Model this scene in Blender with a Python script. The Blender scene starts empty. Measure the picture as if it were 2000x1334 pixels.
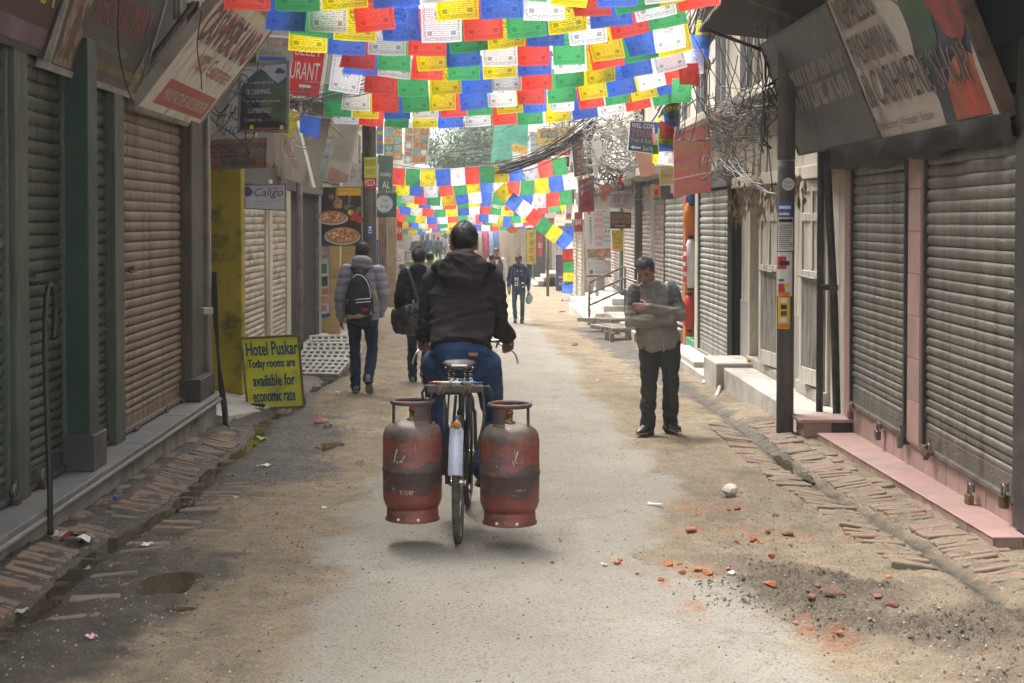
import bpy, bmesh, math, random
import numpy as np
from mathutils import Vector, Matrix, Quaternion, noise as mnoise
random.seed(7); np.random.seed(7)
S = bpy.context.scene
COL = S.collection
V = Vector
R = math.radians

# ------------------------------------------------------------------ camera
PITCH = R(1.6)
FPX = 2950.0
cd = bpy.data.cameras.new('camera'); cam = bpy.data.objects.new('camera', cd); COL.objects.link(cam)
cam.location = (0, 0, 1.6); cam.rotation_euler = (R(90) - PITCH, 0, 0)
cd.sensor_width = 36; cd.lens = FPX / 2000 * 36
cd.shift_x = 55 / 2000; cd.shift_y = -155 / 2000
cd.clip_start = .1; cd.clip_end = 900
S.camera = cam

# ------------------------------------------------------------------ world, sun, exposure
SUN_EL, SUN_AZ = R(58), R(-32)          # azimuth measured from +Y (down the street) towards +X
w = bpy.data.worlds.new('World'); S.world = w; w.use_nodes = True
nt = w.node_tree; nt.nodes.clear()
sky = nt.nodes.new('ShaderNodeTexSky'); sky.sky_type = 'NISHITA'; sky.sun_disc = False
sky.sun_elevation = SUN_EL; sky.sun_rotation = SUN_AZ; sky.air_density = 1.2; sky.dust_density = 6.0; sky.ozone_density = .6
hs = nt.nodes.new('ShaderNodeHueSaturation'); hs.inputs['Saturation'].default_value = .16; hs.inputs['Value'].default_value = 1.0
bg = nt.nodes.new('ShaderNodeBackground'); bg.inputs['Strength'].default_value = .15
wo = nt.nodes.new('ShaderNodeOutputWorld')
nt.links.new(sky.outputs[0], hs.inputs['Color']); nt.links.new(hs.outputs[0], bg.inputs[0]); nt.links.new(bg.outputs[0], wo.inputs[0])
sd = bpy.data.lights.new('sun', 'SUN'); sd.energy = .95; sd.angle = R(24); sd.color = (1, .96, .90)
sun = bpy.data.objects.new('sun', sd); COL.objects.link(sun)
_sd = V((math.sin(SUN_AZ) * math.cos(SUN_EL), math.cos(SUN_AZ) * math.cos(SUN_EL), math.sin(SUN_EL)))
sun.rotation_euler = _sd.to_track_quat('Z', 'Y').to_euler()
S.view_settings.view_transform = 'Standard'; S.view_settings.look = 'None'
S.view_settings.exposure = 2.0; S.view_settings.gamma = 1; S.view_settings.use_curve_mapping = False
S.cycles.max_bounces = 6; S.cycles.diffuse_bounces = 4; S.cycles.transparent_max_bounces = 12
S.cycles.volume_bounces = 1
S.cycles.use_denoising = True

# ------------------------------------------------------------------ where the terrain lies
def gz(Y):
    """height of the street: drops away from the camera, levels out past 40 m"""
    if Y < 36: return -.022 * Y
    if Y > 60: return -1.056
    t = (Y - 36) / 24
    return -.792 - .528 * (t - t * t / 2)

_cp, _sp = math.cos(PITCH), math.sin(PITCH)
def ray(px, py):
    a = (px - 945) / FPX; b = -(py - 512) / FPX
    return V((a, _cp + b * _sp, -_sp + b * _cp))
def P(px, py, Y):
    d = ray(px, py); return V((0, 0, 1.6)) + d * (Y / d.y)
def W(px, py, X):
    d = ray(px, py); return V((0, 0, 1.6)) + d * (X / d.x)
def G(px, py):
    d = ray(px, py); lo, hi = 2., 400.
    for _ in range(50):
        m = (lo + hi) / 2; z = 1.6 + d.z * m / d.y
        if z > gz(m): lo = m
        else: hi = m
    return V((d.x * lo / d.y, lo, gz(lo)))

# ------------------------------------------------------------------ materials
def lin(c):
    if isinstance(c, str):
        c = c.lstrip('#'); c = [int(c[i:i + 2], 16) / 255 for i in (0, 2, 4)]
        c = [x / 12.92 if x <= .04045 else ((x + .055) / 1.055) ** 2.4 for x in c]
    return (c[0], c[1], c[2], 1)
class N:
    """tiny node-tree writer"""
    def __init__(s, name):
        s.m = bpy.data.materials.new(name); s.m.use_nodes = True; s.t = s.m.node_tree; s.t.nodes.clear()
        s.out = s.n('OutputMaterial'); s.b = s.n('BsdfPrincipled'); s.l(s.b.outputs[0], s.out.inputs[0])
        s.tc = s.n('TexCoord'); s.oi = None
    def n(s, k, **kw):
        x = s.t.nodes.new('ShaderNode' + k)
        for a, v in kw.items(): setattr(x, a, v)
        return x
    def l(s, a, b): s.t.links.new(a, b)
    def coord(s, kind='Object', scale=(1, 1, 1), rnd=False, loc=(0, 0, 0)):
        mp = s.n('Mapping'); mp.inputs['Scale'].default_value = scale; mp.inputs['Location'].default_value = loc
        src = s.tc.outputs[kind] if kind != 'World' else s.n('NewGeometry').outputs['Position']
        if rnd:
            if not s.oi: s.oi = s.n('ObjectInfo')
            ad = s.n('VectorMath', operation='ADD'); mu = s.n('VectorMath', operation='SCALE')
            cb = s.n('CombineXYZ')
            for i in range(3): s.l(s.oi.outputs['Random'], cb.inputs[i])
            mu.inputs['Scale'].default_value = 37.
            s.l(cb.outputs[0], mu.inputs[0]); s.l(src, ad.inputs[0]); s.l(mu.outputs[0], ad.inputs[1]); src = ad.outputs[0]
        s.l(src, mp.inputs[0]); return mp.outputs[0]
    def noise(s, vec, scale, detail=4, rough=.6, dist=0):
        x = s.n('TexNoise'); x.inputs['Scale'].default_value = scale; x.inputs['Detail'].default_value = detail
        x.inputs['Roughness'].default_value = rough; x.inputs['Distortion'].default_value = dist
        s.l(vec, x.inputs['Vector']); return x.outputs['Fac']
    def ramp(s, f, a, b, lo=0., hi=1.):
        x = s.n('MapRange'); x.inputs['From Min'].default_value = a; x.inputs['From Max'].default_value = b
        x.inputs['To Min'].default_value = lo; x.inputs['To Max'].default_value = hi
        s.l(f, x.inputs['Value']); return x.outputs[0]
    def math(s, op, a, b=None):
        x = s.n('Math', operation=op)
        for i, v in enumerate((a, b)):
            if v is None: continue
            if isinstance(v, (int, float)): x.inputs[i].default_value = v
            else: s.l(v, x.inputs[i])
        return x.outputs[0]
    def mix(s, f, a, b, blend='MIX'):
        x = s.n('Mix', data_type='RGBA', blend_type=blend)
        for i, v in ((0, f), (6, a), (7, b)):
            if isinstance(v, (int, float)): x.inputs[i].default_value = v
            elif isinstance(v, (tuple, list, str)): x.inputs[i].default_value = lin(v)
            else: s.l(v, x.inputs[i])
        return x.outputs[2]
    def base(s, c):
        if isinstance(c, (tuple, list, str)): s.b.inputs['Base Color'].default_value = lin(c)
        else: s.l(c, s.b.inputs['Base Color'])
    def bump(s, h, strength=.3, dist=.01):
        x = s.n('Bump'); x.inputs['Strength'].default_value = strength; x.inputs['Distance'].default_value = dist
        s.l(h, x.inputs['Height']); s.l(x.outputs[0], s.b.inputs['Normal'])
    def set(s, **kw):
        for k, v in kw.items():
            i = s.b.inputs[k.replace('_', ' ')]
            if isinstance(v, (int, float)): i.default_value = v
            else: s.l(v, i)

_MC = {}
def M(col, rough=.7, var=.25, scale=6, dirt=None, damt=.5, dscale=3, metal=0., bump=.15, bscale=60, streak=False, name=None, fine=.15, spec=.5, rnd=True, pos=False):
    """weathered surface: base colour, blotches, a dirt / rust layer that runs in streaks, fine grain and relief"""
    key = (str(col), rough, var, scale, str(dirt), damt, dscale, metal, bump, bscale, streak, fine, spec, pos)
    if key in _MC: return _MC[key]
    n = N(name or 'surface'); c = lin(col)
    ck = 'World' if pos else 'Object'; rnd = rnd and not pos
    v = n.coord(ck, rnd=rnd)
    a = n.noise(v, scale, 5, .65); f = n.noise(v, scale * 14, 3, .7)
    lo = tuple(x * (1 - var) for x in c[:3]); hi = tuple(min(1, x * (1 + var)) for x in c[:3])
    out = n.mix(n.ramp(a, .3, .7), lo, hi)
    out = n.mix(n.ramp(f, .35, .65, 0, fine), out, tuple(x * .45 for x in c[:3]))
    if dirt:
        dv = n.coord(ck, (1, 1, .12) if streak else (1, 1, 1), rnd=rnd, loc=(3, 1, 7))
        d = n.noise(dv, dscale * (4 if streak else 1), 6, .7)
        out = n.mix(n.ramp(d, .62 - .3 * damt, .78 - .2 * damt), out, lin(dirt)[:3])
        n.set(Roughness=n.ramp(d, .3, .75, max(0, rough - .12), min(1, rough + .15)))
    else: n.set(Roughness=n.ramp(a, .3, .7, max(0, rough - .08), min(1, rough + .08)))
    n.base(out); n.set(Metallic=metal); n.b.inputs['Specular IOR Level'].default_value = spec
    if bump: n.bump(n.noise(v, bscale, 4, .7), bump, .006)
    _MC[key] = n.m; return n.m
def flat(col, rough=.6, spec=.4):
    return M(col, rough, .1, 9, None, bump=0, fine=.12, spec=spec)

# ------------------------------------------------------------------ mesh writer
class MB:
    def __init__(s): s.v = []; s.f = []; s.sm = []
    def add(s, vs, fs, smooth=False):
        o = len(s.v); s.v += [tuple(p) for p in vs]; s.f += [[i + o for i in f] for f in fs]; s.sm += [smooth] * len(fs); return s
    def box(s, a, b, jit=0):
        x0, y0, z0 = a; x1, y1, z1 = b
        vs = [(x, y, z) for z in (z0, z1) for (x, y) in ((x0, y0), (x1, y0), (x1, y1), (x0, y1))]
        if jit: vs = [tuple(c + random.uniform(-jit, jit) for c in p) for p in vs]
        return s.add(vs, [(3, 2, 1, 0), (4, 5, 6, 7), (0, 1, 5, 4), (1, 2, 6, 5), (2, 3, 7, 6), (3, 0, 4, 7)])
    def obox(s, c, ax, ay, az, hx, hy, hz):
        vs = [V(c) + ax * (hx * i) + ay * (hy * j) + az * (hz * k) for k in (-1, 1) for (i, j) in ((-1, -1), (1, -1), (1, 1), (-1, 1))]
        return s.add(vs, [(3, 2, 1, 0), (4, 5, 6, 7), (0, 1, 5, 4), (1, 2, 6, 5), (2, 3, 7, 6), (3, 0, 4, 7)])
    def beam(s, p, q, w, h, up=V((0, 0, 1))):
        p, q = V(p), V(q); d = (q - p); L = d.length; d.normalize()
        x = d.cross(up)
        if x.length < 1e-4: x = V((1, 0, 0))
        x.normalize(); z = x.cross(d)
        return s.obox((p + q) / 2, d, x, z, L / 2, w / 2, h / 2)
    def prism(s, poly, a, b):
        """poly: list of 3-D points of one cap; extruded by vector b-a"""
        d = V(b) - V(a); n = len(poly); vs = [V(p) for p in poly] + [V(p) + d for p in poly]
        return s.add(vs, [list(range(n))[::-1], list(range(n, 2 * n))] + [[i, (i + 1) % n, (i + 1) % n + n, i + n] for i in range(n)])
    def loft(s, pts, rad, n=12, side=None, cap=True, closed=False, smooth=True, cyc=1):
        """tube through pts with radius r or (a, b) at each; a lies along side"""
        pts = [V(p) for p in pts]; k = len(pts); rr = [(r, r) if isinstance(r, (int, float)) else r for r in (rad if isinstance(rad, (list, tuple)) and len(rad) == k else [rad] * k)]
        if cap == 'round':
            a, b = pts[0], pts[-1]; d0 = (pts[1] - a).normalized(); d1 = (b - pts[-2]).normalized(); m0 = min(rr[0]); m1 = min(rr[-1])
            st = [(.97, .2), (.75, .66), (.38, .92)]
            pre = [(a - d0 * m0 * e, (rr[0][0] * f, rr[0][1] * f)) for f, e in [(.38, .92), (.75, .66), (.97, .22)]]
            post = [(b + d1 * m1 * e, (rr[-1][0] * f, rr[-1][1] * f)) for f, e in [(.97, .22), (.75, .66), (.38, .92)]]
            pts = [p for p, _ in pre] + pts + [p for p, _ in post]; rr = [r for _, r in pre] + rr + [r for _, r in post]; k = len(pts)
        vs = []; pu = None
        for i in range(k):
            if closed: t = (pts[(i + 1) % k] - pts[i - 1])
            else: t = pts[min(i + 1, k - 1)] - pts[max(i - 1, 0)]
            t = t.normalized() if t.length > 1e-9 else V((0, 0, 1))
            if pu is None:
                u = V(side) if side else (V((0, 0, 1)) if abs(t.z) < .9 else V((1, 0, 0)))
            else: u = V(side) if side else pu
            u = u - t * u.dot(t)
            if u.length < 1e-5: u = t.orthogonal()
            u.normalize(); pu = u; w_ = t.cross(u)
            a, b = rr[i]
            for j in range(n):
                an = 2 * math.pi * j / n
                vs.append(pts[i] + u * (a * math.cos(an)) + w_ * (b * math.sin(an)))
        fs = []
        for i in range(k if closed else k - 1):
            i2 = (i + 1) % k
            for j in range(n): fs.append((i * n + j, i * n + (j + 1) % n, i2 * n + (j + 1) % n, i2 * n + j))
        if cap and not closed: fs += [list(range(n))[::-1], list(range((k - 1) * n, k * n))]
        return s.add(vs, fs, smooth)
    def cyl(s, p, q, r, n=12, r2=None): return s.loft([p, q], [r, r if r2 is None else r2], n)
    def lathe(s, c, prof, n=24, axis=V((0, 0, 1))):
        """prof: (radius, height) list"""
        q = V((0, 0, 1)).rotation_difference(axis); vs = []; k = len(prof); c = V(c)
        for r, h in prof:
            for j in range(n):
                a = 2 * math.pi * j / n; vs.append(c + q @ V((r * math.cos(a), r * math.sin(a), h)))
        fs = [(i * n + j, i * n + (j + 1) % n, (i + 1) * n + (j + 1) % n, (i + 1) * n + j) for i in range(k - 1) for j in range(n)]
        if prof[0][0] > 1e-6: fs.append(list(range(n))[::-1])
        if prof[-1][0] > 1e-6: fs.append(list(range((k - 1) * n, k * n)))
        return s.add(vs, fs, True)
    def ell(s, c, ax, ay, az, nu=16, nv=10):
        """ellipsoid with three semi-axis vectors"""
        c = V(c); vs = [c - az]; fs = []
        for i in range(1, nv):
            t = math.pi * i / nv
            for j in range(nu):
                p = 2 * math.pi * j / nu; vs.append(c + ax * (math.sin(t) * math.cos(p)) + ay * (math.sin(t) * math.sin(p)) - az * math.cos(t))
        vs.append(c + az)
        for j in range(nu): fs.append((0, 1 + (j + 1) % nu, 1 + j))
        for i in range(nv - 2):
            for j in range(nu): fs.append((1 + i * nu + j, 1 + i * nu + (j + 1) % nu, 1 + (i + 1) * nu + (j + 1) % nu, 1 + (i + 1) * nu + j))
        b = 1 + (nv - 2) * nu
        for j in range(nu): fs.append((b + j, b + (j + 1) % nu, len(vs) - 1))
        return s.add(vs, fs, True)
    def sph(s, c, r, nu=12, nv=8): return s.ell(c, V((r, 0, 0)), V((0, r, 0)), V((0, 0, r)), nu, nv)
    def mesh(s, name, bevel=0, seg=1):
        me = bpy.data.meshes.new(name); me.from_pydata(s.v, [], s.f)
        me.polygons.foreach_set('use_smooth', s.sm)
        if bevel:
            b = bmesh.new(); b.from_mesh(me)
            es = [e for e in b.edges if len(e.link_faces) == 2 and e.calc_face_angle(0) > .6]
            bmesh.ops.bevel(b, geom=es, offset=bevel, segments=seg, affect='EDGES', profile=.5, clamp_overlap=True); b.to_mesh(me); b.free()
        me.update(); return me

MW = {}                                   # object name -> its world matrix (roots)
def tag(o, label=None, cat=None, group=None, kind=None):
    if label: o['label'] = label
    if cat: o['category'] = cat
    if group: o['group'] = group
    if kind: o['kind'] = kind
    return o
def thing(name, label, cat, loc=(0, 0, 0), rz=0, group=None):
    o = bpy.data.objects.new(name, None); COL.objects.link(o); o.empty_display_size = .1
    o.location = loc; o.rotation_euler = (0, 0, rz)
    MW[o.name] = Matrix.Translation(V(loc)) @ Matrix.Rotation(rz, 4, 'Z')
    return tag(o, label, cat, group)
def ob(name, mb, mat, parent=None, world=True, bevel=0, seg=1, loc=None):
    """link one mesh object; with a parent the mesh is given in world space unless world=False"""
    me = mb if isinstance(mb, bpy.types.Mesh) else mb.mesh(name, bevel, seg)
    if mat and not me.materials: me.materials.append(mat)
    o = bpy.data.objects.new(name, me); COL.objects.link(o)
    if parent:
        o.parent = parent
        if world and parent.name in MW: me.transform(MW[parent.name].inverted())
    if loc is not None: o.location = loc
    MW.setdefault(o.name, MW.get(parent.name, Matrix()) if parent else Matrix())
    return o
def solo(name, mb, mat, label, cat, group=None, bevel=0, kind=None, seg=1):
    """a top-level thing of one mesh, its origin moved to the middle of its base"""
    me = mb if isinstance(mb, bpy.types.Mesh) else mb.mesh(name, bevel, seg)
    if mat and not me.materials: me.materials.append(mat)
    co = np.empty(len(me.vertices) * 3, 'f'); me.vertices.foreach_get('co', co); co = co.reshape(-1, 3)
    c = V(((co[:, 0].min() + co[:, 0].max()) / 2, (co[:, 1].min() + co[:, 1].max()) / 2, co[:, 2].min()))
    me.transform(Matrix.Translation(-c)); o = bpy.data.objects.new(name, me); COL.objects.link(o); o.location = c
    MW[o.name] = Matrix.Translation(c)
    return tag(o, label, cat, group, kind)
def inst(src, parent, loc, rot=(0, 0, 0), name=None):
    c = src.copy(); COL.objects.link(c); c.parent = parent; c.location = loc; c.rotation_euler = rot; MW[c.name] = Matrix(); return c
def curves(name, paths, r, mat, parent=None, res=1):
    """thin round cables as one mesh"""
    mb = MB()
    for p in paths: mb.loft(p, r, 5 if r > .006 else 4, cap=True)
    return ob(name, mb, mat, parent)
def sag(a, b, s, n=10, jit=0):
    a, b = V(a), V(b); out = []
    for i in range(n + 1):
        t = i / n; p = a.lerp(b, t); p.z -= s * 4 * t * (1 - t)
        if jit and 0 < i < n: p += V([random.uniform(-jit, jit) for _ in range(3)])
        out.append(p)
    return out
def smoothpath(p, n=6):
    p = [V(q) for q in p]; out = []
    for i in range(len(p) - 1):
        p0 = p[max(i - 1, 0)]; p1 = p[i]; p2 = p[i + 1]; p3 = p[min(i + 2, len(p) - 1)]
        for j in range(n):
            t = j / n
            out.append(.5 * ((2 * p1) + (p2 - p0) * t + (2 * p0 - 5 * p1 + 4 * p2 - p3) * t * t + (3 * p1 - p0 - 3 * p2 + p3) * t ** 3))
    out.append(p[-1]); return out

# ------------------------------------------------------------------ lettering
_TC = {}
def text_mesh(s, shear=0):
    """flat glyph mesh, unit box: x 0..w, y 0..h (caller scales)"""
    k = (s, shear)
    if k not in _TC:
        c = bpy.data.curves.new('lettering', 'FONT'); c.body = s; c.resolution_u = 2; c.shear = shear
        o = bpy.data.objects.new('lettering', c); COL.objects.link(o)
        dg = bpy.context.evaluated_depsgraph_get(); dg.update()
        me = bpy.data.meshes.new_from_object(o.evaluated_get(dg))
        co = np.empty(len(me.vertices) * 3, 'f'); me.vertices.foreach_get('co', co)
        fs = [list(p.vertices) for p in me.polygons]
        bpy.data.objects.remove(o); bpy.data.curves.remove(c); bpy.data.meshes.remove(me)
        _TC[k] = (co.reshape(-1, 3)[:, :2].copy(), fs)
    return _TC[k]
class Panel:
    """a four-cornered board in space (lower-left o, lower-right, upper-right, upper-left); n points to the viewer's side"""
    def __init__(s, o, x, y, tr=None):
        s.o = V(o); s.x = V(x); s.y = V(y); s.k = (V(tr) - s.o - s.x - s.y) if tr is not None else V((0, 0, 0))
        s.n = (s.x + s.k * .5).cross(s.y + s.k * .5).normalized(); s.w = (s.x + s.k * .5).length; s.h = (s.y + s.k * .5).length
    @staticmethod
    def quad(tl, tr, br, bl):
        tl, tr, br, bl = map(V, (tl, tr, br, bl)); return Panel(bl, br - bl, tl - bl, tr)
    def pt(s, u, v, lift=0): return s.o + s.x * u + s.y * v + s.k * (u * v) + s.n * lift
    def rect(s, mb, u0, v0, u1, v1, lift): mb.add([s.pt(u0, v0, lift), s.pt(u1, v0, lift), s.pt(u1, v1, lift), s.pt(u0, v1, lift)], [(0, 1, 2, 3)]); return mb
    def poly(s, mb, pts, lift): mb.add([s.pt(u, v, lift) for u, v in pts], [list(range(len(pts)))]); return mb
    def disc(s, mb, u, v, r, lift, n=20, ry=None):
        """r in metres"""
        ry = ry or r; return s.poly(mb, [(u + r / s.w * math.cos(2 * math.pi * i / n), v + ry / s.h * math.sin(2 * math.pi * i / n)) for i in range(n)], lift)
    def text(s, mb, t, u0, v0, u1, v1, lift, shear=0, keep=False):
        co, fs = text_mesh(t, shear)
        if len(co) == 0: return mb
        a = co.min(0); b = co.max(0); d = np.maximum(b - a, 1e-6)
        su, sv = (u1 - u0) / d[0], (v1 - v0) / d[1]
        uu = (u0 + (co[:, 0] - a[0]) * su)[:, None]; vv = (v0 + (co[:, 1] - a[1]) * sv)[:, None]
        o, x, y, k = (np.array(q) for q in (s.o + s.n * lift, s.x, s.y, s.k))
        mb.add((o + uu * x + vv * y + uu * vv * k).tolist(), fs); return mb
    def slab(s, mb, th, m=0):
        q = [s.pt(0, 0), s.pt(1, 0), s.pt(1, 1), s.pt(0, 1)]; vs = [p - s.n * th for p in q] + q
        return mb.add(vs, [(3, 2, 1, 0), (4, 5, 6, 7), (0, 1, 5, 4), (1, 2, 6, 5), (2, 3, 7, 6), (3, 0, 4, 7)])
def sign(name, label, pn, face, th=.03, frame=None, fw=.02, texts=(), shapes=(), back=None, cat='sign', group=None):
    """a sign: board, optional frame of four bars, flat print and lettering as children.
    texts: (string, u0, v0, u1, v1, material[, shear]); shapes: (function(mb, panel, lift), material[, part name])"""
    base = pn.pt(.5, 0)
    t = thing(name, label, cat, base, 0, group)
    ob('board', pn.slab(MB(), th), back or face, t, bevel=.002)
    lift = .003
    f = MB(); pn.rect(f, .004, .004, .996, .996, lift); ob('face', f, face, t)
    for sh in shapes:
        lift += .0015; m_ = MB(); sh[0](m_, pn, lift); ob(sh[2] if len(sh) > 2 else 'print', m_, sh[1], t)
    lift += .002
    for tx in texts:
        m_ = MB(); pn.text(m_, tx[0], tx[1], tx[2], tx[3], tx[4], lift, tx[6] if len(tx) > 6 else 0); ob('lettering', m_, tx[5], t)
    if frame:
        x, y, n_ = pn.x.normalized(), pn.y.normalized(), pn.n
        for (a, b) in (((0, 0), (1, 0)), ((0, 1), (1, 1)), ((0, 0), (0, 1)), ((1, 0), (1, 1))):
            m_ = MB(); p, q = pn.pt(*a), pn.pt(*b); d = (q - p).normalized(); e = .5 * fw if a[1] == b[1] else -.5 * fw
            m_.beam(p - d * e - n_ * (th / 2 - .004), q + d * e - n_ * (th / 2 - .004), fw, th + .016, up=n_)
            ob('frame_bar', m_, frame, t)
    return t
def px_panel(c4, Y):
    """sign that faces the camera at distance Y: pixel corners tl, tr, br, bl"""
    return Panel.quad(*[P(x, y, Y) for x, y in c4])
# ================================================================== GROUND
_rs = np.random.RandomState(3)
_perm = _rs.permutation(4096); _ga = _rs.rand(4096) * 2 * np.pi
def pn2(x, y, seed=0):
    """gradient noise, numpy arrays, about -0.7..0.7"""
    xi = np.floor(x).astype(int); yi = np.floor(y).astype(int); xf = x - xi; yf = y - yi
    u = xf * xf * xf * (xf * (xf * 6 - 15) + 10); v = yf * yf * yf * (yf * (yf * 6 - 15) + 10)
    def g(ix, iy, dx, dy):
        a = _ga[_perm[(ix + seed * 131 + _perm[(iy + seed * 57) & 4095]) & 4095]]; return np.cos(a) * dx + np.sin(a) * dy
    n00 = g(xi, yi, xf, yf); n10 = g(xi + 1, yi, xf - 1, yf); n01 = g(xi, yi + 1, xf, yf - 1); n11 = g(xi + 1, yi + 1, xf - 1, yf - 1)
    return (n00 * (1 - u) + n10 * u) * (1 - v) + (n01 * (1 - u) + n11 * u) * v
def fbm(x, y, f, o=4, seed=0, gain=.5):
    s = 0; a = 1
    for i in range(o): s = s + a * pn2(x * f, y * f, seed + i); a *= gain; f *= 2.03
    return s
def sdist(px, py, poly):
    """signed distance to polygon, positive inside"""
    d = np.full(px.shape, 1e9); ins = np.zeros(px.shape, bool); n = len(poly)
    for i in range(n):
        ax, ay = poly[i]; bx, by = poly[(i + 1) % n]; ex, ey = bx - ax, by - ay
        t = np.clip(((px - ax) * ex + (py - ay) * ey) / (ex * ex + ey * ey + 1e-12), 0, 1)
        d = np.minimum(d, np.hypot(px - ax - t * ex, py - ay - t * ey))
        c = ((ay > py) != (by > py)) & (px < (bx - ax) * (py - ay) / (by - ay + 1e-12) + ax); ins ^= c
    return np.where(ins, d, -d)
def gpoly(pts): return [tuple(G(x, y)[:2]) for x, y in pts]
def sstep(a, b, x): t = np.clip((x - a) / (b - a), 0, 1); return t * t * (3 - 2 * t)
gzv = np.vectorize(gz)

ASPH = gpoly([(880, 600), (840, 690), (800, 790), (770, 870), (725, 950), (660, 1010), (645, 1060), (620, 1170), (575, 1270), (545, 1334)]) + [(-1.2, 4), (2.6, 4)] + \
       gpoly([(1700, 1334), (1570, 1262), (1490, 1195), (1420, 1150), (1330, 1112), (1240, 1090), (1300, 1062), (1325, 1000), (1290, 930), (1225, 865), (1160, 790), (1125, 715), (1050, 640), (1010, 600)])
WETL = [(-2.9, 4), (-2.0, 4)] + gpoly([(90, 1334), (250, 1262), (330, 1205), (440, 1150), (470, 1090), (360, 1070), (365, 1025), (480, 965), (600, 925), (690, 905), (655, 860), (640, 800), (590, 760), (600, 720), (560, 700)]) + [(-2.9, 25)]
PILE = gpoly([(1400, 1150), (1480, 1105), (1620, 1120), (1760, 1150), (1790, 1200), (1720, 1240), (1560, 1225), (1450, 1190)])
PILE2 = gpoly([(1690, 1210), (1850, 1190), (2000, 1190), (2080, 1330), (1960, 1334), (1820, 1290)])
SAND = gpoly([(1180, 900), (1330, 880), (1500, 900), (1640, 1000), (1800, 1100), (2050, 1180), (2050, 1400), (1760, 1334), (1560, 1240), (1430, 1150), (1340, 1110), (1320, 1000)])
RWET = gpoly([(1110, 640), (1200, 640), (1330, 730), (1430, 800), (1560, 880), (1620, 950), (1590, 960), (1490, 880), (1370, 800), (1250, 730)])
PUDS = [(G(332, 1142), .12, .065), (G(348, 1184), .09, .03), (G(640, 872), .13, .09)]
DUST = [(1350, 1043, .10), (1310, 1105, .12), (1380, 1120, .16), (1300, 1145, .1), (1365, 1198, .14), (1480, 1060, .1), (1655, 1050, .13), (1570, 1235, .12), (1640, 1250, .14), (1350, 995, .16),
        (1420, 1000, .2), (1210, 1105, .1), (1540, 1050, .16), (1250, 1130, .06), (1200, 1215, .06), (1450, 1040, .2)]
def ch_l(Y): return -2.03 + .05 * np.sin(Y * .7) + .03 * np.sin(Y * 2.1)
def ch_r(Y): return 2.36 + .04 * np.sin(Y * .9 + 1)

def heights(X, Y):
    h = gzv(Y)
    wob = fbm(X, Y, 1.3, 4, 11)
    a = sstep(-.14, .16, sdist(X, Y, ASPH) + .24 * wob + .05 * fbm(X, Y, 9, 3, 13))
    wet = sstep(-.25, .15, sdist(X, Y, WETL) + .35 * wob)
    pile = np.maximum(sstep(-.25, .22, sdist(X, Y, PILE) + .5 * wob), sstep(-.25, .25, sdist(X, Y, PILE2) + .5 * wob))
    sand = sstep(-.25, .25, sdist(X, Y, SAND) + .3 * wob)
    near = sstep(42, 22, Y)
    h = h + near * ((1 - a) * (.030 * fbm(X, Y, 1.1, 3, 1) + .024 * fbm(X, Y, 4.5, 4, 2) + .014 * np.abs(fbm(X, Y, 17, 3, 5))) + a * (.008 * fbm(X, Y, .8, 3, 3) + .003 * fbm(X, Y, 14, 3, 4)) + .016 * a)
    h = h + near * pile * (.010 + .055 * np.abs(fbm(X, Y, 5, 5, 21, .62)) + .02 * np.abs(fbm(X, Y, 23, 3, 22)))
    h = h + near * sand * (1 - a) * (.034 * np.abs(fbm(X, Y, 7, 4, 24)) + .018 * np.abs(fbm(X, Y, 22, 2, 26)))
    # gutters: a channel and a brick apron that rises to the plinths
    dl = X - ch_l(Y); h = h - near * .055 * np.exp(-(dl / .085) ** 2) + near * .035 * sstep(-.05, -.5, dl)
    dr = X - ch_r(Y); rr = sstep(19, 15, Y); h = h - near * rr * .045 * np.exp(-(dr / .08) ** 2) + near * rr * .012 * sstep(.03, .5, dr)
    for c, rx, ry in PUDS:
        q = np.hypot((X - c.x) / rx, (Y - c.y) / (ry * 3)) + .35 * wob; h = h - .026 * sstep(1.35, .35, q)
    return h, a, wet, pile, sand
def hg(x, y):
    h = heights(np.array([float(x)]), np.array([float(y)]))[0]; return float(h[0])

xs = np.concatenate([[-260, -120, -50, -20, -8, -5, -4.2], np.linspace(-3.4, 3.6, 351), [4.4, 5, 8, 20, 50, 120, 260]])
ys = np.concatenate([[-30, -10, 0, 2], np.geomspace(4.4, 42, 640), np.geomspace(43, 480, 40)])
XX, YY = np.meshgrid(xs, ys); H, mA, mW, mP, mS = heights(XX.ravel(), YY.ravel())
nx, ny = len(xs), len(ys); vv = np.stack([XX.ravel(), YY.ravel(), H], 1)
me = bpy.data.meshes.new('ground'); me.vertices.add(nx * ny); me.vertices.foreach_set('co', vv.ravel().astype('f'))
ii = (np.arange(ny - 1)[:, None] * nx + np.arange(nx - 1)[None, :]).ravel(); quads = np.stack([ii, ii + 1, ii + nx + 1, ii + nx], 1)
me.loops.add(quads.size); me.loops.foreach_set('vertex_index', quads.ravel().astype('i'))
me.polygons.add(len(quads)); me.polygons.foreach_set('loop_start', (np.arange(len(quads)) * 4).astype('i'))
me.polygons.foreach_set('use_smooth', np.ones(len(quads), bool)); me.update(calc_edges=True)
fx, fy = XX.ravel(), YY.ravel()
dust = np.zeros(nx * ny)
for x, y, r in DUST:
    g = G(x, y); q = np.hypot((fx - g.x) / (r * .8), (fy - g.y) / (r * 1.5)) + 1.3 * fbm(fx, fy, 9, 4, 31); dust = np.maximum(dust, sstep(1., .25, q) * .9)
rw = sstep(-.1, .15, sdist(fx, fy, RWET) + .25 * fbm(fx, fy, 2, 4, 41))
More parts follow.
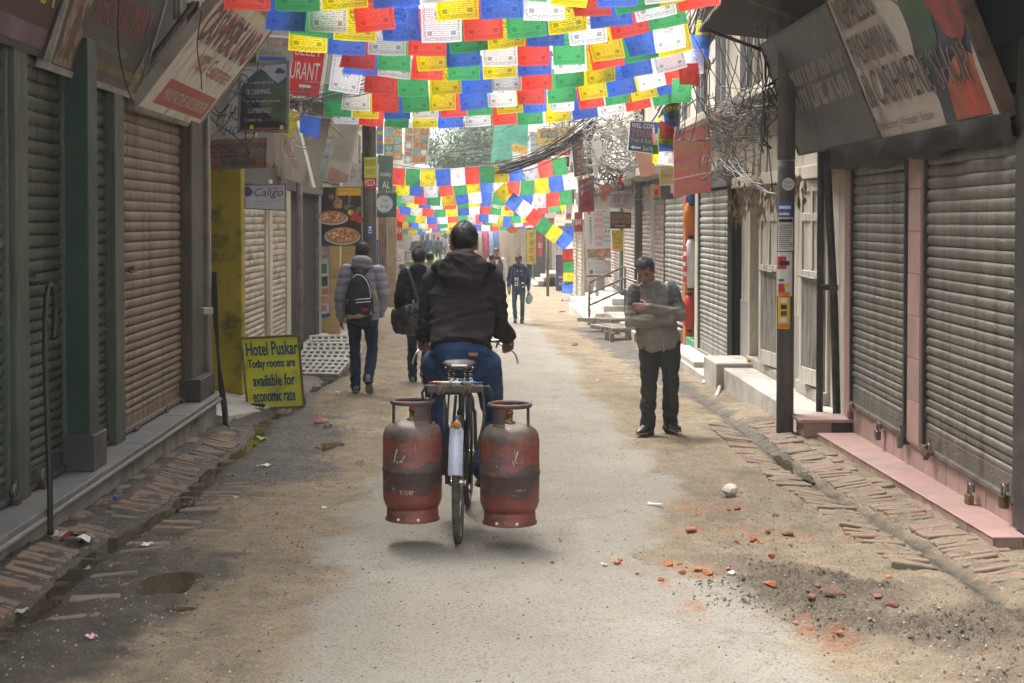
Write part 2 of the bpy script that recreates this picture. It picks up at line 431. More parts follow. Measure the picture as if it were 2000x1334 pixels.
gut = np.maximum(np.exp(-((fx - ch_l(fy)) / .22) ** 2) * sstep(24, 19, fy), np.exp(-((fx - ch_r(fy)) / .07) ** 2) * sstep(19, 15, fy) * .7)
at = me.attributes.new('mask', 'FLOAT_COLOR', 'POINT')
at.data.foreach_set('color', np.stack([mA, np.clip(np.maximum(np.maximum(mW * .85, rw * .75), gut), 0, 1), dust, np.maximum(mP, mS * .0)], 1).ravel().astype('f'))
at2 = me.attributes.new('mask2', 'FLOAT_COLOR', 'POINT')
at2.data.foreach_set('color', np.stack([mS * (1 - mA), gut, mP * 0, np.ones_like(gut)], 1).ravel().astype('f'))

n = N('dusty_street'); ac = n.n('VertexColor', layer_name='mask'); a2 = n.n('VertexColor', layer_name='mask2')
sp = n.n('SeparateColor'); n.l(ac.outputs[0], sp.inputs[0]); s2 = n.n('SeparateColor'); n.l(a2.outputs[0], s2.inputs[0])
v = n.coord('Object'); big = n.noise(v, .9, 5, .6); mid = n.noise(v, 5, 6, .7); fin = n.noise(v, 45, 4, .75); grit = n.noise(v, 150, 2, .6)
trk = n.noise(n.coord('Object', (1, .12, 1)), 2.4, 4, .6)
asph = n.mix(n.ramp(big, .35, .65), (.335, .305, .252), (.405, .372, .312)); asph = n.mix(n.ramp(mid, .45, .72, 0, .55), asph, (.315, .265, .19))
asph = n.mix(n.ramp(trk, .52, .72, 0, .4), asph, (.31, .27, .2)); asph = n.mix(n.ramp(fin, .58, .72, 0, .55), asph, (.16, .145, .12)); asph = n.mix(n.ramp(grit, .62, .70, 0, .5), asph, (.46, .44, .41))
dirt = n.mix(n.ramp(big, .35, .68), (.30, .226, .138), (.41, .322, .208)); dirt = n.mix(n.ramp(mid, .42, .7, 0, .8), dirt, (.19, .145, .095)); dirt = n.mix(n.ramp(fin, .55, .7, 0, .6), dirt, (.42, .37, .29))
dirt = n.mix(n.ramp(grit, .64, .72, 0, .7), dirt, (.10, .08, .06))
sandc = n.mix(n.ramp(mid, .35, .65), (.31, .248, .172), (.20, .155, .105)); dirt = n.mix(n.math('MULTIPLY', s2.outputs[0], .7), dirt, sandc)
pilec = n.mix(n.ramp(fin, .35, .65), (.165, .130, .090), (.080, .062, .044)); dirt = n.mix(ac.outputs[1], dirt, pilec)
am = n.ramp(n.math('ADD', n.math('ADD', sp.outputs[0], n.math('MULTIPLY', n.math('SUBTRACT', mid, .5), 1.5)), n.math('MULTIPLY', n.math('SUBTRACT', fin, .5), 1.2)), .15, .95)
mot = n.noise(n.coord('Object', (1, .55, 1), loc=(2, 8, 0)), 2.6, 7, .72); dirt = n.mix(n.ramp(mot, .50, .66, 0, .7), dirt, (.145, .115, .080)); asph = n.mix(n.ramp(mot, .52, .72, 0, .55), asph, (.215, .185, .14)); asph = n.mix(n.ramp(mot, .42, .30, 0, .5), asph, (.40, .375, .33))
col = n.mix(am, dirt, asph)
vo = n.n('TexVoronoi', feature='DISTANCE_TO_EDGE'); vo.inputs['Scale'].default_value = .55; dw = n.n('VectorMath', operation='ADD'); nz = n.n('TexNoise'); nz.inputs['Scale'].default_value = 2.2; nz.inputs['Detail'].default_value = 5; n.l(v, nz.inputs['Vector']); n.l(v, dw.inputs[0]); n.l(nz.outputs['Color'], dw.inputs[1]); n.l(dw.outputs[0], vo.inputs['Vector'])
crk = n.math('MULTIPLY', n.ramp(vo.outputs[0],   .002, .009, .4, 0), n.ramp(big, .52, .62)); col = n.mix(crk, col, (.12, .10, .08))
spk = n.noise(n.coord('Object', loc=(5, 3, 1)), 75, 3, .8); col = n.mix(n.ramp(spk, .535, .64, 0, .85), col, (.105, .088, .068)); col = n.mix(n.ramp(spk, .36, .26, 0, .55), col, (.5, .46, .40)); g2 = n.noise(n.coord('Object', loc=(1, 9, 4)), 230, 2, .8); col = n.mix(n.ramp(g2, .56, .68, 0, .55), col, (.12, .10, .08))
wetc = n.mix(n.ramp(mid, .35, .65), (.105, .082, .056), (.058, .046, .033)); wm = n.ramp(n.math('ADD', sp.outputs[1], n.math('MULTIPLY', n.math('SUBTRACT', mid, .5), .9)), .15, .75)
col = n.mix(wm, col, wetc)
dm = n.ramp(n.math('ADD', sp.outputs[2], n.math('MULTIPLY', n.math('SUBTRACT', spk, .5), 3.0)), .45, 1.1, 0, .75); col = n.mix(dm, col, n.mix(n.ramp(grit, .4, .6), (.38, .125, .045), (.30, .16, .09)))
n.base(col); n.set(Roughness=n.ramp(wm, 0, 1, .92, .55)); n.b.inputs['Specular IOR Level'].default_value = .35
n.bump(n.math('ADD', n.math('ADD', n.math('MULTIPLY', fin, .8), n.math('MULTIPLY', grit, .5)), n.math('MULTIPLY', spk, 1.1)), 1., .018)
me.materials.append(n.m)
ground = bpy.data.objects.new('ground', me); COL.objects.link(ground); tag(ground, 'dusty street of worn grey concrete between strips of brown dirt', kind='structure')

# ---- water: the gutter trickle and the puddles
n = N('dirty_water'); n.base((.055, .042, .024)); n.set(Roughness=.04); n.b.inputs['IOR'].default_value = 1.33
n.bump(n.noise(n.coord('Object'), 9, 2, .5), .05, .01); WATER = n.m
mb = MB(); yy = np.geomspace(5, 19, 90); vs = []; 
for y in yy:
    c = float(ch_l(y)); wd = .075 + .03 * math.sin(y * 3.1) + .02 * math.sin(y * 7.7); z = hg(c, y) + .022
    vs += [(c - wd, y, z), (c + wd * 1.15, y, z)]
mb.add(vs, [(2 * i, 2 * i + 1, 2 * i + 3, 2 * i + 2) for i in range(len(yy) - 1)])
ob_w = ob('gutter_water', mb, WATER); tag(ob_w, 'trickle of dark water along the brick gutter', kind='structure')
mb = MB(); yy = np.linspace(10.6, 12.1, 22); vs = []
for i, y in enumerate(yy):
    c = float(ch_r(y)); wd = .065 * math.sin(math.pi * (i + .3) / 21.6) + .01; z = hg(c, y) + .018; vs += [(c - wd, y, z), (c + wd, y, z)]
mb.add(vs, [(2 * i, 2 * i + 1, 2 * i + 3, 2 * i + 2) for i in range(len(yy) - 1)])
tag(ob('gutter_puddle', mb, WATER), 'short pool of water in the brick gutter by the pink step', kind='structure')
for k, (c, rx, ry) in enumerate(PUDS):
    z = hg(c.x, c.y) + .014; pts = []
    for j in range(40):
        a = j / 40 * 2 * math.pi; r = 1.25 + .10 * math.sin(a * 2 + k) + .05 * math.sin(a * 3 + 2 * k); pts.append((c.x + rx * r * math.cos(a), c.y + ry * 3 * r * math.sin(a), z))
    tag(ob('puddle', MB().add(pts, [list(range(40))]), WATER), ['wide muddy puddle in the dirt near the gutter', 'small muddy puddle just in front of the wide one', 'shallow puddle in the dirt past the wide ones'][k], kind='structure')

# ---- bricks on edge along both gutters
BR = [M(c, .9, .3, 8, (.2, .165, .115), .75, 9, bump=.5, bscale=90, fine=.4) for c in [(.23, .115, .075), (.18, .115, .08), (.23, .14, .10), (.16, .12, .09)]]
def brick_mesh(lx, ly, lz, m):
    mb = MB().box((-lx / 2, -ly / 2, -lz), (lx / 2, ly / 2, 0), .006); me_ = mb.mesh('brick', .006, 1); me_.materials.append(m); return me_
BM = [brick_mesh(.235, .0565, .08, m) for m in BR for _ in range(2)]; BE = [brick_mesh(.085, .22, .06, m) for m in BR]
def gutter(name, label, rows):
    root = bpy.data.objects.new(name, None); COL.objects.link(root); tag(root, label, kind='structure'); MW[root.name] = Matrix(); k = 0
    for (xf, y0, y1, step, meshes, skew, skip) in rows:
        y = y0
        while y < y1 and k < 299:
            x = float(xf(y))
            if random.random() > skip(y):
                o = bpy.data.objects.new('brick', random.choice(meshes)); COL.objects.link(o); o.parent = root; k += 1
                s_ = .12; sl = (hg(x + s_, y) - hg(x - s_, y)) / (2 * s_)
                o.location = (x + random.uniform(-.006, .006), y, hg(x, y) + random.uniform(-.003, .007)); o.rotation_euler = (random.gauss(0, .05), -math.atan(sl), skew + random.gauss(0, .016))
            y += step
    return root
gutter('brick_gutter', 'gutter of bricks set on edge along the pink tiled step', [
    (lambda y: ch_r(y) + .20, 7.0, 14.2, .0635, BM, .10, lambda y: .06), (lambda y: ch_r(y) - .2, 7.6, 14.0, .066, BM, -.05, lambda y: .25 if y > 9.2 else .45),
    (lambda y: ch_r(y) + .385, 7.2, 12.6, .232, BE, .0, lambda y: .08)])
gutter('brick_gutter', 'gutter of muddy bricks set on edge below the grey ledge', [
    (lambda y: ch_l(y) - .20, 6.2, 13.6, .0635, BM, -.08, lambda y: .22), (lambda y: ch_l(y) + .24, 6.4, 10.5, .068, BM, .05, lambda y: .6),
    (lambda y: -2.41, 7.0, 12.6, .5, BE, .0, lambda y: .3)])
# ================================================================== MATERIALS shared by the buildings
PLASTER = M((.52, .47, .38), .85, .2, 1.5, (.16, .13, .10), .45, 1.2, streak=True, bump=.2)
CREAM = M((.58, .52, .42), .8, .15, 1.2, (.24, .19, .14), .35, 1.0, streak=True, bump=.15)
CONC = M((.30, .28, .25), .9, .25, 3, (.14, .12, .10), .4, 2, bump=.35)
CONCL = M((.42, .39, .34), .9, .2, 3, (.22, .18, .13), .4, 2, bump=.3)
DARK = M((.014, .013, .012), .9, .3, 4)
BLACKM = M((.02, .02, .02), .5, .3, 20, (.10, .07, .05), .4, 6)
def galv():
    n = N('worn_galvanised_steel'); v = n.coord('World'); a = n.noise(v, 2.2, 5, .65); st = n.noise(n.coord('World', (1, 1, .10), loc=(3, 1, 7)), 7, 6, .7); f = n.noise(v, 90, 3, .7); fl = n.noise(n.coord('World', (1, .16, 1)), 42, 4, .75); pt = n.noise(v, 1.4, 3, .6)
    c = n.mix(n.ramp(a, .3, .7), (.118, .105, .086), (.182, .165, .138)); c = n.mix(n.ramp(st, .47, .68, 0, .8), c, (.070, .050, .032)); c = n.mix(n.ramp(f, .5, .75, 0, .3), c, (.05, .045, .04))
    k = n.math('MULTIPLY', n.ramp(fl, .60, .68), n.ramp(pt, .44, .6)); c = n.mix(n.math('MULTIPLY', k, .8), c, (.42, .41, .38)); n.base(c); n.set(Metallic=.35, Roughness=n.ramp(st, .3, .7, .34, .6)); n.bump(n.math('ADD', f, n.math('MULTIPLY', pt, 3.)), .12, .01); return n.m
GALV = galv()
SH_GREEN = M((.062, .078, .058), .42, .25, 2.5, (.045, .042, .034), .6, 2.5, metal=.2, bump=.1, fine=.25, streak=True, pos=True)
SH_BLUE = M((.075, .078, .075), .5, .3, 2.5, (.05, .05, .05), .6, 2.5, metal=.2, bump=.1)
SH_BROWN = M((.20, .145, .10), .6, .2, 2.5, (.11, .075, .05), .5, 1.6, metal=.05, bump=.1, fine=.2, streak=True, pos=True)
SH_GREY = M((.30, .29, .265), .5, .2, 2.5, (.10, .08, .055), .5, 1.2, metal=.2, bump=.1, streak=True, pos=True)
GREENP = M((.016, .045, .03), .55, .25, 2, (.05, .045, .03), .35, 3, bump=.1)
GREENL = M((.07, .088, .066), .6, .2, 2, (.05, .045, .035), .4, 3, streak=True, bump=.1)
PINK = M((.36, .205, .18), .5, .12, 2, (.25, .17, .13), .4, 3, bump=.06)
PINKT = M((.40, .24, .215), .5, .12, 2.2, (.25, .19, .15), .6, 1.6, bump=.05)
GRANITE = M((.16, .165, .165), .6, .2, 3, (.24, .21, .17), .5, 2, bump=.15, bscale=140)
YELLOW = M((.34, .27, .018), .8, .2, 1.6, (.06, .05, .025), .42, 3.2, bump=.25, bscale=40)
STEEL = M((.22, .215, .2), .45, .2, 5, (.14, .08, .05), .45, 8, metal=.6, bump=.1)
RUST = M((.12, .075, .05), .75, .3, 8, (.05, .035, .03), .5, 6, metal=.3, bump=.3)
WOODW = M((.55, .51, .44), .7, .12, 3, (.10, .08, .06), .38, 4, streak=True, bump=.3, bscale=30)
WOODB = M((.20, .14, .09), .8, .3, 3, (.08, .06, .04), .5, 4, streak=True, bump=.4, bscale=25)
BRASS = M((.26, .17, .06), .5, .2, 8, (.07, .05, .03), .5, 8, metal=.9, bump=.05)
LOCKM = M((.13, .125, .115), .45, .2, 8, (.12, .07, .04), .4, 8, metal=.8, bump=.05)
CABLE = M((.018, .017, .016), .6, .2, 10, bump=0)
CABLEW = M((.36, .35, .32), .6, .25, 10, (.12, .1, .08), .4, 10, bump=0)
WHITE = flat((.72, .71, .68), .6)
PAPER = M((.68, .66, .62), .7, .08, 4, (.4, .36, .3), .4, 3, bump=.03)
P_RED = flat((.52, .035, .03), .55); P_DRED = flat((.30, .03, .035), .6); P_BLACK = flat((.02, .02, .022), .6)
P_YEL = flat((.72, .48, .03), .55); P_BLUE = flat((.035, .11, .36), .55); P_NAVY = flat((.035, .06, .14), .6); P_GREEN = flat((.06, .25, .08), .6); P_WHITE = flat((.75, .74, .72), .55)
P_GREY = flat((.17, .17, .165), .6); P_ORANGE = flat((.66, .20, .02), .55); P_BROWN = flat((.14, .07, .04), .65); P_LIME = flat((.42, .55, .04), .55); P_PINK = flat((.60, .2, .22), .6); P_TEAL = flat((.04, .22, .26), .6)
SIGNW = M((.66, .64, .58), .6, .08, 2, (.30, .25, .18), .35, 1.8, streak=True, bump=.05)

# ================================================================== SHUTTERS, PADLOCKS
_SL = {}
def slat_mesh(L, pitch, mat, f):
    """one curled steel slat, length along y, bulging towards f*x, hung from its top edge"""
    k = (round(L, 3), pitch, mat.name, f)
    if k in _SL: return _SL[k]
    pr = [(-.004, 0), (.006, -.05), (.013, -.2), (.016, -.45), (.013, -.72), (.005, -.90), (-.005, -.96), (-.005, -1.06)]
    mb = MB(); vs = []
    for y in (0, L): vs += [(f * x, y, z * pitch) for x, z in pr]
    m_ = len(pr); fs = [(i, i + 1, i + 1 + m_, i + m_) if f > 0 else (i, i + m_, i + 1 + m_, i + 1) for i in range(m_ - 1)]
    mb.add(vs, fs, True); _SL[k] = mb.mesh('slat'); _SL[k].materials.append(mat); return _SL[k]
def shutter(parent, x, y0, y1, z0, z1, mat, f, pitch=.078, rail=None, bar=.10, label=None, rail_w=.05):
    """roller shutter facing f*x: bottom bar and side rails, every slat a sub-part"""
    rail = rail or mat
    mb = MB(); e = .014 * f
    mb.box((min(x, x + e), y0, z0), (max(x, x + e), y1, z0 + bar)); a, b = sorted((x + .002 * f, x + .04 * f))
    mb.box((a, y0 - .004, z0 - .012), (b, y1 + .004, z0 + .018))
    for yy in np.arange(y0 + .15, y1, .17): mb.sph((x + e, yy, z0 + bar * .62), .008, 6, 4)
    s = ob('shutter', mb, mat, parent, world=False, bevel=.002)
    if label: s['label'] = label
    for yy in (y0, y1):
        a, b = sorted((x - .02 * f, x + .035 * f)); ob('guide_rail', MB().box((a, yy - rail_w / 2, z0), (b, yy + rail_w / 2, z1)), rail, s, world=False, bevel=.003)
    L = y1 - y0 - rail_w * .8; z = z1; me_ = slat_mesh(L, pitch, mat, f)
    while z > z0 + bar + .01:
        sc_ = .70 + .50 * (z - z0) / (z1 - z0); o = bpy.data.objects.new('slat', me_); COL.objects.link(o); o.parent = s
        o.location = (x + random.gauss(0, .0022), y0 + rail_w * .4, min(z, 99)); o.rotation_euler = (random.gauss(0, .0007), random.gauss(0, .03), random.gauss(0, .0007)); o.scale.z = sc_; z -= pitch * sc_
    return s
def padlock(p, f, label, mat=None, sz=1., tilt=.2):
    """hasp lock hanging at p on a face that looks towards f*x"""
    t = thing('padlock', label, 'padlock', V(p) - V((0, 0, .07 * sz)), 0, 'padlocks on the roller shutters')
    q = Matrix.Rotation(tilt, 3, 'X'); mt = mat or LOCKM; c = V(p)
    mb = MB(); ax, ay, az = q @ V((1, 0, 0)), q @ V((0, 1, 0)), q @ V((0, 0, 1))
    mb.obox(c + V((f * .03, 0, 0)) - az * .035 * sz, ax, ay, az, .014 * sz, .03 * sz, .027 * sz); ob('lock_body', mb, mt, t, bevel=.006, seg=2)
    pts = [c + V((f * .03, 0, 0)) + ay * (.019 * sz * math.cos(a)) + az * (.012 * sz + .026 * sz * math.sin(a) * 1.15 if True else 0) for a in np.linspace(math.pi, 0, 9)]
    pts = [pts[0] - az * .03 * sz] + pts + [pts[-1] - az * .03 * sz]
    ob('shackle', MB().loft(pts, .0055 * sz, 6), STEEL, t)
    mb = MB().obox(c + V((f * .022, 0, 0)) + az * .03 * sz, ax, ay, az, .006, .045 * sz, .018 * sz); ob('hasp', mb, RUST, t, bevel=.002); return t

# ================================================================== LEFT: SHOP ROW ON THE GREY LEDGE
XL = -2.68
b = thing('shop_building', 'dark shop row with green and brown roller shutters on a grey stone ledge', 'building', (XL, 10, 0))
def lb(name, mb, m, **k): return ob(name, mb, m, b, **k)
def lbox(name, a, c, m, bv=.006, **k): return lb(name, MB().box(a, c), m, bevel=bv, **k)
lbox('plinth', (-4.5, 4.5, -.6), (-2.46, 13.86, -.035), CONC)
for y in np.arange(4.6, 13.8, 1.54): lbox('ledge_slab', (-3.2, y, -.035), (-2.425, min(y + 1.535, 13.9), .002), GRANITE, .004)
lb('ledge_nosing', MB().loft([(-2.432, 4.6, -.055), (-2.432, 13.9, -.055)], .02, 8), GRANITE)
lbox('wall', (-4.5, 4.5, 2.72), (-2.74, 14.0, 9.0), M((.10, .09, .08), .9, .2, 2), .01)
lbox('wall', (-4.5, 4.5, .0), (-2.80, 14.0, 2.72), DARK, 0)
lbox('floor_slab', (-4.5, 4.5, 3.95), (-1.45, 10.8, 4.15), M((.07, .065, .06), .9, .2, 2), .01); lbox('floor_slab', (-4.5, 10.82, 3.95), (-2.1, 14.2, 4.15), M((.07, .065, .06), .9, .2, 2), .01)  # slabs above the view, near one drawn out over the street to shade the shutters
lbox('lintel', (-2.9, 4.5, 2.62), (-2.63, 14.0, 2.9), M((.05, .05, .045), .8), .01)
lbox('post', (-2.74, 8.46, .0), (-2.62, 8.70, 2.75), GREENL); lbox('post', (-2.74, 10.66, .0), (-2.60, 10.93, 2.75), GREENL)
lbox('post', (-2.745, 9.80, .0), (-2.62, 9.98, 2.75), GREENL)
lbox('column', (-2.78, 9.55, .0), (-2.50, 9.79, 2.75), GREENP, .008); lbox('column_base', (-2.79, 9.53, .002), (-2.47, 9.86, .235), M((.06, .055, .055), .5, .2, 4, (.03, .03, .03)), .006)
lbox('pillar', (-2.79, 13.3, .0), (-2.57, 13.85, 2.85), M((.085, .07, .055), .8, .25, 2, (.16, .13, .1), .4, 2, streak=True, bump=.3), .01); lbox('pillar', (-2.66, 13.86, -.3), (-2.53, 13.98, 2.9), M((.16, .15, .135), .8, .2, 3, (.1, .08, .07), bump=.3), .01)
lbox('pillar_base', (-2.80, 13.2, .002), (-2.48, 13.9, .2), M((.05, .045, .042), .6), .006)
def Lb(y): return y - 10
bb = b
def lshut(y0, y1, z0, z1, m, lab, rail=None, pitch=.078): return shutter(bb, 0, Lb(y0), Lb(y1), z0, z1, m, 1, pitch, rail, label=lab)
lshut(5.6, 8.40, .03, 2.70, SH_BLUE, 'bluish grey roller shutter', GREENL); lshut(8.70, 9.56, .03, 2.70, SH_GREEN, 'green roller shutter', GREENL)
lshut(9.96, 10.68, .03, 2.70, SH_GREEN, 'narrow green roller shutter', GREENL); lshut(10.93, 13.30, .03, 2.70, SH_BROWN, 'brown roller shutter', M((.07, .055, .045), .8))
for (px, py, tl, lab) in [(20, 965, .3, 'small dark padlock at the foot of the bluish grey shutter'), (75, 935, .1, 'square dark padlock at the near foot of the green shutter'), (143, 912, -.5, 'bright steel padlock beside the base of the green column'),
                      (228, 850, .6, 'steel padlock at the foot of the narrow green shutter'), (262, 848, .1, 'brown square padlock at the near foot of the brown shutter'), (322, 812, .7, 'long steel padlock by the middle of the brown shutter'), (353, 790, .2, 'rusty lock at the far foot of the brown shutter')]:
    padlock(W(px, py, XL + .03), 1, lab, BRASS if 'brown square' in lab else (RUST if ('dark' in lab or 'rusty' in lab) else LOCKM), 1.25, tl)
# slide bolts on the shutters
for (px, py, lab) in [(257, 528, 'black slide bolt halfway up the brown shutter'), (62, 545, 'black slide bolt halfway up the green shutter')]:
    c = W(px, py, XL + .04); mb = MB().beam(c - V((0, .09, 0)), c + V((0, .09, 0)), .012, .014)
    for dy in (-.06, .0, .05): mb.beam(c + V((0, dy, 0)), c + V((.005, dy, .03)), .012, .012, up=V((1, 0, 0)))
    mb.cyl(c + V((.01, -.1, -.012)), c + V((.01, .11, -.012)), .006, 6); solo('slide_bolt', mb, BLACKM, lab, 'bolt')
# black hose looped up against the green shutter
p0 = W(98, 1045, -2.40); p0.z = hg(p0.x, p0.y) + .03; pts = [p0] + [W(x, y, xx) for x, y, xx in [(97, 940, -2.41), (92, 800, -2.45), (88, 680, -2.52), (90, 590, -2.58), (97, 556, -2.6), (106, 572, -2.6), (108, 610, -2.59), (104, 662, -2.58)]]
solo('hose', MB().loft(smoothpath(pts, 6), .017, 8), CABLE, 'black hose looped upright against the green shutter', 'hose')
# upright pipes and cables where the row ends
mb = MB(); 
for dx, r in ((.02, .016), (.07, .01)): mb.loft([(-2.60 + dx, 14.02, -.32), (-2.61 + dx, 14.02, 1.2), (-2.62 + dx, 14.02, 3.2)], r, 8)
solo('drain_pipe', mb, CONCL, 'pair of thin grey pipes at the end of the shop row', 'pipe')
mb = MB(); c = V((-2.44, 14.0, hg(-2.44, 14.0)))
for k in range(4): mb.loft(smoothpath([c + V((.05 + .03 * k, -.15 - .1 * k, .01)), c + V((.02 + .012 * k, -.06, .16)), c + V((-.02, .0, .42 + .05 * k)), c + V((-.05 - .02 * k, .03, 1.4))], 5), .012, 6)
solo('cable_bunch', mb, CABLE, 'bunch of black cables running into the ground by the ledge', 'cables')
lamp = MB().obox(W(404, 607, -2.5), V((.8, .6, 0)), V((-.6, .8, 0)), V((0, 0, 1)), .05, .035, .03); solo('meter_box', lamp, CONCL, 'small pale box fixed to the pipes beside the yellow pillar', 'box', bevel=.006)
# ================================================================== RIGHT: PINK TILED SHOP
RZ = -R(2.35); b = thing('shop_building', 'pink tiled shop with two grey metal roller shutters and a low pink step', 'building', (2.985, 8.4, 0), RZ)
MP_ = MW[b.name]
def rl(name, a, c, m, bv=.006): return ob(name, MB().box(a, c), m, b, world=False, bevel=bv)
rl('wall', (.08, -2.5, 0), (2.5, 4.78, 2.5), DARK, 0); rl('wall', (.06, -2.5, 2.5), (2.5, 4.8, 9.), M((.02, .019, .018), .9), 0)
rl('floor_slab', (-1.0, -2.5, 3.9), (2.5, 4.9, 4.1), M((.025, .023, .021), .9), .01)  # unseen slab, its overhang lengthened to keep light off the shutters below
rl('column', (-.035, 2.07, .0), (.10, 2.45, 2.6), PINK, .004); rl('column', (-.03, 4.55, -.1), (.1, 4.79, 2.6), PINK, .004); rl('post', (-.06, 2.455, -.02), (.1, 2.50, 2.6), BLACKM, .004)
rl('post', (-.05, -.32, -.1), (.1, -.07, 2.6), BLACKM, .004); rl('lintel', (-.04, -2.5, 2.36), (.1, 4.8, 2.62), DARK, .004)
shutter(b, 0, -.03, 2.03, .03, 2.40, GALV, -1, .074, BLACKM, .13, 'near grey metal roller shutter'); shutter(b, 0, 2.53, 4.52, .03, 2.40, GALV, -1, .074, BLACKM, .13, 'far grey metal roller shutter')
shutter(b, 0, -2.3, -.36, .03, 2.40, GALV, -1, .074, BLACKM, .13, 'grey metal roller shutter at the picture edge')
rl('plinth', (.004, -2.5, -.6), (.3, 4.8, .015), CONC, 0)
tm = []
for k in range(3): x = MB().box((-.012, 0, 0), (.004, .292, .30)).mesh('tile', .003); x.materials.append(PINKT); tm.append(x)
y = -2.4; 
while y < 4.7:
    o = bpy.data.objects.new('tile', random.choice(tm)); COL.objects.link(o); o.parent = b; o.location = (random.gauss(0, .0012), y, -.30 + random.gauss(0, .001)); o.rotation_euler = (0, 0, random.gauss(0, .002)); y += .298
for k, z in enumerate(np.arange(.02, 2.4, .3)):
    o = ob('tile', MB().box((-.042, 2.085, z + .003), (-.034, 2.435, z + .297)), PINKT, b, world=False, bevel=.002)
# the low step along the pink shop
st = thing('tiled_step', 'low pink tiled step running along the front of the pink shop', 'step', (2.8, 10.5, -.2)); 
def stx(Y): return 2.75 + (Y - 8.17) * .0194
def stz(Y): return -.109 - (Y - 8.17) * .0218
mb = MB(); q = [(stx(8.1) + .012, 8.11), (3.3, 8.11), (3.3, 12.8), (stx(12.8) + .012, 12.8)]
mb.add([(x, y, stz(y) - .012) for x, y in q] + [(x, y, -.6) for x, y in q], [(0, 1, 2, 3), (7, 6, 5, 4), (0, 4, 5, 1), (1, 5, 6, 2), (2, 6, 7, 3), (3, 7, 4, 0)]); ob('core', mb, CONC, st)
mb = MB(); q = [(stx(8.1) - .006, 8.09), (3.2, 8.09), (3.25, 12.81), (stx(12.8) - .006, 12.81)]
mb.add([(x, y, stz(y)) for x, y in q] + [(x, y, stz(y) - .011) for x, y in q], [(0, 1, 2, 3), (7, 6, 5, 4), (0, 4, 5, 1), (1, 5, 6, 2), (2, 6, 7, 3), (3, 7, 4, 0)]); ob('tread', mb, PINKT, st, bevel=.003)
y = 8.105; fm = MB().box((-.012, 0, -.4), (.0, .232, 0)).mesh('tile', .003); fm.materials.append(M((.36, .21, .18), .5, .2, 2, (.20, .16, .12), .6, 2.5, bump=.05))
while y < 12.7:
    o = bpy.data.objects.new('tile', fm); COL.objects.link(o); o.parent = st; o.location = V((stx(y) + .012 + random.gauss(0, .001), y, stz(y + .1) - .012)) - V(st.location); o.rotation_euler = (0, 0, -.0194); y += .236
for k in range(4): ob('tile', MB().box((stx(8.1) + .01 + .15 * k, 8.088, -.5), (stx(8.1) + .155 + .15 * k, 8.10, stz(8.1) - .012)), fm.materials[0], st, bevel=.002)
# broken corner step beside the pole
t = thing('tiled_step', 'broken pink tiled corner step beside the concrete pole', 'step', (2.95, 13.05, -.3))
ob('tread', MB().box((2.70, 12.86, -.135), (3.3, 13.25, -.105)), PINKT, t, bevel=.004); ob('riser', MB().box((2.74, 12.9, -.26), (2.98, 13.2, -.136)), PINKT, t, bevel=.004)
mb = MB().box((2.76, 12.93, -.6), (3.3, 13.2, -.138), .01); ob('core', mb, M((.10, .08, .065), .95, .4, 6, bump=.9), t, bevel=.02)
for k, (px, py, lab, m_, tl) in enumerate([(1668, 800, 'rusty lock at the far foot of the far grey shutter', RUST, 0), (1722, 838, 'steel padlock on the middle of the far grey shutter', LOCKM, .2), (1765, 852, 'bright silver padlock by the dark post of the far grey shutter', LOCKM, -.5),
        (1820, 878, 'chunky dark lock at the far foot of the near grey shutter', RUST, .9), (1903, 962, 'brass padlock on the middle of the near grey shutter', BRASS, .1), (1970, 965, 'brass padlock at the near foot of the near grey shutter', BRASS, -.1)]):
    x = 3.1
    for _ in range(6): p = W(px, py, x); x = 2.985 + .041 * (p.y - 8.4) - .03
    padlock(p, -1, lab, m_, 1.3, tl)
# ================================================================== RIGHT: CREAM HOUSE WITH PANELLED DOORS
b = thing('house', 'cream plastered house with tall white panelled doors and a raised pavement', 'building', (3.2, 16, 0))
def cb(name, a, c, m, bv=.008): return ob(name, MB().box(a, c), m, b, bevel=bv)
XR = 3.18
cb('wall', (XR + .02, 13.25, -.6), (6, 13.95, 2.02), PLASTER); cb('wall', (XR + .02, 15.2, -.6), (6, 16.1, 2.02), PLASTER); cb('wall', (XR + .02, 18.05, -.6), (6, 18.75, 2.02), PLASTER)
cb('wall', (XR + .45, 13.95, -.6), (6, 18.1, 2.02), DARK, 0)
cb('wall', (XR + .03, 13.25, 2.02), (6, 18.9, 9.), CREAM, .01); cb('wall', (XR + .0, 17.9, 2.1), (6, 25.5, 9.), CREAM, .01)
cb('lintel', (XR - .10, 13.4, 1.99), (XR + .1, 18.85, 2.12), CREAM); cb('ledge', (XR - .28, 13.6, 2.93), (XR + .1, 25.4, 3.04), CREAM); cb('ledge', (XR - .14, 13.6, 2.78), (XR + .1, 25.4, 2.925), M((.45, .4, .32), .85, .2, 2, (.14, .11, .08), .5, 2))
cb('dado', (XR + .005, 15.22, -.6), (XR + .03, 16.08, .62), M((.30, .27, .25), .8, .2, 2), .003); cb('dado', (XR + .005, 18.07, -.6), (XR + .03, 18.74, .62), M((.30, .27, .25), .8, .2, 2), .003)
cb('pavement', (2.80, 13.28, -.9), (3.7, 17.6, -.125), CONCL, .012); cb('pavement', (2.72, 17.62, -.9), (3.7, 18.65, -.075), CONCL, .012); cb('pavement', (2.74, 18.67, -.9), (3.9, 22.4, -.34), CONCL, .012)
cb('sill', (XR - .04, 13.95, -.123), (XR + .4, 15.2, .0), CONCL); cb('sill', (XR - .04, 16.1, -.123), (XR + .4, 18.05, -.02), CONCL)
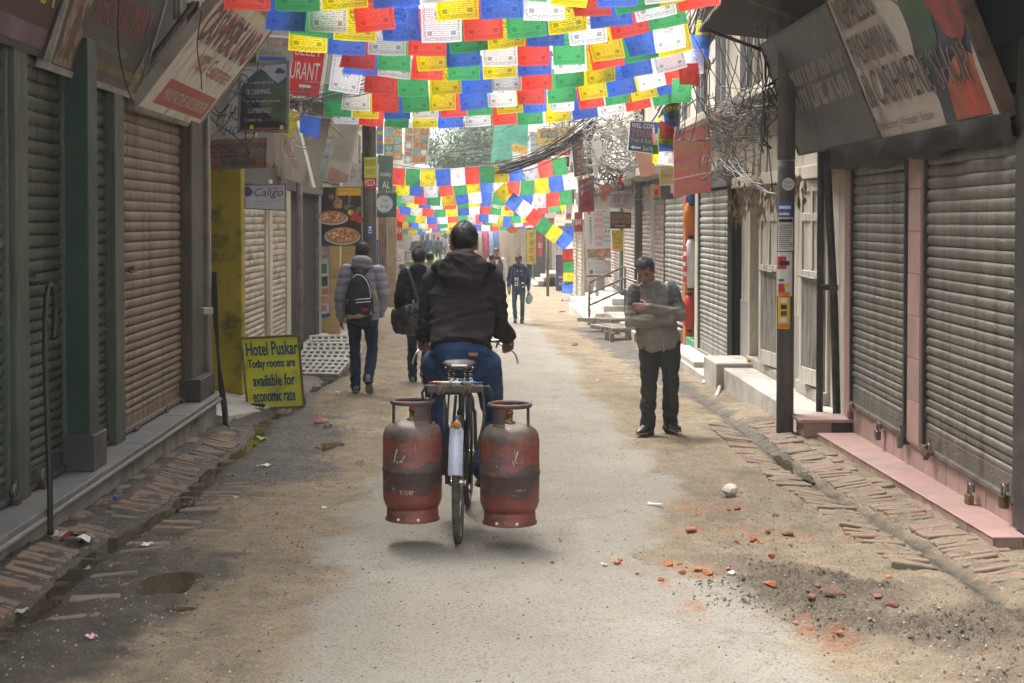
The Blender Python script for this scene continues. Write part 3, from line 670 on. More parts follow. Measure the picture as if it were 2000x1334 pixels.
def leaf(y0, y1, x, rz, z0, z1, lab, nm='door'):
    """panelled timber door leaf, hinged at (x, y0)"""
    w_ = y1 - y0; q = Matrix.Translation((x, y0, 0)) @ Matrix.Rotation(rz, 4, 'Z')
    def tb(a, c): 
        mb = MB().box(a, c); me_ = mb.mesh(nm, .005); me_.transform(q); return me_
    d = ob(nm, tb((0, 0, z0), (.03, w_, z1)), WOODW, b); d['label'] = lab
    st = .085; h = z1 - z0; mid = z0 + h * .56
    for (a, c) in (((-.016, .0, z0), (-.002, st, z1)), ((-.016, w_ - st, z0), (-.002, w_, z1)), ((-.016, w_ / 2 - .03, mid), (-.002, w_ / 2 + .03, z1 - .1)), ((-.016, st, z0), (-.002, w_ - st, z0 + .16)), ((-.016, st, mid - .07), (-.002, w_ - st, mid)), ((-.016, st, z1 - .11), (-.002, w_ - st, z1)), ((-.016, st, z0 + h * .80), (-.002, w_ - st, z0 + h * .84))):
        ob('rail', tb(a, c), WOODW, d)
    ob('kick_panel', tb((-.008, st + .003, z0 + .163), (-.001, w_ - st - .003, mid - .073)), M((.24, .22, .19), .85, .3, 4, (.07, .06, .045), .6, 4, streak=True, bump=.5, bscale=25), d)
    mb = MB(); c = q @ V((-.03, w_ * .2, z0 + h * .52)); e = q @ V((-.03, w_ * .95, z0 + h * .53)); mb.cyl(c, e, .011, 6); ob('bolt', mb, STEEL, d); return d
leaf(14.02, 14.75, XR - .01, R(6), .02, 1.98, 'white panelled door leaf behind the dark pipes'); leaf(14.78, 15.18, XR + .05, R(-4), .02, 1.98, 'narrow greyed door leaf'); leaf(16.15, 16.95, XR - .01, R(5), .0, 1.98, 'white panelled door leaf beside the pole')
cb('door_frame', (XR - .02, 17.03, -.02), (XR + .1, 17.14, 1.99), PLASTER); cb('door_frame', (XR - .02, 17.95, -.02), (XR + .1, 18.06, 1.99), PLASTER); cb('door_frame', (XR - .01, 13.93, -.02), (XR + .1, 14.0, 1.99), PLASTER)
for y0 in (17.75, 19.7, 21.6, 23.4):  # tall slit windows over the ledge
    f_ = cb('window', (XR - .03, y0 - .06, 3.10), (XR + .02, y0 + 1.0, 4.75), CREAM); ob('pane', MB().box((XR - .034, y0 + .02, 3.16), (XR - .028, y0 + .40, 4.7)), flat((.015, .014, .016), .6), f_); ob('pane', MB().box((XR - .034, y0 + .46, 3.16), (XR - .028, y0 + .86, 4.7)), flat((.015, .014, .016), .6), f_)
cb('window_hood', (XR - .55, 17.5, 4.45), (XR, 18.9, 4.75), CONCL); cb('window_hood', (XR - .55, 19.5, 4.75), (XR, 21., 5.0), CONCL)
o = bpy.data.objects
def concrete_pole(c, r, h, lab, top=None):
    t = thing('utility_pole', lab, 'pole', c); mb = MB().loft([V(c) - V((0, 0, .3)), V(c) + V((0, 0, h * .33)), V(c) + V((0, 0, h * .34))], [r, r, r * .97], 20); mb.loft([V(c) + V((0, 0, h * .341)), V(c) + V((0, 0, h))], [r * 1.04, r * .92], 20)
    ob('shaft', mb, M((.115, .11, .10), .85, .25, 3, (.045, .042, .038), .5, 2, streak=True, bump=.35), t); return t
pc = G(1541, 852); pole_c = V((2.65, pc.y + .1, hg(2.65, pc.y) - .05)); concrete_pole(pole_c, .075, 7.2, 'dark round concrete pole with posters beside the pink step')
def wrap(c, r, az0, az1, z0, z1, rows, name, label, cat='poster', group=None):
    """paper wrapped round a pole; rows: (v0, v1, u0, u1, material) printed fields"""
    t = thing(name, label, cat, (c[0], c[1], z0), 0, group)
    def patch(u0, u1, v0, v1, rr):
        mb = MB(); n_ = 8; vs = []
        for i in range(n_ + 1):
            a = az0 + (az1 - az0) * (u0 + (u1 - u0) * i / n_)
            for v_ in (v0, v1): vs.append((c[0] + rr * math.sin(a), c[1] - rr * math.cos(a), z0 + (z1 - z0) * v_))
        return mb.add(vs, [(2 * i, 2 * i + 2, 2 * i + 3, 2 * i + 1) for i in range(n_)], True)
    ob('sheet', patch(0, 1, 0, 1, r + .003), rows[0], t)
    for k, (v0, v1, u0, u1, m_) in enumerate(rows[1:]): ob('print', patch(u0, u1, v0, v1, r + .0042 + .0004 * k), m_, t)
    return t
def pz(y): return 1.6 - (y - 430) * pole_c.y / 2950
def pw(y1, y0, a0, a1, rows, name, label, **k): return wrap(pole_c, .076, a0, a1, pz(y0), pz(y1), rows, name, label, **k)
pw(395, 425, -1.2, .5, [P_BLUE, (.55, .75, .1, .9, P_WHITE), (.15, .3, .1, .8, P_WHITE)], 'sticker', 'small blue and white sticker above the posters on the concrete pole', cat='sticker')
TXT = flat((.12, .12, .13)); rows = [PAPER] + [(v_, v_ + .02, .1, random.uniform(.55, .95), TXT) for v_ in np.arange(.1, .8, .055)] + [(.86, .95, .12, .9, P_BLACK), (.0, .025, 0, 1, P_BLACK)]
pw(425, 492, -1.25, .75, rows, 'poster', 'white class notice with black heading on the concrete pole')
pw(492, 580, -1.3, .6, [PAPER, (.0, .02, 0, 1, P_RED), (.1, .3, .1, .55, P_RED), (.35, .4, .1, .5, TXT), (.62, .90, .05, .62, P_RED), (.70, .80, .2, .8, P_BLACK), (.22, .3, .5, .8, P_YEL)], 'poster', 'white poster with a red star burst on the concrete pole')
pw(568, 642, -1.15, .3, [P_YEL, (.86, .97, .05, .95, P_ORANGE), (.02, .14, .05, .95, P_ORANGE)] + [(.18 + .17 * k, .3 + .17 * k, .3, .75, m_) for k, m_ in enumerate((WHITE, P_BROWN, P_BLACK, WHITE))], 'poster', 'yellow poster with small round pictures on the concrete pole')
# round white HOTEL NANA badge
pn = Panel(V((2.65 - .055, pole_c.y - .085, pz(374))), V((.11, 0, 0)), V((0, 0, .12)))
t = thing('badge', 'round white hotel badge painted on the concrete pole', 'badge', pn.pt(.5, 0)); mb = MB(); pn.disc(mb, .5, .5, .055, 0, 24); ob('disc', mb, PAPER, t); mb = MB(); pn.text(mb, 'Hotel', .16, .55, .84, .76, .002); pn.text(mb, 'Nana', .2, .25, .8, .47, .002); ob('lettering', mb, P_GREY, t)
mb = MB().loft([(3.02, 13.55, -.13), (3.02, 13.55, 2.3), (3.0, 13.5, 2.8)], .032, 10); solo('drain_pipe', mb, BLACKM, 'straight dark pipe standing behind the concrete pole', 'pipe')
mb = MB().loft([(3.13, 13.35, -.13), (3.10, 13.36, .9), (3.03, 13.36, 2.1), (2.98, 13.4, 2.8)], .036, 10); mb.beam(V((3.0, 13.47, 1.0)), V((3.14, 13.39, 1.0)), .05, .05); solo('drain_pipe', mb, BLACKM, 'leaning dark pipe with a bracket against the pink shop', 'pipe')
# bricks and pipe on the raised pavement
k = 0
BRK = M((.40, .16, .08), .9, .3, 6, (.3, .24, .18), .4, 5, bump=.6)
for (x, y, z, r, lab) in [(3.25, 17.35, -.12, .4, 'orange brick nearest the white door in the doorway heap'), (3.3, 17.55, -.12, 1.2, 'orange brick lying crosswise at the bottom of the doorway heap'), (3.22, 17.75, -.12, -.3, 'orange brick at the far end of the doorway heap'), (3.28, 17.45, -.04, .9, 'upper orange brick on the near side of the doorway heap'), (3.32, 17.68, -.04, .1, 'upper orange brick on the far side of the doorway heap')]:
    mb = MB().box((-.11, -.055, 0), (.11, .055, .075), .012); me_ = mb.mesh('brick', .012); me_.transform(Matrix.Translation((x, y, z)) @ Matrix.Rotation(r, 4, 'Z')); 
    solo('loose_brick', me_, BRK, lab, 'brick', 'loose bricks in the doorway')
mb = MB().loft(smoothpath([G(1372, 752), G(1385, 735) + V((0, 0, .06)), G(1405, 735) + V((0, 0, .12)), G(1412, 745) + V((0, 0, .09)), G(1403, 768) + V((0, 0, .02)), G(1398, 776)], 5), .022, 8); solo('hose', mb, CONCL, 'bent grey hose end below the raised pavement', 'hose')
# ================================================================== RIGHT: LANTERN SHOP, FARTHER SHUTTERS
b = thing('shop_building', 'shop with a curved steel shutter and red lanterns in its doorway', 'building', (3.1, 21, -.3))
def cb(name, a, c, m, bv=.008): return ob(name, MB().box(a, c), m, b, bevel=bv)
XS = 3.08; L0 = V(b.location)
def sh(y0, y1, z0, z1, m, lab, p=.078): return shutter(b, XS - L0.x, y0 - L0.y, y1 - L0.y, z0 - L0.z, z1 - L0.z, m, -1, p, GREENL if 'curved' in lab else STEEL, label=lab)
sh(18.88, 21.45, -.24, 2.0, SH_GREY, 'curved pale steel shutter with dark stains'); sh(23.1, 25.6, -.02, 2.05, SH_GREY, 'steel shutter beyond the lantern doorway', .085)
cb('wall', (XS + .06, 18.8, -.9), (6, 21.6, 2.1), DARK, 0); cb('jamb', (XS - .04, 21.5, -.4), (XS + .5, 21.78, 2.1), PLASTER); cb('jamb', (XS - .04, 22.8, -.4), (XS + .5, 23.05, 2.1), M((.5, .14, .03), .6, .2, 3))
cb('wall', (XS + .06, 23.0, -.9), (6, 26.2, 2.1), CONC, 0); cb('wall', (XS + .9, 21.5, -.6), (6, 23.1, 2.3), M((.30, .10, .03), .7), 0); cb('doorstep', (XS - .03, 21.8, -.8), (XS + .9, 22.8, -.16), M((.05, .25, .12), .7), .01); cb('lintel', (XS - .06, 18.8, 2.02), (6, 26.2, 2.25), M((.12, .11, .1), .9), .01)
cb('step', (2.78, 22.5, -.9), (3.7, 27.0, -.30), CONCL, .012); cb('step', (2.95, 23.2, -.6), (3.7, 27.0, -.08), CONCL, .012); cb('ramp', (2.76, 19.8, -.9), (3.35, 22.4, -.26), M((.5, .47, .4), .6, .1, 2), .012)
def lantern(c, r, h, m, lab, band=None):
    t = thing('paper_lantern', lab, 'lantern', V(c) - V((0, 0, h / 2)), 0, 'paper lanterns in the doorway'); mb = MB(); pr = [(r * (math.sin(math.pi * (i + .6) / 13.2) ** .6) * (1 + .035 * (-1) ** i), -h / 2 + h * i / 12) for i in range(13)]; mb.lathe(c, pr, 18); ob('shade', mb, m, t)
    for z in (-h / 2 - .02, h / 2): ob('cap', MB().lathe(V(c) + V((0, 0, z)), [(r * .45, 0), (r * .45, .03)], 12), P_BLACK, t)
    if band:
        for k in range(4): ob('print', MB().obox(V(c) + V((-r * .93, -.12, h * (.3 - .2 * k))), V((0.25, -.97, 0)), V((.97, .25, 0)), V((0, 0, 1)), .05, .006, h * .06), P_RED, t)
    return t
lantern((3.075, 22.45, .95), .11, .75, P_WHITE, 'white paper lantern with red marks in the shop doorway', 1); lantern((3.07, 22.5, .22), .11, .55, P_RED, 'red paper lantern hanging under the white one'); lantern((3.08, 22.5, 1.62), .11, .55, P_ORANGE, 'orange paper lantern hanging above the white one'); lantern((3.07, 22.3, 1.93), .10, .2, P_BLUE, 'small blue paper lantern at the top of the doorway')
# far right shops with pinkish shutters, steps and railing
b = thing('shop_building', 'pale shop row with pinkish shutters and marble entrance steps', 'building', (3.2, 32, -.5))
def cb(name, a, c, m, bv=.008): return ob(name, MB().box(a, c), m, b, bevel=bv)
L0 = V(b.location); XS = 3.3
SHP = M((.42, .34, .29), .6, .2, 2.5, (.2, .16, .12), .45, 2.4)
def sh(y0, y1, z0, z1, m, lab, p=.09): return shutter(b, XS - L0.x, y0 - L0.y, y1 - L0.y, z0 - L0.z, z1 - L0.z, m, -1, p, P_WHITE, label=lab)
sh(26.6, 29.2, .0, 2.3, SHP, 'pinkish shutter above the concrete steps'); sh(29.6, 32.2, .0, 2.3, SHP, 'pinkish shutter with a white rail'); sh(32.6, 35.4, .0, 2.3, SHP, 'pinkish shutter behind the railing'); sh(36, 39.5, .0, 2.3, SHP, 'pinkish shutter beyond the marble steps')
cb('wall', (XS + .06, 26.2, -1), (6.5, 46, 2.4), CONC, 0); cb('wall', (XS + .02, 26.2, 2.4), (6.5, 46, 8.5), PLASTER, .01); cb('ledge', (XS - .5, 26.2, 2.4), (XS, 46, 2.55), CONCL); cb('pillar', (XS - .08, 26.22, -.3), (XS + .3, 26.55, 2.4), GREENL); cb('pillar', (XS - .08, 35.45, -.3), (XS + .3, 35.95, 2.4), GREENL)
MARB = M((.62, .59, .53), .45, .1, 2, (.4, .34, .25), .4, 2)
for k in range(4): cb('step', (2.28 + .2 * k, 33.3 + .2 * k, -1.1), (3.5, 40.5 - .3 * k, -.62 + .15 * k), MARB, .01)
cb('plinth', (2.7, 27.1, -1), (3.6, 33.2, -.42), CONCL, .012)
cb('pavement', (2.6, 40.6, -1.3), (3.6, 46., -.72), CONCL, .01)
t = thing('railing', 'steel handrail sloping beside the marble entrance steps', 'railing', (2.6, 32.8, -.5))
for (z) in (.0, .25, .5): ob('rail', MB().loft([(2.32, 33.2, -.28 + z), (3.05, 32.6, .10 + z), (3.1, 30.3, .10 + z)], .022, 8), STEEL, t)
for (x, y, z) in ((2.32, 33.2, -.62), (3.05, 32.6, -.4), (3.1, 30.3, -.4)): ob('post', MB().cyl((x, y, z), (x, y, z + (.97 if x > 3 else .85)), .025, 8), STEEL, t)
# ================================================================== LEFT: YELLOW PILLAR, PALE SHUTTERS, BRICK PILLAR
b = thing('shop_building', 'shop front with a yellow pillar and pale slatted shutters behind the yellow board', 'building', (-2.7, 19, -.4))
def cb(name, a, c, m, bv=.008): return ob(name, MB().box(a, c), m, b, bevel=bv)
L0 = V(b.location)
def sh(y0, y1, z0, z1, m, lab, p=.078, x=-2.7): return shutter(b, x - L0.x, y0 - L0.y, y1 - L0.y, z0 - L0.z, z1 - L0.z, m, 1, p, CREAM, label=lab, rail_w=.1)
SHC = M((.46, .41, .33), .6, .2, 2.5, (.2, .16, .12), .45, 2.4, bump=.1)
cb('pillar', (-3.0, 16.0, -.5), (-2.565, 16.22, 2.2), YELLOW, .012)
cb('wall', (-5, 14.4, -.6), (-3.0, 16.0, 2.4), M((.05, .045, .04), .9, .3, 5), 0); cb('wall', (-5, 16.2, -.6), (-2.78, 25.0, 2.25), DARK, 0)
sh(16.6, 18.62, -.28, 2.0, SHC, 'pale shutter beside the yellow pillar'); sh(18.92, 20.5, -.28, 2.0, SHC, 'pale shutter past the cream post'); sh(21.6, 24.4, -.3, 2.0, SHC, 'shaded pale shutter beside the grey brick pillar', x=-2.82)
cb('post', (-2.76, 18.66, -.4), (-2.64, 18.9, 2.1), CREAM); cb('post', (-2.8, 20.56, -.4), (-2.68, 21.0, 2.1), CREAM)
cb('lintel', (-3, 16.22, 2.0), (-2.66, 25, 2.3), M((.10, .09, .08), .9), .01); cb('wall', (-5, 14.4, 2.3), (-2.95, 31, 9), M((.16, .145, .125), .9, .25, 1.5), .01); cb('floor_slab', (-5, 14.3, 3.5), (-2.5, 30, 3.65), M((.10, .09, .08), .9), .01)
cb('plinth', (-4, 16.2, -.9), (-2.6, 25.2, -.29), CONCL, .01)
cb('pillar', (-3.2, 24.9, -.6), (-2.72, 25.3, 2.3), M((.2, .2, .19), .9), 0)
gm = []
for k in range(3): x = MB().box((-.098, -.012, -.042), (.098, .012, .042)).mesh('brick', .004); x.materials.append(M([(.20, .205, .20), (.23, .235, .225), (.17, .175, .17)][k], .85, .2, 6, bump=.4)); gm.append(x)
for r_ in range(27):
    for c_ in range(3):
        xx = -3.03 + .2 * c_ + (.1 if r_ % 2 else 0)
        if xx > -2.8: continue
        o = bpy.data.objects.new('brick', random.choice(gm)); COL.objects.link(o); o.parent = b; o.location = V((xx, 24.893 + random.uniform(-.003, .003), -.42 + .094 * r_)) - L0
mb = MB().loft([(-2.56, 21.0, -.5), (-2.56, 21.0, 1.4), (-2.57, 21.0, 3.4)], .045, 12); solo('drain_pipe', mb, M((.21, .20, .185), .6, .2, 3, (.1, .07, .05), .45, 3), 'grey drain pipe between the pale shutters', 'pipe')
# sloping concrete apron by the yellow pillar
mb = MB(); q = [(-3.2, 14.1), (-2.42, 14.1), (-2.22, 15.2), (-2.2, 16.6), (-2.55, 17.4), (-3.2, 17.4)]; zt = [-.10, -.24, -.32, -.345, -.30, -.2]
mb.add([(x, y, z) for (x, y), z in zip(q, zt)] + [(x + (.1 if x > -3 else 0), y, -.9) for x, y in q], [(0, 1, 2), (0, 2, 3), (0, 3, 4), (0, 4, 5)] + [(i, 6 + i, 6 + (i + 1) % 6, (i + 1) % 6) for i in range(6)])
tag(ob('pavement', mb, CONCL), 'cracked concrete apron sloping from the yellow pillar', kind='structure')
# hanging chain beside the yellow pillar
mb = MB()
for k in range(22):
    p = W(404, 660 + 4 * k, -2.72); a_ = V((1, 0, 0)) if k % 2 else V((0, 1, 0)); pts = [p + a_ * (.008 * math.cos(t)) + V((0, 0, .016 * math.sin(t))) for t in np.linspace(0, 2 * math.pi, 8, endpoint=False)]; mb.loft(pts, .0035, 4, closed=True)
solo('chain', mb, STEEL, 'thin chain hanging in the dark gap beside the yellow pillar', 'chain')
# drain grates: concrete slabs pierced with slots, stacked askew
def grate(c, w_, l_, rx, rz, rows, cols, name, label, m, th=.05, group=None):
    t = thing(name, label, 'grate', c, 0, group); q = Matrix.Rotation(rz, 4, 'Z') @ Matrix.Rotation(rx, 4, 'X')
    def bar(x0, y0, x1, y1, nm):
        me_ = MB().box((x0, y0, 0), (x1, y1, th)).mesh(nm, .005); me_.transform(q); o_ = ob(nm, me_, m, t, world=False)
    cw = w_ / cols; rw_ = l_ / rows
    for r_ in range(rows + 1): bar(-w_ / 2 - .02, -l_ / 2 + r_ * rw_ - rw_ * .22, w_ / 2 + .02, -l_ / 2 + r_ * rw_ + rw_ * .22, 'bar')
    mb = MB()
    for r_ in range(rows):
        for c_ in range(cols + 1): mb.box((-w_ / 2 + c_ * cw - cw * .2, -l_ / 2 + r_ * rw_ + rw_ * .2, .004), (-w_ / 2 + c_ * cw + cw * .2, -l_ / 2 + (r_ + 1) * rw_ - rw_ * .2, th - .004))
    me_ = mb.mesh('web'); me_.transform(q); tag(ob('web', me_, m, t, world=False), kind='stuff'); return t
GRM = M((.36, .345, .31), .85, .2, 5, (.22, .18, .13), .4, 4, bump=.4)
for k, (px, py, Y, rx, rz, lab) in enumerate([(622, 712, 19.6, .26, -.22, 'lowest slotted concrete grate beside the open drain'), (634, 697, 20.2, .30, -.10, 'slotted concrete grate in the middle of the tilted pile'), (645, 682, 20.8, .34, .02, 'slotted concrete grate third from the bottom of the tilted pile'), (655, 669, 21.4, .38, .1, 'topmost slotted concrete grate of the tilted pile')]):
    grate(P(px, py, Y) - V((0, 0, .06)), .70, .52, rx, rz, 4, 8, 'drain_grate', lab, GRM, group='slotted drain grates by the open drain')
GRY = M((.30, .27, .22), .85, .25, 5, (.16, .13, .09), .5, 4, bump=.4)
grate(G(1185, 648) + V((0, 0, .20)), .55, 1.3, -.04, .45, 5, 7, 'drain_grate', 'flat slotted grate propped over the wet gutter before the marble steps', GRY, .08); grate(G(1207, 662) + V((0, 0, .17)), .6, .9, .02, .42, 7, 2, 'drain_grate', 'slatted grate propped nearer the raised pavement', GRY, .08)
mb = MB()
for (x, y) in ((1160, 640), (1185, 665), (1228, 655), (1195, 668), (1225, 665)): p = G(x, y); mb.box((p.x - .04, p.y - .04, p.z - .1), (p.x + .04, p.y + .04, p.z + .17))
solo('grate_support', mb, GRY, 'short blocks propping up the slotted grates by the gutter', 'block')
# ================================================================== LEFT: PIZZA SHOP AND BEYOND
b = thing('shop_building', 'restaurant front with beige tiled columns below the pizza billboard', 'building', (-3.2, 28, -.6))
def cb(name, a, c, m, bv=.008): return ob(name, MB().box(a, c), m, b, bevel=bv)
BEIGE = M((.48, .34, .13), .45, .12, 2, (.3, .22, .1), .35, 2, bump=.04)
for k in range(5): cb('tile', (-3.0, 28.0, -.62 + .38 * k), (-2.67, 28.3, -.245 + .38 * k), BEIGE, .006)
for k in range(5): cb('tile', (-3.0, 31.0, -.62 + .38 * k), (-2.6, 31.3, -.245 + .38 * k), BEIGE, .006)
cb('wall', (-6, 25.4, -1), (-3.05, 34, 1.5), M((.30, .27, .22), .8), 0); cb('wall', (-6, 25.4, 1.5), (-3.0, 34, 8.5), PLASTER, .01); cb('step', (-3.3, 25.4, -1.2), (-2.45, 33, -.52), CONCL, .012); cb('step', (-2.9, 25.35, -1.2), (-2.2, 31, -.62), CONCL, .012)
f_ = cb('door', (-3.04, 28.6, -.5), (-2.98, 30.8, 1.4), WOODB); ob('pane', MB().box((-2.978, 28.8, .1), (-2.97, 30.6, 1.3)), flat((.05, .06, .07), .15), f_)
SM = [PLASTER, CREAM, M((.40, .33, .25), .85, .15, 1.5, (.2, .16, .12), .4, 1, streak=True), M((.33, .36, .37), .85, .15, 1.5, (.16, .14, .12), .4, 1, streak=True), M((.46, .30, .22), .85, .15, 1.5, (.2, .14, .1), .4, 1, streak=True), M((.55, .50, .34), .85, .15, 1.5, (.25, .2, .12), .4, 1, streak=True)]
GLASS = flat((.035, .04, .045), .12)
def house(label, x0, x1, y0, y1, h, m, face, zb=-1.15, floors=3, seed=1, shop=True, front=False):
    """street house: wall, floor bands, framed windows with panes, ground-floor shutters. face: +1 looks to +x, -1 to -x; front: also windows on the side towards the camera"""
    rnd = random.Random(seed); xf = x1 if face > 0 else x0
    t = thing('street_house', label, 'building', ((x0 + x1) / 2, (y0 + y1) / 2, zb)); ob('wall', MB().box((x0, y0, zb - .4), (x1, y1, h)), m, t, bevel=.02)
    fh = (h - zb) / floors; a, b_ = sorted((xf, xf + .35 * face))
    for k in range(1, floors): ob('floor_band', MB().box((a - .01, y0 - .04, zb + fh * k - .08), (b_, y1 + .04, zb + fh * k + .06)), CONCL, t, bevel=.01)
    ob('parapet', MB().box((x0 - .06, y0 - .06, h), (x1 + .06, y1 + .06, h + .14)), CONCL, t, bevel=.01)
    def win(c, ax, n_, w_, hh, deep=.05):
        ax = V(ax); n_ = V(n_); f = MB().obox(V(c) + n_ * .02, ax, n_, V((0, 0, 1)), w_ / 2 + .07, deep, hh / 2 + .07); fo = ob('window', f, rnd.choice([WOODW, WOODB, P_WHITE]), t, bevel=.006)
        for s_ in (-1, 1): ob('pane', MB().obox(V(c) + ax * (s_ * w_ * .26) + n_ * (deep + .02), ax, n_, V((0, 0, 1)), w_ * .22, .006, hh / 2 - .04), GLASS, fo)
    nw = max(1, int((y1 - y0) / 2.0))
    for k in range(1, floors):
        for j in range(nw): win((xf, y0 + (j + .5) * (y1 - y0) / nw, zb + fh * (k + .5)), (0, 1, 0), (face, 0, 0), .9, 1.25)
    if front:
        nf = max(1, int((x1 - x0) / 1.6))
        for k in range(1 if shop else 0, floors):
            for j in range(nf): win((x0 + (j + .5) * (x1 - x0) / nf, y0, zb + fh * (k + .5)), (1, 0, 0), (0, -1, 0), .75, 1.2)
    if shop:
        ns = max(1, int((y1 - y0) / 2.6)); sm_ = rnd.choice([SHC, SH_GREY, SHP]); L = V(t.location)
        for j in range(ns):
            ya = y0 + .2 + j * (y1 - y0) / ns; yb = y0 - .2 + (j + 1) * (y1 - y0) / ns
            shutter(t, xf + .02 * face - L.x, ya - L.y, yb - L.y, .15, min(2.4, fh - .3), sm_, face, .12, CREAM)
    return t
house('grey plastered house beyond the pizza billboard', -8, -3.35, 34, 41, 7.5, SM[3], 1, -1.0, 3, 2); house('tan house behind the wooden posts', -9, -4.0, 41.2, 50, 4.6, SM[2], 1, -1.1, 2, 3)
house('reddish plaster house far down the street', -10, -4.2, 50.3, 62, 5.0, SM[4], 1, -1.15, 2, 4); house('yellowish house near the far bend', -11, -4.4, 62.3, 76, 4.8, SM[5], 1, -1.15, 2, 5); house('pale house at the far bend', -12, -4.6, 76.3, 100, 5.2, SM[1], 1, -1.15, 2, 6)
house('cream house with lit shutters past the marble steps', 3.05, 8, 46.2, 57, 6.8, SM[1], -1, -1.05, 3, 7); house('pale yellow house behind the blue drinks sign', 3.1, 8, 57.3, 70, 6.2, SM[5], -1, -1.1, 3, 8)
house('grey house facing the camera at the bend', 2.2, 9, 71, 80, 5.6, SM[3], -1, -1.15, 2, 9, False, True); house('low house closing the bend behind the tree', -.2, 7, 84, 96, 4.0, SM[2], -1, -1.15, 2, 10, True, True)
house('dim house at the far end of the street', -5.5, 3.5, 118, 126, 4.6, SM[4], -1, -1.15, 2, 11, False, True); house('bluish house at the far end of the street', -16, -5.8, 112, 122, 5.2, SM[3], -1, -1.15, 2, 12, False, True)
# round-cornered cream building at the bend (three-quarter round column, dark shop opening, yellow board)
t = thing('shop_building', 'cream round-cornered building with dark openings at the bend', 'building', (2.0, 76, -1.1))
ob('round_corner', MB().loft([(1.35, 70.6, -1.4), (1.35, 70.6, 3.6)], .62, 28), CREAM, t); ob('wall', MB().box((1.4, 70.1, -1.4), (3.2, 74, 3.6)), CREAM, t, bevel=.02); ob('doorway', MB().box((1.98, 70.07, -1.1), (2.22, 70.15, 2.1)), DARK, t); ob('doorway', MB().box((2.3, 70.06, -1.1), (2.85, 70.14, 1.9)), P_GREY, t); ob('cornice', MB().box((.7, 69.8, 2.5), (3.3, 70.2, 2.75)), CONCL, t, bevel=.02)
# wooden posts on the left
for k, (x, Y, m_, lab) in enumerate([(748, 45, WOODB, 'dark timber post farther from the street'), (766, 44, M((.34, .25, .16), .8, .2, 4, (.16, .11, .07), .45, 4, streak=True), 'pale timber post nearer the street')]):
    p = P(x, 500, Y); solo('timber_post', MB().box((p.x - .13, Y - .12, gz(Y) - .2), (p.x + .12, Y + .12, 2.6), .01), m_, lab, 'post', bevel=.015)
# the pole with the pizza plates
concrete_pole(V((-2.35, 31, gz(31))), .14, 9, 'thick grey concrete pole carrying small pizza plates')
concrete_pole(V((3.25, 31.5, gz(31.5))), .11, 8, 'concrete pole wrapped in cables beside the red sign')
mb = MB().loft([P(1070, 577, 52) - V((0, 0, .2)), P(1069, 430, 52)], .05, 8); solo('bamboo_pole', mb, WOODB, 'thin bamboo pole standing on a stone before the blue sign', 'pole')
# ================================================================== SIGNS
def R4(u0, v0, u1, v1): return lambda mb, pn, l: pn.rect(mb, u0, v0, u1, v1, l)
def PL(*pts): return lambda mb, pn, l: pn.poly(mb, pts, l)
def DS(u, v, r, n=20, ry=None): return lambda mb, pn, l: pn.disc(mb, u, v, r, l, n, ry)
def arrow(u0, u1, v, t):
    d = 1 if u1 > u0 else -1; h = (u1 - u0) * .35
    return PL(*([(u0, v - t * .4), (u1 - h, v - t * .4), (u1 - h, v - t), (u1, v), (u1 - h, v + t), (u1 - h, v + t * .4), (u0, v + t * .4)][::d]))
def wall_sign(Xb, Y0, Y1, zb, dx, dz, side):
    """long sign on a shop wall, foot on the wall, head leaning out over the street"""
    if side < 0: return Panel((Xb, Y0, zb), (0, Y1 - Y0, 0), (dx, 0, dz))
    return Panel((Xb, Y1, zb), (0, Y0 - Y1, 0), (dx, 0, dz))
SGN = []
# left, leaning over the ledge
FAD = flat((.30, .075, .06), .7)
sign('shop_sign', 'dark maroon shop sign at the top corner with yellow letters', wall_sign(-2.62, 6.6, 8.98, 2.58, .22, .62, -1), M((.055, .022, .022), .6, .3, 2, (.1, .05, .06), .5, 2), .05, BLACKM, .035, [('PASHMINA KA', .1, .42, .96, .72, P_YEL)], [(R4(.02, .04, .98, .22), M((.16, .09, .13), .6, .5, 3))])
kk = lambda *p: PL(*p)
TAN = M((.26, .20, .13), .7, .4, 14, (.10, .07, .05), .6, 9)
sign('shop_sign', 'dark brown knife shop sign with red letters and a tan carved figure', wall_sign(-2.60, 9.02, 11.36, 2.515, .22, .74, -1), M((.060, .048, .040), .6, .2, 2), .06, CONC, .04,
     [('KHUKURI MART', .27, .50, .90, .80, FAD), ('Traditional Gurkha Khukuri', .36, .30, .72, .38, P_GREY), ('LEGENDARY GURKHA KHUKURI', .33, .12, .84, .20, M((.33, .24, .06), .7))],
     [(PL((.03, .04), (.20, .04), (.19, .2), (.22, .34), (.17, .44), (.22, .60), (.27, .96), (.20, .90), (.15, .97), (.12, .76), (.07, .66), (.05, .4), (.06, .2)), TAN), (PL((.10, .10), (.15, .10), (.17, .4), (.14, .62), (.11, .44)), P_BROWN),
      (PL((.84, .03), (.97, .03), (.98, .30), (.95, .55), (.90, .30), (.86, .20)), TAN)])
for z_ in (2.9, 3.2): pass
RED2 = flat((.42, .10, .09), .65); NVY2 = flat((.10, .10, .16), .65)
sign('shop_sign', 'cream cashmere shop sign with red letters and a red band', wall_sign(-2.60, 11.28, 13.72, 2.44, .72, .93, -1), SIGNW, .06, CONC, .04,
     [('CASHMERE LAND', .075, .572, .965, .845, NVY2), ('CASHMERE LAND', .06, .60, .95, .88, RED2), ('100% Guarantee', .30, .385, .92, .53, RED2), ('MANUFACTURE AND EXPORTER', .20, .115, .91, .205, SIGNW)], [(R4(.15, .07, .96, .27), RED2)])
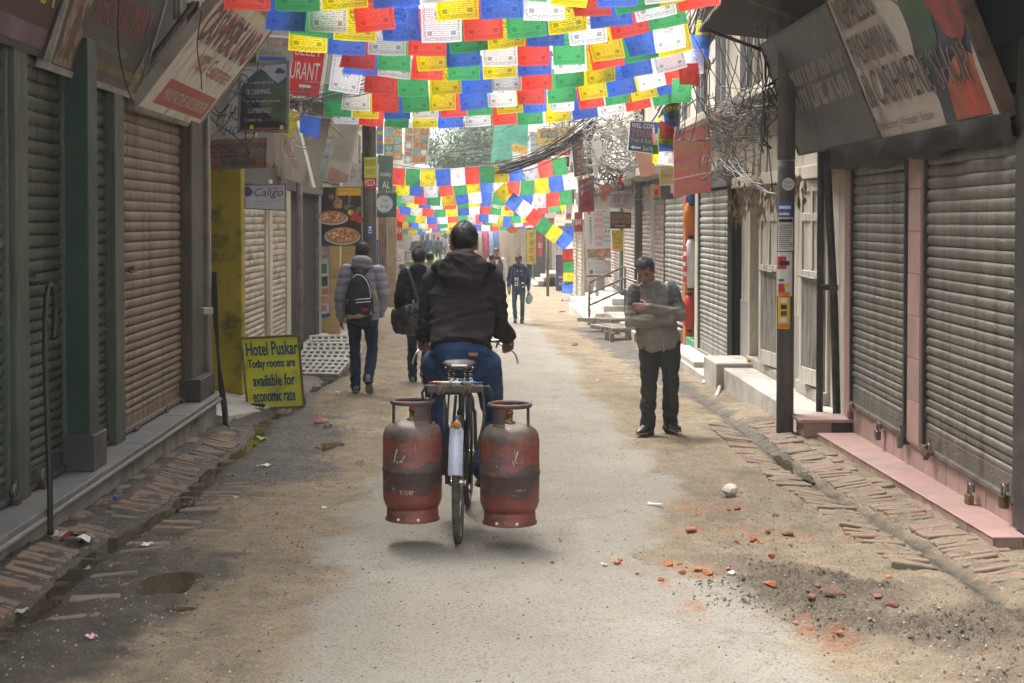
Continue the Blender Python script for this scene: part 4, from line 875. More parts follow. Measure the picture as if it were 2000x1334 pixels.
MTN = M((.055, .075, .085), .6, .5, 5); SKYP = M((.33, .36, .37), .6, .2, 2); GRN = M((.07, .11, .04), .6, .6, 7); TW = flat((.50, .50, .48))
px = lambda c, Y: px_panel(c, Y)
sign('poster_board', 'dark mountain trekking poster hanging over the street in a metal frame', px([(470, 127), (563, 121), (561, 257), (466, 256)], 16), flat((.018, .022, .024), .45), .05, STEEL, .03,
     [('They said, you are', .10, .69, .70, .745, TW), ('ESCAPING.', .12, .55, .66, .62, TW), ('But we known, you are', .10, .415, .85, .47, TW), ('CLIMBING!', .12, .27, .66, .345, TW), ('Towards the', .11, .145, .48, .195, TW), ('Himalaya', .54, .14, .80, .2, FAD)],
     [(R4(.02, .66, .98, .985), SKYP), (PL((.02, .50), (.02, .66), (.15, .78), (.28, .86), (.42, .93), (.52, .88), (.66, .77), (.80, .70), (.98, .80), (.98, .45)), MTN), (PL((.40, .40), (.60, .52), (.78, .62), (.98, .70), (.98, .12), (.80, .14), (.62, .24)), GRN), (PL((.02, .02), (.98, .02), (.98, .12), (.55, .24), (.02, .62)), flat((.015, .02, .022))), (PL((.44, .935), (.47, .935), (.47, .95), (.52, .965), (.455, .985)), P_RED), (PL((.72, .87), (.80, .93), (.86, .91), (.95, .87), (.93, .84), (.74, .84)), P_NAVY), (PL((.22, .03), (.32, .03), (.30, .09), (.24, .09)), P_YEL), (PL((.84, .03), (.94, .03), (.92, .09), (.86, .09)), P_YEL), (R4(.36, .03, .8, .055), FAD)])
sign('shop_sign', 'grey weathered company sign above the mountain poster', px([(500, 74), (572, 76), (571, 122), (500, 121)], 16.7), M((.36, .33, .28), .7, .25, 3, (.16, .13, .1), .5, 3), .04, None, .02, [('Thin Air', .3, .62, .93, .84, RED2), ('Co. Ltd.', .1, .32, .74, .5, NVY2)], [(R4(.08, .06, .82, .22), P_BLUE)])
sign('hotel_sign', 'white hotel sign with blue letters half behind the mountain poster', px([(456, 166), (520, 166), (500, 266), (430, 268)], 17.2), M((.58, .58, .57), .6, .1, 2), .06, None, .02, [('HO', .1, .3, .42, .62, P_BLUE), ('HOTEL', .1, .04, .95, .2, P_BLUE)])
sign('restaurant_sign', 'bright red restaurant sign with white letters half hidden by flags', px([(520, 70), (641, 78), (624, 195), (512, 180)], 18.4), M((.72, .03, .025), .5, .1, 3), .06, P_WHITE, .03, [('JELLY BELLY', .03, .66, .93, .86, P_WHITE), ('RESTAURANT', .03, .30, .93, .60, P_WHITE)], [(R4(.62, .17, .82, .22), P_WHITE)])
sign('trek_sign', 'brown wooden trekking sign with a floor number and red arrows', px([(408, 273), (522, 268), (521, 328), (407, 331)], 15.6), M((.19, .135, .10), .8, .3, 4, (.11, .09, .07), .45, 4, bump=.3), .05, None, .02, [('Adventure Treks', .02, .66, .98, .93, flat((.10, .03, .025))), ('2nd Floor', .20, .38, .72, .60, P_BLACK), ('Mo. 98510-65354', .22, .10, .82, .30, P_BLACK)], [(PL((.06, .06), (.2, .06), (.2, .22), (.16, .22), (.16, .36), (.2, .36), (.13, .5), (.05, .36), (.10, .36), (.10, .22), (.06, .22)), FAD), (R4(.87, .1, .98, .28), FAD)])
sign('shop_sign', 'blank white box sign with faded pink print', px([(536, 214), (573, 212), (611, 366), (536, 342)], 19.5), M((.56, .53, .46), .65, .1, 2, (.28, .23, .17), .5, 2, streak=True), .35, None, .02, (), [(PL((.2, .45), (.5, .3), (.6, .15), (.75, .2), (.5, .55), (.3, .8), (.22, .78)), M((.56, .40, .36), .7, .1, 3))])
GRYT = flat((.34, .32, .29))
sign('shop_sign', 'cream sign with thin grey vertical letters and coloured edge', px([(648, 222), (706, 226), (679, 358), (622, 349)], 22), M((.56, .53, .45), .65, .1, 2, (.28, .24, .18), .4, 2), .08, None, .02, (), [(R4(.32 + .055 * k, .30 + .03 * (k % 3), .34 + .055 * k, .92 - .05 * (k % 2)), GRYT) for k in range(11)] + [(R4(.01, .02, .22, .34), M((.36, .45, .38), .7)), (R4(.01, .36, .2, .62), M((.42, .45, .5), .7)), (R4(.01, .64, .25, .97), M((.5, .44, .3), .7)), (PL((.3, .02), (.98, .02), (.98, .12), (.32, .2)), M((.5, .3, .25), .7))])
PURP = flat((.12, .05, .24), .6)
sign('travel_sign', 'pale blue travel agency sign with purple script over the pale shutters', px([(477, 362), (558, 359), (557, 411), (479, 407)], 16.9), M((.52, .56, .62), .6, .06, 3), .03, STEEL, .012, [('Caligo', .24, .42, .94, .86, PURP, .3), ('TRAVELS & TOURS PVT.LTD', .22, .28, .86, .36, P_GREY), ('an all-journey wonder', .22, .15, .66, .21, P_GREY)], [(PL((.0, .95), (.12, .92), (.22, .72), (.14, .55), (.02, .5)), PURP), (PL((.6, .80), (.75, .87), (.9, .80), (.75, .83)), P_ORANGE)])
mb = MB().cyl(P(520, 412, 16.95), P(520, 660, 16.95), .02, 8); solo('sign_post', mb, CREAM, 'thin pale post under the travel agency sign', 'post')
# HOTEL PUSKAR board
t = thing('sandwich_board', 'yellow hand-painted hotel board standing by the yellow pillar', 'sign', G(538, 797)); Yb = G(538, 797).y
pn = Panel.quad(P(471, 661, Yb + .1), P(583, 655, Yb + .1), P(594, 794, Yb), P(484, 799, Yb)); YB = M((.56, .55, .02), .55, .12, 2, (.20, .19, .04), .3, 3, bump=.05); BLT = flat((.015, .075, .095), .6)
ob('board', pn.slab(MB(), .025), YB, t, bevel=.002)
for a_, c_ in (((0, 0), (1, 0)), ((0, 1), (1, 1)), ((0, 0), (0, 1)), ((1, 0), (1, 1))):
    ob('frame_bar', MB().beam(pn.pt(*a_) + pn.n * .004, pn.pt(*c_) + pn.n * .004, .022, .03, up=pn.n), M((.13, .14, .03), .7, .3, 6, (.05, .05, .03), .5, 6), t, bevel=.003)
for (s_, u0, v0, u1, v1) in (('Hotel Puskar', .07, .74, .965, .93), ('Today rooms are', .08, .535, .90, .69), ('available for', .14, .31, .87, .47), ('economic rate', .12, .09, .86, .25)):
    mb = MB(); pn.text(mb, s_, u0, v0, u1, v1, .004); pn.text(mb, s_, u0 + .006, v0 + .003, u1 + .006, v1 + .003, .0055); pn.text(mb, s_, u0 + .003, v0 - .004, u1 + .003, v1 - .004, .007); pn.text(mb, s_, u0 - .004, v0 + .004, u1 - .004, v1 + .004, .0085); ob('lettering', mb, BLT, t)
for u in (.08, .92): ob('leg', MB().beam(pn.pt(u, .0, -.03), pn.pt(u, .95, -.03) + V((0, .02, 0)), .025, .02), RUST, t); ob('leg', MB().beam(pn.pt(u, .92, -.04), pn.pt(u, .0, -.03) + V((0, .42, -.02)), .025, .02), RUST, t)
mb = MB().box(*[(G(500, 800) + V(d)) for d in ((-.08, -.02, -.03), (.08, .12, .05))]); solo('prop_stone', mb, DARK, 'dark stone wedged under the yellow hotel board', 'stone', bevel=.015)
# pizza billboard
CRUST = M((.45, .22, .08), .7, .3, 12); CHEESE = M((.60, .36, .15), .6, .6, 22, (.45, .05, .03), .55, 16); PLATE = flat((.5, .5, .5), .3)
pb = px([(622, 366), (706, 366), (706, 480), (622, 480)], 26)
sh_ = [(R4(.02, .0, .98, .16), P_NAVY), (R4(.40, .86, .99, 1.0), P_YEL), (DS(.30, .90 - .06, .05), TAN), (PL((.36, .64), (.54, .64), (.56, .78), (.46, .83), (.44, .98), (.40, .98), (.40, .80), (.35, .74)), CRUST), (PL((.66, .66), (.78, .66), (.74, .74), (.76, .86), (.68, .86), (.69, .74)), TAN), (DS(.65, .66, .045), P_GREEN), (DS(.94, .62, .05), P_GREEN), (DS(.75, .57, .05), P_YEL), (DS(.87, .55, .055), P_RED), (DS(.80, .47, .05), P_RED), (DS(.95, .45, .06), P_RED),
       (DS(.33, .47, .27, 28, .115), PLATE), (DS(.32, .49, .25, 28, .11), CRUST), (DS(.32, .495, .22, 28, .092), CHEESE), (DS(.56, .16, .31, 28, .15), PLATE), (DS(.57, .18, .29, 28, .14), CRUST), (DS(.57, .19, .26, 28, .118), CHEESE)]
for k in range(16):
    a_ = k * 2.4; r_ = .2 * math.sqrt((k + .5) / 16); sh_.append((DS(.57 + r_ * math.cos(a_) / .74, .19 + r_ * .45 * math.sin(a_), .018, 8), random.choice([P_GREEN, P_RED, P_WHITE, P_YEL]))); sh_.append((DS(.32 + .8 * r_ * math.cos(a_) / .74, .495 + r_ * .36 * math.sin(a_), .016, 8), random.choice([P_RED, P_RED, P_YEL, P_WHITE])))
sign('billboard', 'pizza billboard with two pizzas and vegetables on dark ground', pb, M((.035, .02, .016), .4), .06, STEEL, .02, [("SMOKIN' JOE'S", .44, .905, .88, .965, P_RED)], sh_)
sign('banner', 'white spa banner with small pictures under the pizza billboard', px([(621, 482), (642, 482), (645, 618), (621, 622)], 26.2), M((.60, .60, .62), .5, .05, 3), .01, STEEL, .012, [('Spa', .1, .82, .85, .9, PURP)], [(R4(.1, .62, .8, .76), P_GREEN), (R4(.1, .44, .85, .58), MTN), (R4(.1, .32, .9, .41), CRUST), (R4(.1, .20, .9, .30), CHEESE), (R4(.1, .09, .7, .17), P_PINK), (R4(.0, .0, 1, .05), P_BLUE)])
sign('pizza_plate', 'narrow lime and red pizza plate strapped to the thick concrete pole', px([(711, 307), (735, 307), (735, 367), (711, 367)], 30.8), P_LIME, .02, None, .02, [('SMOKIN', .06, .72, .94, .92, P_RED), ("JOE'S", .2, .40, .8, .60, P_RED), ('PIZZA', .08, .07, .92, .27, P_WHITE)], [(R4(0, 0, 1, .33), P_RED), (R4(0, .655, 1, .665), P_WHITE)])
sign('shop_sign', 'white sign with grey characters behind the thick concrete pole', px([(672, 318), (740, 320), (738, 366), (668, 366)], 31.6), M((.55, .55, .55), .6, .08, 3), .05, None, .02, [('中', .15, .2, .35, .85, GRYT), ('文', .42, .2, .62, .85, GRYT)])
sign('sticker', 'small blue sticker on the thick concrete pole', px([(718, 440), (728, 440), (728, 462), (718, 462)], 30.8), P_BLUE, .004, None, .01, (), [(R4(.15, .5, .85, .6), P_WHITE), (R4(.15, .3, .85, .38), P_WHITE), (DS(.5, .8, .03), P_WHITE)], cat='sticker')
sign('shop_sign', 'green lodging sign beyond the thick concrete pole', px([(738, 303), (768, 304), (766, 372), (738, 372)], 33), M((.10, .17, .13), .7, .2, 3), .06, None, .02, [('ocality', .15, .36, .9, .54, P_WHITE), ('AL', .3, .06, .85, .26, P_WHITE)])
sign('shop_sign', 'dark green board behind the oval sign', px([(736, 378), (775, 376), (774, 424), (736, 424)], 33.6), M((.07, .11, .09), .7), .05, None, .02, ())
t = thing('oval_sign', 'round white sign with script lettering and dark rim', 'sign', P(750, 416, 33)); pn = px([(734, 380), (767, 380), (767, 416), (734, 416)], 33); mb = MB(); pn.disc(mb, .5, .5, pn.w / 2 + .02, 0, 30); ob('rim', mb, P_GREY, t); mb = MB(); pn.disc(mb, .5, .5, pn.w / 2, .01, 30); ob('face', mb, M((.50, .56, .58), .6), t); mb = MB(); pn.text(mb, "The", .3, .58, .7, .78, .015, .3); pn.text(mb, "kop", .28, .22, .78, .52, .015, .3); ob('lettering', mb, P_GREY, t); ob('backing', MB().cyl(pn.pt(.5, .5, -.01), pn.pt(.5, .5, -.06), pn.w / 2, 24), P_GREY, t)
sign('shop_sign', 'upright blue and white sign behind the man in the padded jacket', px([(722, 470), (737, 470), (737, 562), (722, 562)], 32), M((.55, .6, .66), .6), .05, P_BLUE, .03, [('Z', .2, .72, .8, .92, P_BLUE), ('W', .15, .45, .85, .66, P_BLUE), ('C', .2, .2, .8, .40, P_BLUE)])
FOOD = [CHEESE, CRUST, P_GREEN, P_ORANGE, M((.5, .35, .2), .6, .5, 20), M((.25, .3, .12), .6, .5, 20), M((.2, .35, .36), .6, .5, 20)]
pn = px([(790, 238), (842, 240), (834, 320), (788, 320)], 45); g_ = []
for i in range(3):
    for j in range(5): g_ += [(R4(.05 + .31 * i, .03 + .17 * j, .33 + .31 * i, .18 + .17 * j), random.choice(FOOD)), (DS(.19 + .31 * i, .105 + .17 * j, .085, 14), random.choice(FOOD + [P_WHITE]))]
sign('menu_board', 'large white menu board with a grid of food pictures', pn, P_WHITE, .06, None, .02, [('ST', .3, .91, .6, .985, P_BLUE)], g_)
pn = px([(750, 236), (786, 237), (786, 312), (750, 312)], 45.6); g_ = []
for i in range(2):
    for j in range(5): g_ += [(R4(.03 + .48 * i, .02 + .195 * j, .49 + .48 * i, .2 + .195 * j), FOOD[(i + j * 2) % 7]), (DS(.26 + .48 * i, .11 + .195 * j, .10, 14), random.choice(FOOD + [P_WHITE]))]
sign('menu_board', 'narrow food picture board beside the large white menu board', pn, M((.25, .32, .3), .6), .06, None, .02, (), g_)
sign('banner', 'tall blue and orange banner behind the thick concrete pole', px([(736, 238), (749, 238), (748, 300), (736, 300)], 40), M((.10, .2, .36), .6, .2, 3), .02, None, .02, (), [(R4(.1, .3, .9, .4), P_ORANGE), (R4(.1, .6, .9, .7), P_YEL)])
# ---- right
CLY = M((.40, .33, .07), .7, .4, 5); CLG = M((.05, .09, .045), .7, .4, 5); CLR = M((.27, .05, .045), .7, .45, 5); CLO = M((.34, .10, .04), .7, .45, 5); CLN = M((.055, .055, .075), .7, .4, 5); BRT = flat((.075, .04, .038), .6); BRT2 = flat((.30, .24, .21), .6)
pn = wall_sign(2.90, 8.42, 11.0, 2.18, -.42, 1.02, 1)
sign('shop_sign', 'large cream pashmina sign with cloth print leaning over the near shutters', pn, M((.50, .46, .40), .6, .1, 2, (.2, .17, .13), .35, 2), .07, RUST, .03,
     [('NEPALESE', .062, .755, .415, .965, BRT2), ('NEPALESE', .055, .76, .41, .97, BRT), ('PASHMINA', .062, .50, .475, .70, BRT2), ('PASHMINA', .055, .505, .47, .705, BRT), ('& CASHMERE SHOP', .047, .215, .935, .46, BRT2), ('& CASHMERE SHOP', .04, .22, .93, .465, BRT), ('Manufacturer | Wholesaler | Retailer', .05, .05, .55, .125, BRT)],
     [(PL((.46, 1), (.50, .86), (.60, .74), (.60, .58), (.57, .45), (.60, .30), (.62, .16), (.60, .02), (.99, .02), (.99, 1)), CLN), (PL((.46, 1), (.50, .86), (.60, .76), (.70, .82), (.72, 1)), CLY), (PL((.60, .74), (.62, .45), (.70, .36), (.78, .5), (.82, .74), (.72, .98), (.70, .82)), CLG), (PL((.72, 1), (.78, .72), (.84, .50), (.92, .42), (.99, .5), (.99, 1)), CLR), (PL((.74, .99), (.80, .80), (.88, .70), (.90, .86), (.86, .99)), M((.34, .045, .03), .6, .4, 6)), (PL((.70, .03), (.72, .2), (.80, .34), (.90, .40), (.98, .34), (.99, .03)), CLO), (PL((.80, .03), (.80, .16), (.86, .24), (.93, .2), (.95, .03)), M((.42, .07, .03), .6, .4, 6)), (PL((.95, .02), (.99, .02), (.99, .42), (.96, .3)), M((.42, .39, .34), .7))])
pn = wall_sign(2.90, 11.06, 13.9, 2.20, -.36, 1.0, 1); GS = M((.095, .092, .088), .5, .15, 1.5, (.05, .048, .045), .4, 1.5, bump=.1); OFFW = flat((.40, .37, .33), .6)
t = sign('shop_sign', 'grey sheet metal sports shop sign with worn white letters', pn, GS, .05, BLACKM, .02, [('SNOW LINE SPORT', .11, .34, .91, .68, OFFW), ('SNOW LINE SPORT', .12, .345, .92, .685, OFFW), ('SNOW LINE SPORT', .115, .335, .915, .675, OFFW)], [])
mb = MB(); pn.rect(mb, .09, .515, .94, .55, .0125); ob('scratch_band', mb, GS, t)
# corrugated awning over the signs
t = thing('awning', 'dark corrugated awning with a jagged edge above the signs', 'awning', (2.8, 12.6, 3.3))
mb = MB(); n_ = 76; vs = []
a0, a1 = V((2.02, 10.4, 3.62)), V((2.06, 14.6, 3.42)); c0, c1 = V((3.15, 10.4, 3.46)), V((3.15, 14.6, 3.30))
for i in range(n_ + 1):
    u = i / n_; h = .016 * math.sin(i * math.pi / 2) ; vs += [a0.lerp(a1, u) + V((0, 0, h)), c0.lerp(c1, u) + V((0, 0, h))]
mb.add(vs, [(2 * i, 2 * i + 1, 2 * i + 3, 2 * i + 2) for i in range(n_)]); ob('sheet', mb, M((.035, .034, .028), .7, .3, 4, (.06, .04, .03)), t)
mb = MB()
for i in range(38): u = (i + .5) / 38; p = a0.lerp(a1, u); s_ = .03 + .012 * math.sin(i * 5.1); mb.prism([p + V((-.003, -.028, .012)), p + V((-.003, .028, .012)), p + V((-.006, .004 * math.sin(i), -s_))], (0, 0, 0), (.005, 0, 0))
ob('jagged_edge', mb, M((.42, .42, .40), .5, .3, 8), t)
for u in (.1, .5, .92): ob('bracket', MB().beam(a0.lerp(a1, u) - V((0, 0, .03)), V((3.15, a0.lerp(a1, u).y, 3.0)), .03, .03), RUST, t)
t = thing('awning_flap', 'torn dark sheet sagging below the pashmina sign', 'sheet', (2.9, 10.5, 2.15)); mb = MB(); vs = []; n_ = 22
for i in range(n_ + 1):
    u = i / n_; y = 8.3 + 4.3 * u; vs += [(2.88, y, 2.19), (2.90 + .06 * math.sin(i * 1.3), y + .02 * math.sin(i * 2.2), 2.06 - .03 * math.sin(i * .9) - .03 * math.sin(i * 2.3)), (3.1, y, 2.02 + .03 * math.sin(i))]
mb.add(vs, [(3 * i + j, 3 * i + 3 + j, 3 * i + 4 + j, 3 * i + 1 + j) for i in range(n_) for j in range(2)], True); ob('sheet', mb, M((.028, .031, .028), .75, .3, 4, (.05, .04, .03)), t)
FYEL = M((.60, .43, .12), .65, .15, 5)
sign('shop_sign', 'pinkish red hanging sign with faded yellow letters and a white line', px([(1316, 262), (1390, 238), (1389, 374), (1316, 385)], 19), M((.66, .19, .18), .6, .15, 1.6, (.70, .36, .33), .45, 1.2), .04, None, .02, [('NATURE HUB', .06, .62, .94, .84, FYEL), ('Near Center', .10, .37, .92, .51, FYEL), ('Money Changer', .2, .10, .84, .17, FYEL)], [(R4(.02, .27, .97, .29), P_WHITE)])
sign('trek_sign', 'blue tourist trekking sign with a white arrow among the cables', px([(1231, 236), (1303, 240), (1298, 303), (1226, 294)], 24), M((.06, .10, .17), .6, .2, 3), .04, P_WHITE, .012, [('WEL COME', .05, .78, .72, .94, P_WHITE), ('TOURIST', .05, .50, .92, .74, flat((.5, .12, .09))), ('Trek & Expedition', .05, .28, .96, .44, flat((.5, .42, .2))), ('2nd FLOOR', .40, .07, .92, .2, P_WHITE)], [(arrow(.34, .06, .13, .07), P_WHITE)])
OR2 = flat((.62, .27, .03), .6)
sign('guest_house_sign', 'dark guest house sign with orange letters leaning by the cables', px([(1115, 276), (1151, 268), (1161, 338), (1122, 346)], 34), M((.05, .065, .075), .6, .2, 3), .05, P_WHITE, .012, [('THORONG', .06, .76, .96, .92, OR2), ('PEAK', .3, .55, .8, .7, OR2), ('GUEST', .2, .36, .8, .51, OR2), ('HOUSE', .2, .18, .8, .33, OR2)], [(arrow(.15, .85, .09, .05), OR2)])
t = sign('shop_sign', 'dark red sign with black characters in a grey box frame', px([(1131, 352), (1160, 344), (1160, 412), (1131, 415)], 33), M((.30, .02, .045), .6, .2, 3), .3, P_GREY, .02, [('龙', .25, .70, .75, .93, P_BLACK), ('凤', .25, .42, .75, .65, P_BLACK), ('阁', .25, .14, .75, .37, P_BLACK)])
sign('shop_sign', 'tilted white sign with red characters beside the cable pole', px([(1192, 374), (1243, 371), (1234, 410), (1188, 404)], 30), M((.48, .45, .45), .65, .1, 3), .04, None, .02, [('按摩', .15, .3, .45, .85, P_DRED), ('足疗', .58, .3, .85, .85, P_DRED)], [(R4(.25, .12, .7, .16), P_GREY)])
sign('guest_house_sign', 'dark green guest house sign with an orange arrow under the white sign', px([(1192, 413), (1233, 415), (1233, 446), (1192, 447)], 31), M((.035, .055, .045), .6), .04, None, .02, [('THORONG PEAK', .04, .60, .95, .88, OR2), ('GUEST HOUSE', .06, .32, .94, .54, OR2)], [(arrow(.2, .75, .16, .08), OR2)])
sign('notice', 'small yellow notice with red writing on the pinkish shutter', px([(1194, 449), (1218, 450), (1216, 490), (1196, 489)], 31.5), M((.62, .48, .05), .6), .01, None, .02, [('Hair', .1, .7, .5, .88, P_RED), ('Nails', .2, .5, .7, .66, P_RED), ('Beauty', .2, .3, .85, .46, P_RED), ('Parlour', .1, .1, .85, .26, P_RED)])
# tall restaurant sign on a post
pc2 = P(1173, 612, 38); solo('sign_post', MB().box((pc2.x - .12, 38.05, gz(38) - .2), (pc2.x + .11, 38.25, 1.2)), CONCL, 'grey concrete post under the tall hot pot sign', 'post', bevel=.01)
MEAT = M((.42, .16, .12), .6, .6, 14, (.55, .45, .35), .5, 12); RCH = flat((.58, .10, .09), .6)
tx = [(c, .36, .845 - .118 * i, .66, .945 - .118 * i - .01, RCH) for i, c in enumerate('中国四川周记')] + [(s_, .70, .80 - .095 * i, .97, .86 - .095 * i, P_GREY) for i, s_ in enumerate(['China', 'Sichuan', 'Zhou', 'Ji', 'Hot', 'Pot'])] + [(s_, .15, .80 - .055 * i, .24, .84 - .055 * i, P_BLACK) for i, s_ in enumerate('9863857777')]
sign('restaurant_sign', 'tall white hot pot restaurant sign with red characters on a post', px([(1143, 409), (1191, 408), (1194, 504), (1146, 506)], 38), M((.60, .60, .60), .6, .05, 3), .06, None, .02, tx, [(R4(.03, .01, .97, .2), MEAT), (DS(.15, .93, .05, 6), RCH), (arrow(.4, .9, .955, .012), RCH), (R4(.1, .03, .4, .1), P_GREEN), (DS(.6, .1, .08), CHEESE)])
sign('cafe_sign', 'white cafe sign with red bar below the hot pot sign', px([(1146, 508), (1193, 508), (1194, 541), (1146, 541)], 38), M((.58, .56, .56), .6, .05, 3), .06, None, .02, [('$12 THAMEL', .05, .74, .65, .88, GRYT), ('To', .76, .7, .95, .92, P_DRED), ('Sum Café', .36, .22, .92, .40, P_GREEN)], [(R4(0, 0, 1, .1), P_DRED), (R4(.02, .48, .98, .495), GRYT), (R4(.02, .63, .98, .64), GRYT), (DS(.18, .3, .05), P_GREEN), (R4(.7, .66, .71, .98), GRYT)])
pn = px([(1086, 498), (1110, 498), (1112, 568), (1086, 568)], 55)
sign('drinks_sign', 'upright blue drinks sign with red letters and a round emblem', pn, M((.045, .085, .21), .6, .15, 3), .08, STEEL, .02, [('New', .3, .88, .7, .95, P_RED), ('MOUNTAIN', .1, .76, .9, .84, P_RED), ('Restaurant', .1, .65, .9, .72, P_RED), ('& Bar', .3, .55, .7, .62, P_RED), ('Cuisine', .15, .45, .85, .52, P_RED)], [(R4(.2, .36, .8, .40), P_WHITE), (DS(.5, .2, .125, 24), P_WHITE), (PL(*[(.5 + .115 / pn.w * math.cos(a), .2 + .115 / pn.h * math.sin(a)) for a in np.linspace(.25, math.pi - .1, 12)]), P_RED), (PL(*[(.5 + .115 / pn.w * math.cos(a), .2 + .115 / pn.h * math.sin(a)) for a in np.linspace(math.pi + .25, 2 * math.pi - .1, 12)]), P_BLUE)])
# far right and far ahead
sign('shop_sign', 'yellow and dark banner sign high on the far house', px([(1049, 252), (1117, 246), (1117, 290), (1049, 284)], 52), M((.55, .38, .04), .6), .05, None, .02, [('W E S', .16, .58, .5, .76, OR2), ('TOUR', .45, .16, .9, .36, OR2)], [(R4(.1, .45, .6, .9), P_GREY)])
sign('shop_sign', 'dark sign with yellow name above the far prayer flags', px([(1071, 310), (1112, 306), (1112, 326), (1071, 330)], 50), P_BLACK, .05, None, .02, [('AJAY', .42, .3, .92, .8, P_YEL)], [(DS(.2, .5, .12), M((.25, .42, .5), .5))])
sign('shop_sign', 'red and white striped sign above the dark yellow-lettered sign', px([(1052, 294), (1113, 290), (1113, 304), (1052, 307)], 50.5), P_WHITE, .04, None, .02, [('CENTER & MORE', .35, .25, .95, .75, P_WHITE)], [(R4(.3, .1, 1, .9), P_RED)])
sign('shop_sign', 'small rust red sign beside the dark yellow-lettered sign', px([(1050, 311), (1070, 310), (1070, 336), (1050, 337)], 50.5), M((.30, .06, .04), .6), .04, None, .02, (), [(R4(.1, .15 + .2 * k, .9, .25 + .2 * k), M((.42, .2, .14), .6)) for k in range(4)])
sign('shop_sign', 'white and red massage sign beside the green netting', px([(999, 278), (1030, 286), (1030, 338), (1003, 338)], 58), P_WHITE, .04, None, .02, [('Ayu', .2, .76, .75, .93, P_RED)], [(R4(0, .7, 1, 1), P_YEL), (R4(.55, .3, 1, .62), P_RED), (R4(.0, .0, .5, .3), P_ORANGE)])
sign('shop_sign', 'yellow upright sign with black characters on the round-cornered building', px([(1029, 448), (1047, 448), (1047, 516), (1029, 516)], 69.5), M((.66, .46, .02), .6), .08, None, .02, [(c, .25, .76 - .22 * i, .75, .92 - .22 * i, P_BLACK) for i, c in enumerate('安居宾馆')])
t = thing('round_sign', 'round orange hanging sign before the round-cornered building', 'sign', P(1000, 457, 58)); pn = px([(989, 431), (1013, 431), (1013, 457), (989, 457)], 58); ob('disc', MB().cyl(pn.pt(.5, .5, .0), pn.pt(.5, .5, -.06), .24, 24), P_ORANGE, t); mb = MB(); pn.text(mb, 'cafe', .28, .4, .75, .62, .01); ob('lettering', mb, P_DRED, t)
sign('shop_sign', 'small orange and green sign under the pink hanging sign', px([(1276, 362), (1290, 360), (1288, 390), (1276, 391)], 25), P_ORANGE, .03, None, .02, (), [(R4(.0, .0, 1, .2), P_GREEN), (R4(.2, .3, .8, .7), P_RED)])
sign('shop_sign', 'pale yellow sign half behind the pink hanging sign', px([(1288, 330), (1330, 322), (1330, 358), (1288, 362)], 22), M((.60, .50, .22), .65, .15, 3), .03, None, .02, [('Hotel', .1, .4, .6, .7, RED2)])
sign('shop_sign', 'small dark framed board under the pale yellow sign', px([(1290, 364), (1316, 362), (1316, 388), (1290, 389)], 24.5), M((.12, .11, .1), .7, .5, 8), .03, P_GREY, .02)
sign('shop_sign', 'peach coloured tilted sign behind the hanging flag bunch', px([(1240, 300), (1282, 298), (1276, 342), (1252, 346)], 26), M((.58, .30, .2), .65, .15, 3), .03)
for k, (q, m_, Y, lab) in enumerate([([(1064, 404), (1084, 404), (1084, 440), (1064, 440)], P_WHITE, 50, 'white upright sign with red patch below the far flags'), ([(1106, 398), (1118, 397), (1116, 430), (1104, 430)], PAPER, 44, 'cream upright sign by the far flags'), ([(1048, 402), (1062, 402), (1062, 430), (1048, 430)], P_GREEN, 56, 'green sign below the far flags')]):
    sign('shop_sign', lab, px(q, Y), m_, .04, None, .02, (), [(R4(.1, .1, .9, .4), P_RED if k == 0 else RED2)] if k < 2 else ())
sign('warning_sign', 'white road works board with a red triangle down the street', px([(762, 487), (790, 487), (790, 516), (762, 516)], 66), M((.52, .52, .52), .6), .04, None, .02, (), [(PL((.2, .2), (.8, .2), (.5, .8)), P_RED), (PL((.3, .26), (.7, .26), (.5, .68)), P_WHITE), (R4(.47, .3, .53, .5), P_BLACK)])
mb = MB().box(P(764, 530, 66.1), P(766, 500, 66.2)); mb.box(P(786, 530, 66.1), P(788, 500, 66.2)); solo('trestle', mb, RUST, 'thin rusty trestle under the road works board', 'trestle')

# more small boards crowding both sides farther on
for q, Y, m_, tx, lab in [([(1122, 415), (1138, 414), (1138, 452), (1122, 453)], 44, P_DRED, 'BAR', 'small dark red upright board beyond the hot pot sign'), ([(1062, 345), (1090, 343), (1090, 366), (1062, 368)], 53, P_BLUE, 'TOURS', 'blue board half behind the far flags'), ([(1092, 335), (1116, 333), (1116, 352), (1092, 354)], 51, P_ORANGE, 'Thangka', 'orange board half behind the far flags'), ([(1070, 372), (1098, 370), (1098, 392), (1070, 394)], 54, P_WHITE, 'Money', 'white board with writing half behind the far flags'),
        ([(772, 430), (786, 430), (786, 470), (772, 470)], 50, P_RED, 'SPA', 'red upright board beyond the timber posts'), ([(790, 420), (804, 421), (804, 446), (790, 446)], 60, P_YEL, 'Cafe', 'yellow board far down on the left'), ([(778, 396), (796, 397), (796, 416), (778, 416)], 58, P_BLUE, 'Trek', 'blue board far down on the left'), ([(806, 440), (818, 440), (818, 470), (806, 470)], 70, P_WHITE, 'ATM', 'white upright board far down on the left'), ([(1020, 402), (1044, 401), (1044, 420), (1020, 421)], 66, P_TEAL, 'Books', 'teal board on the grey house at the bend'), ([(1050, 460), (1060, 460), (1060, 500), (1050, 500)], 64, P_RED, 'BBQ', 'narrow red upright board near the bamboo pole')]:
    sign('shop_sign', lab, px(q, Y), m_, .04, None, .02, [(tx, .12, .35, .88, .65, P_BLACK if m_ in (P_WHITE, P_YEL) else P_WHITE)])
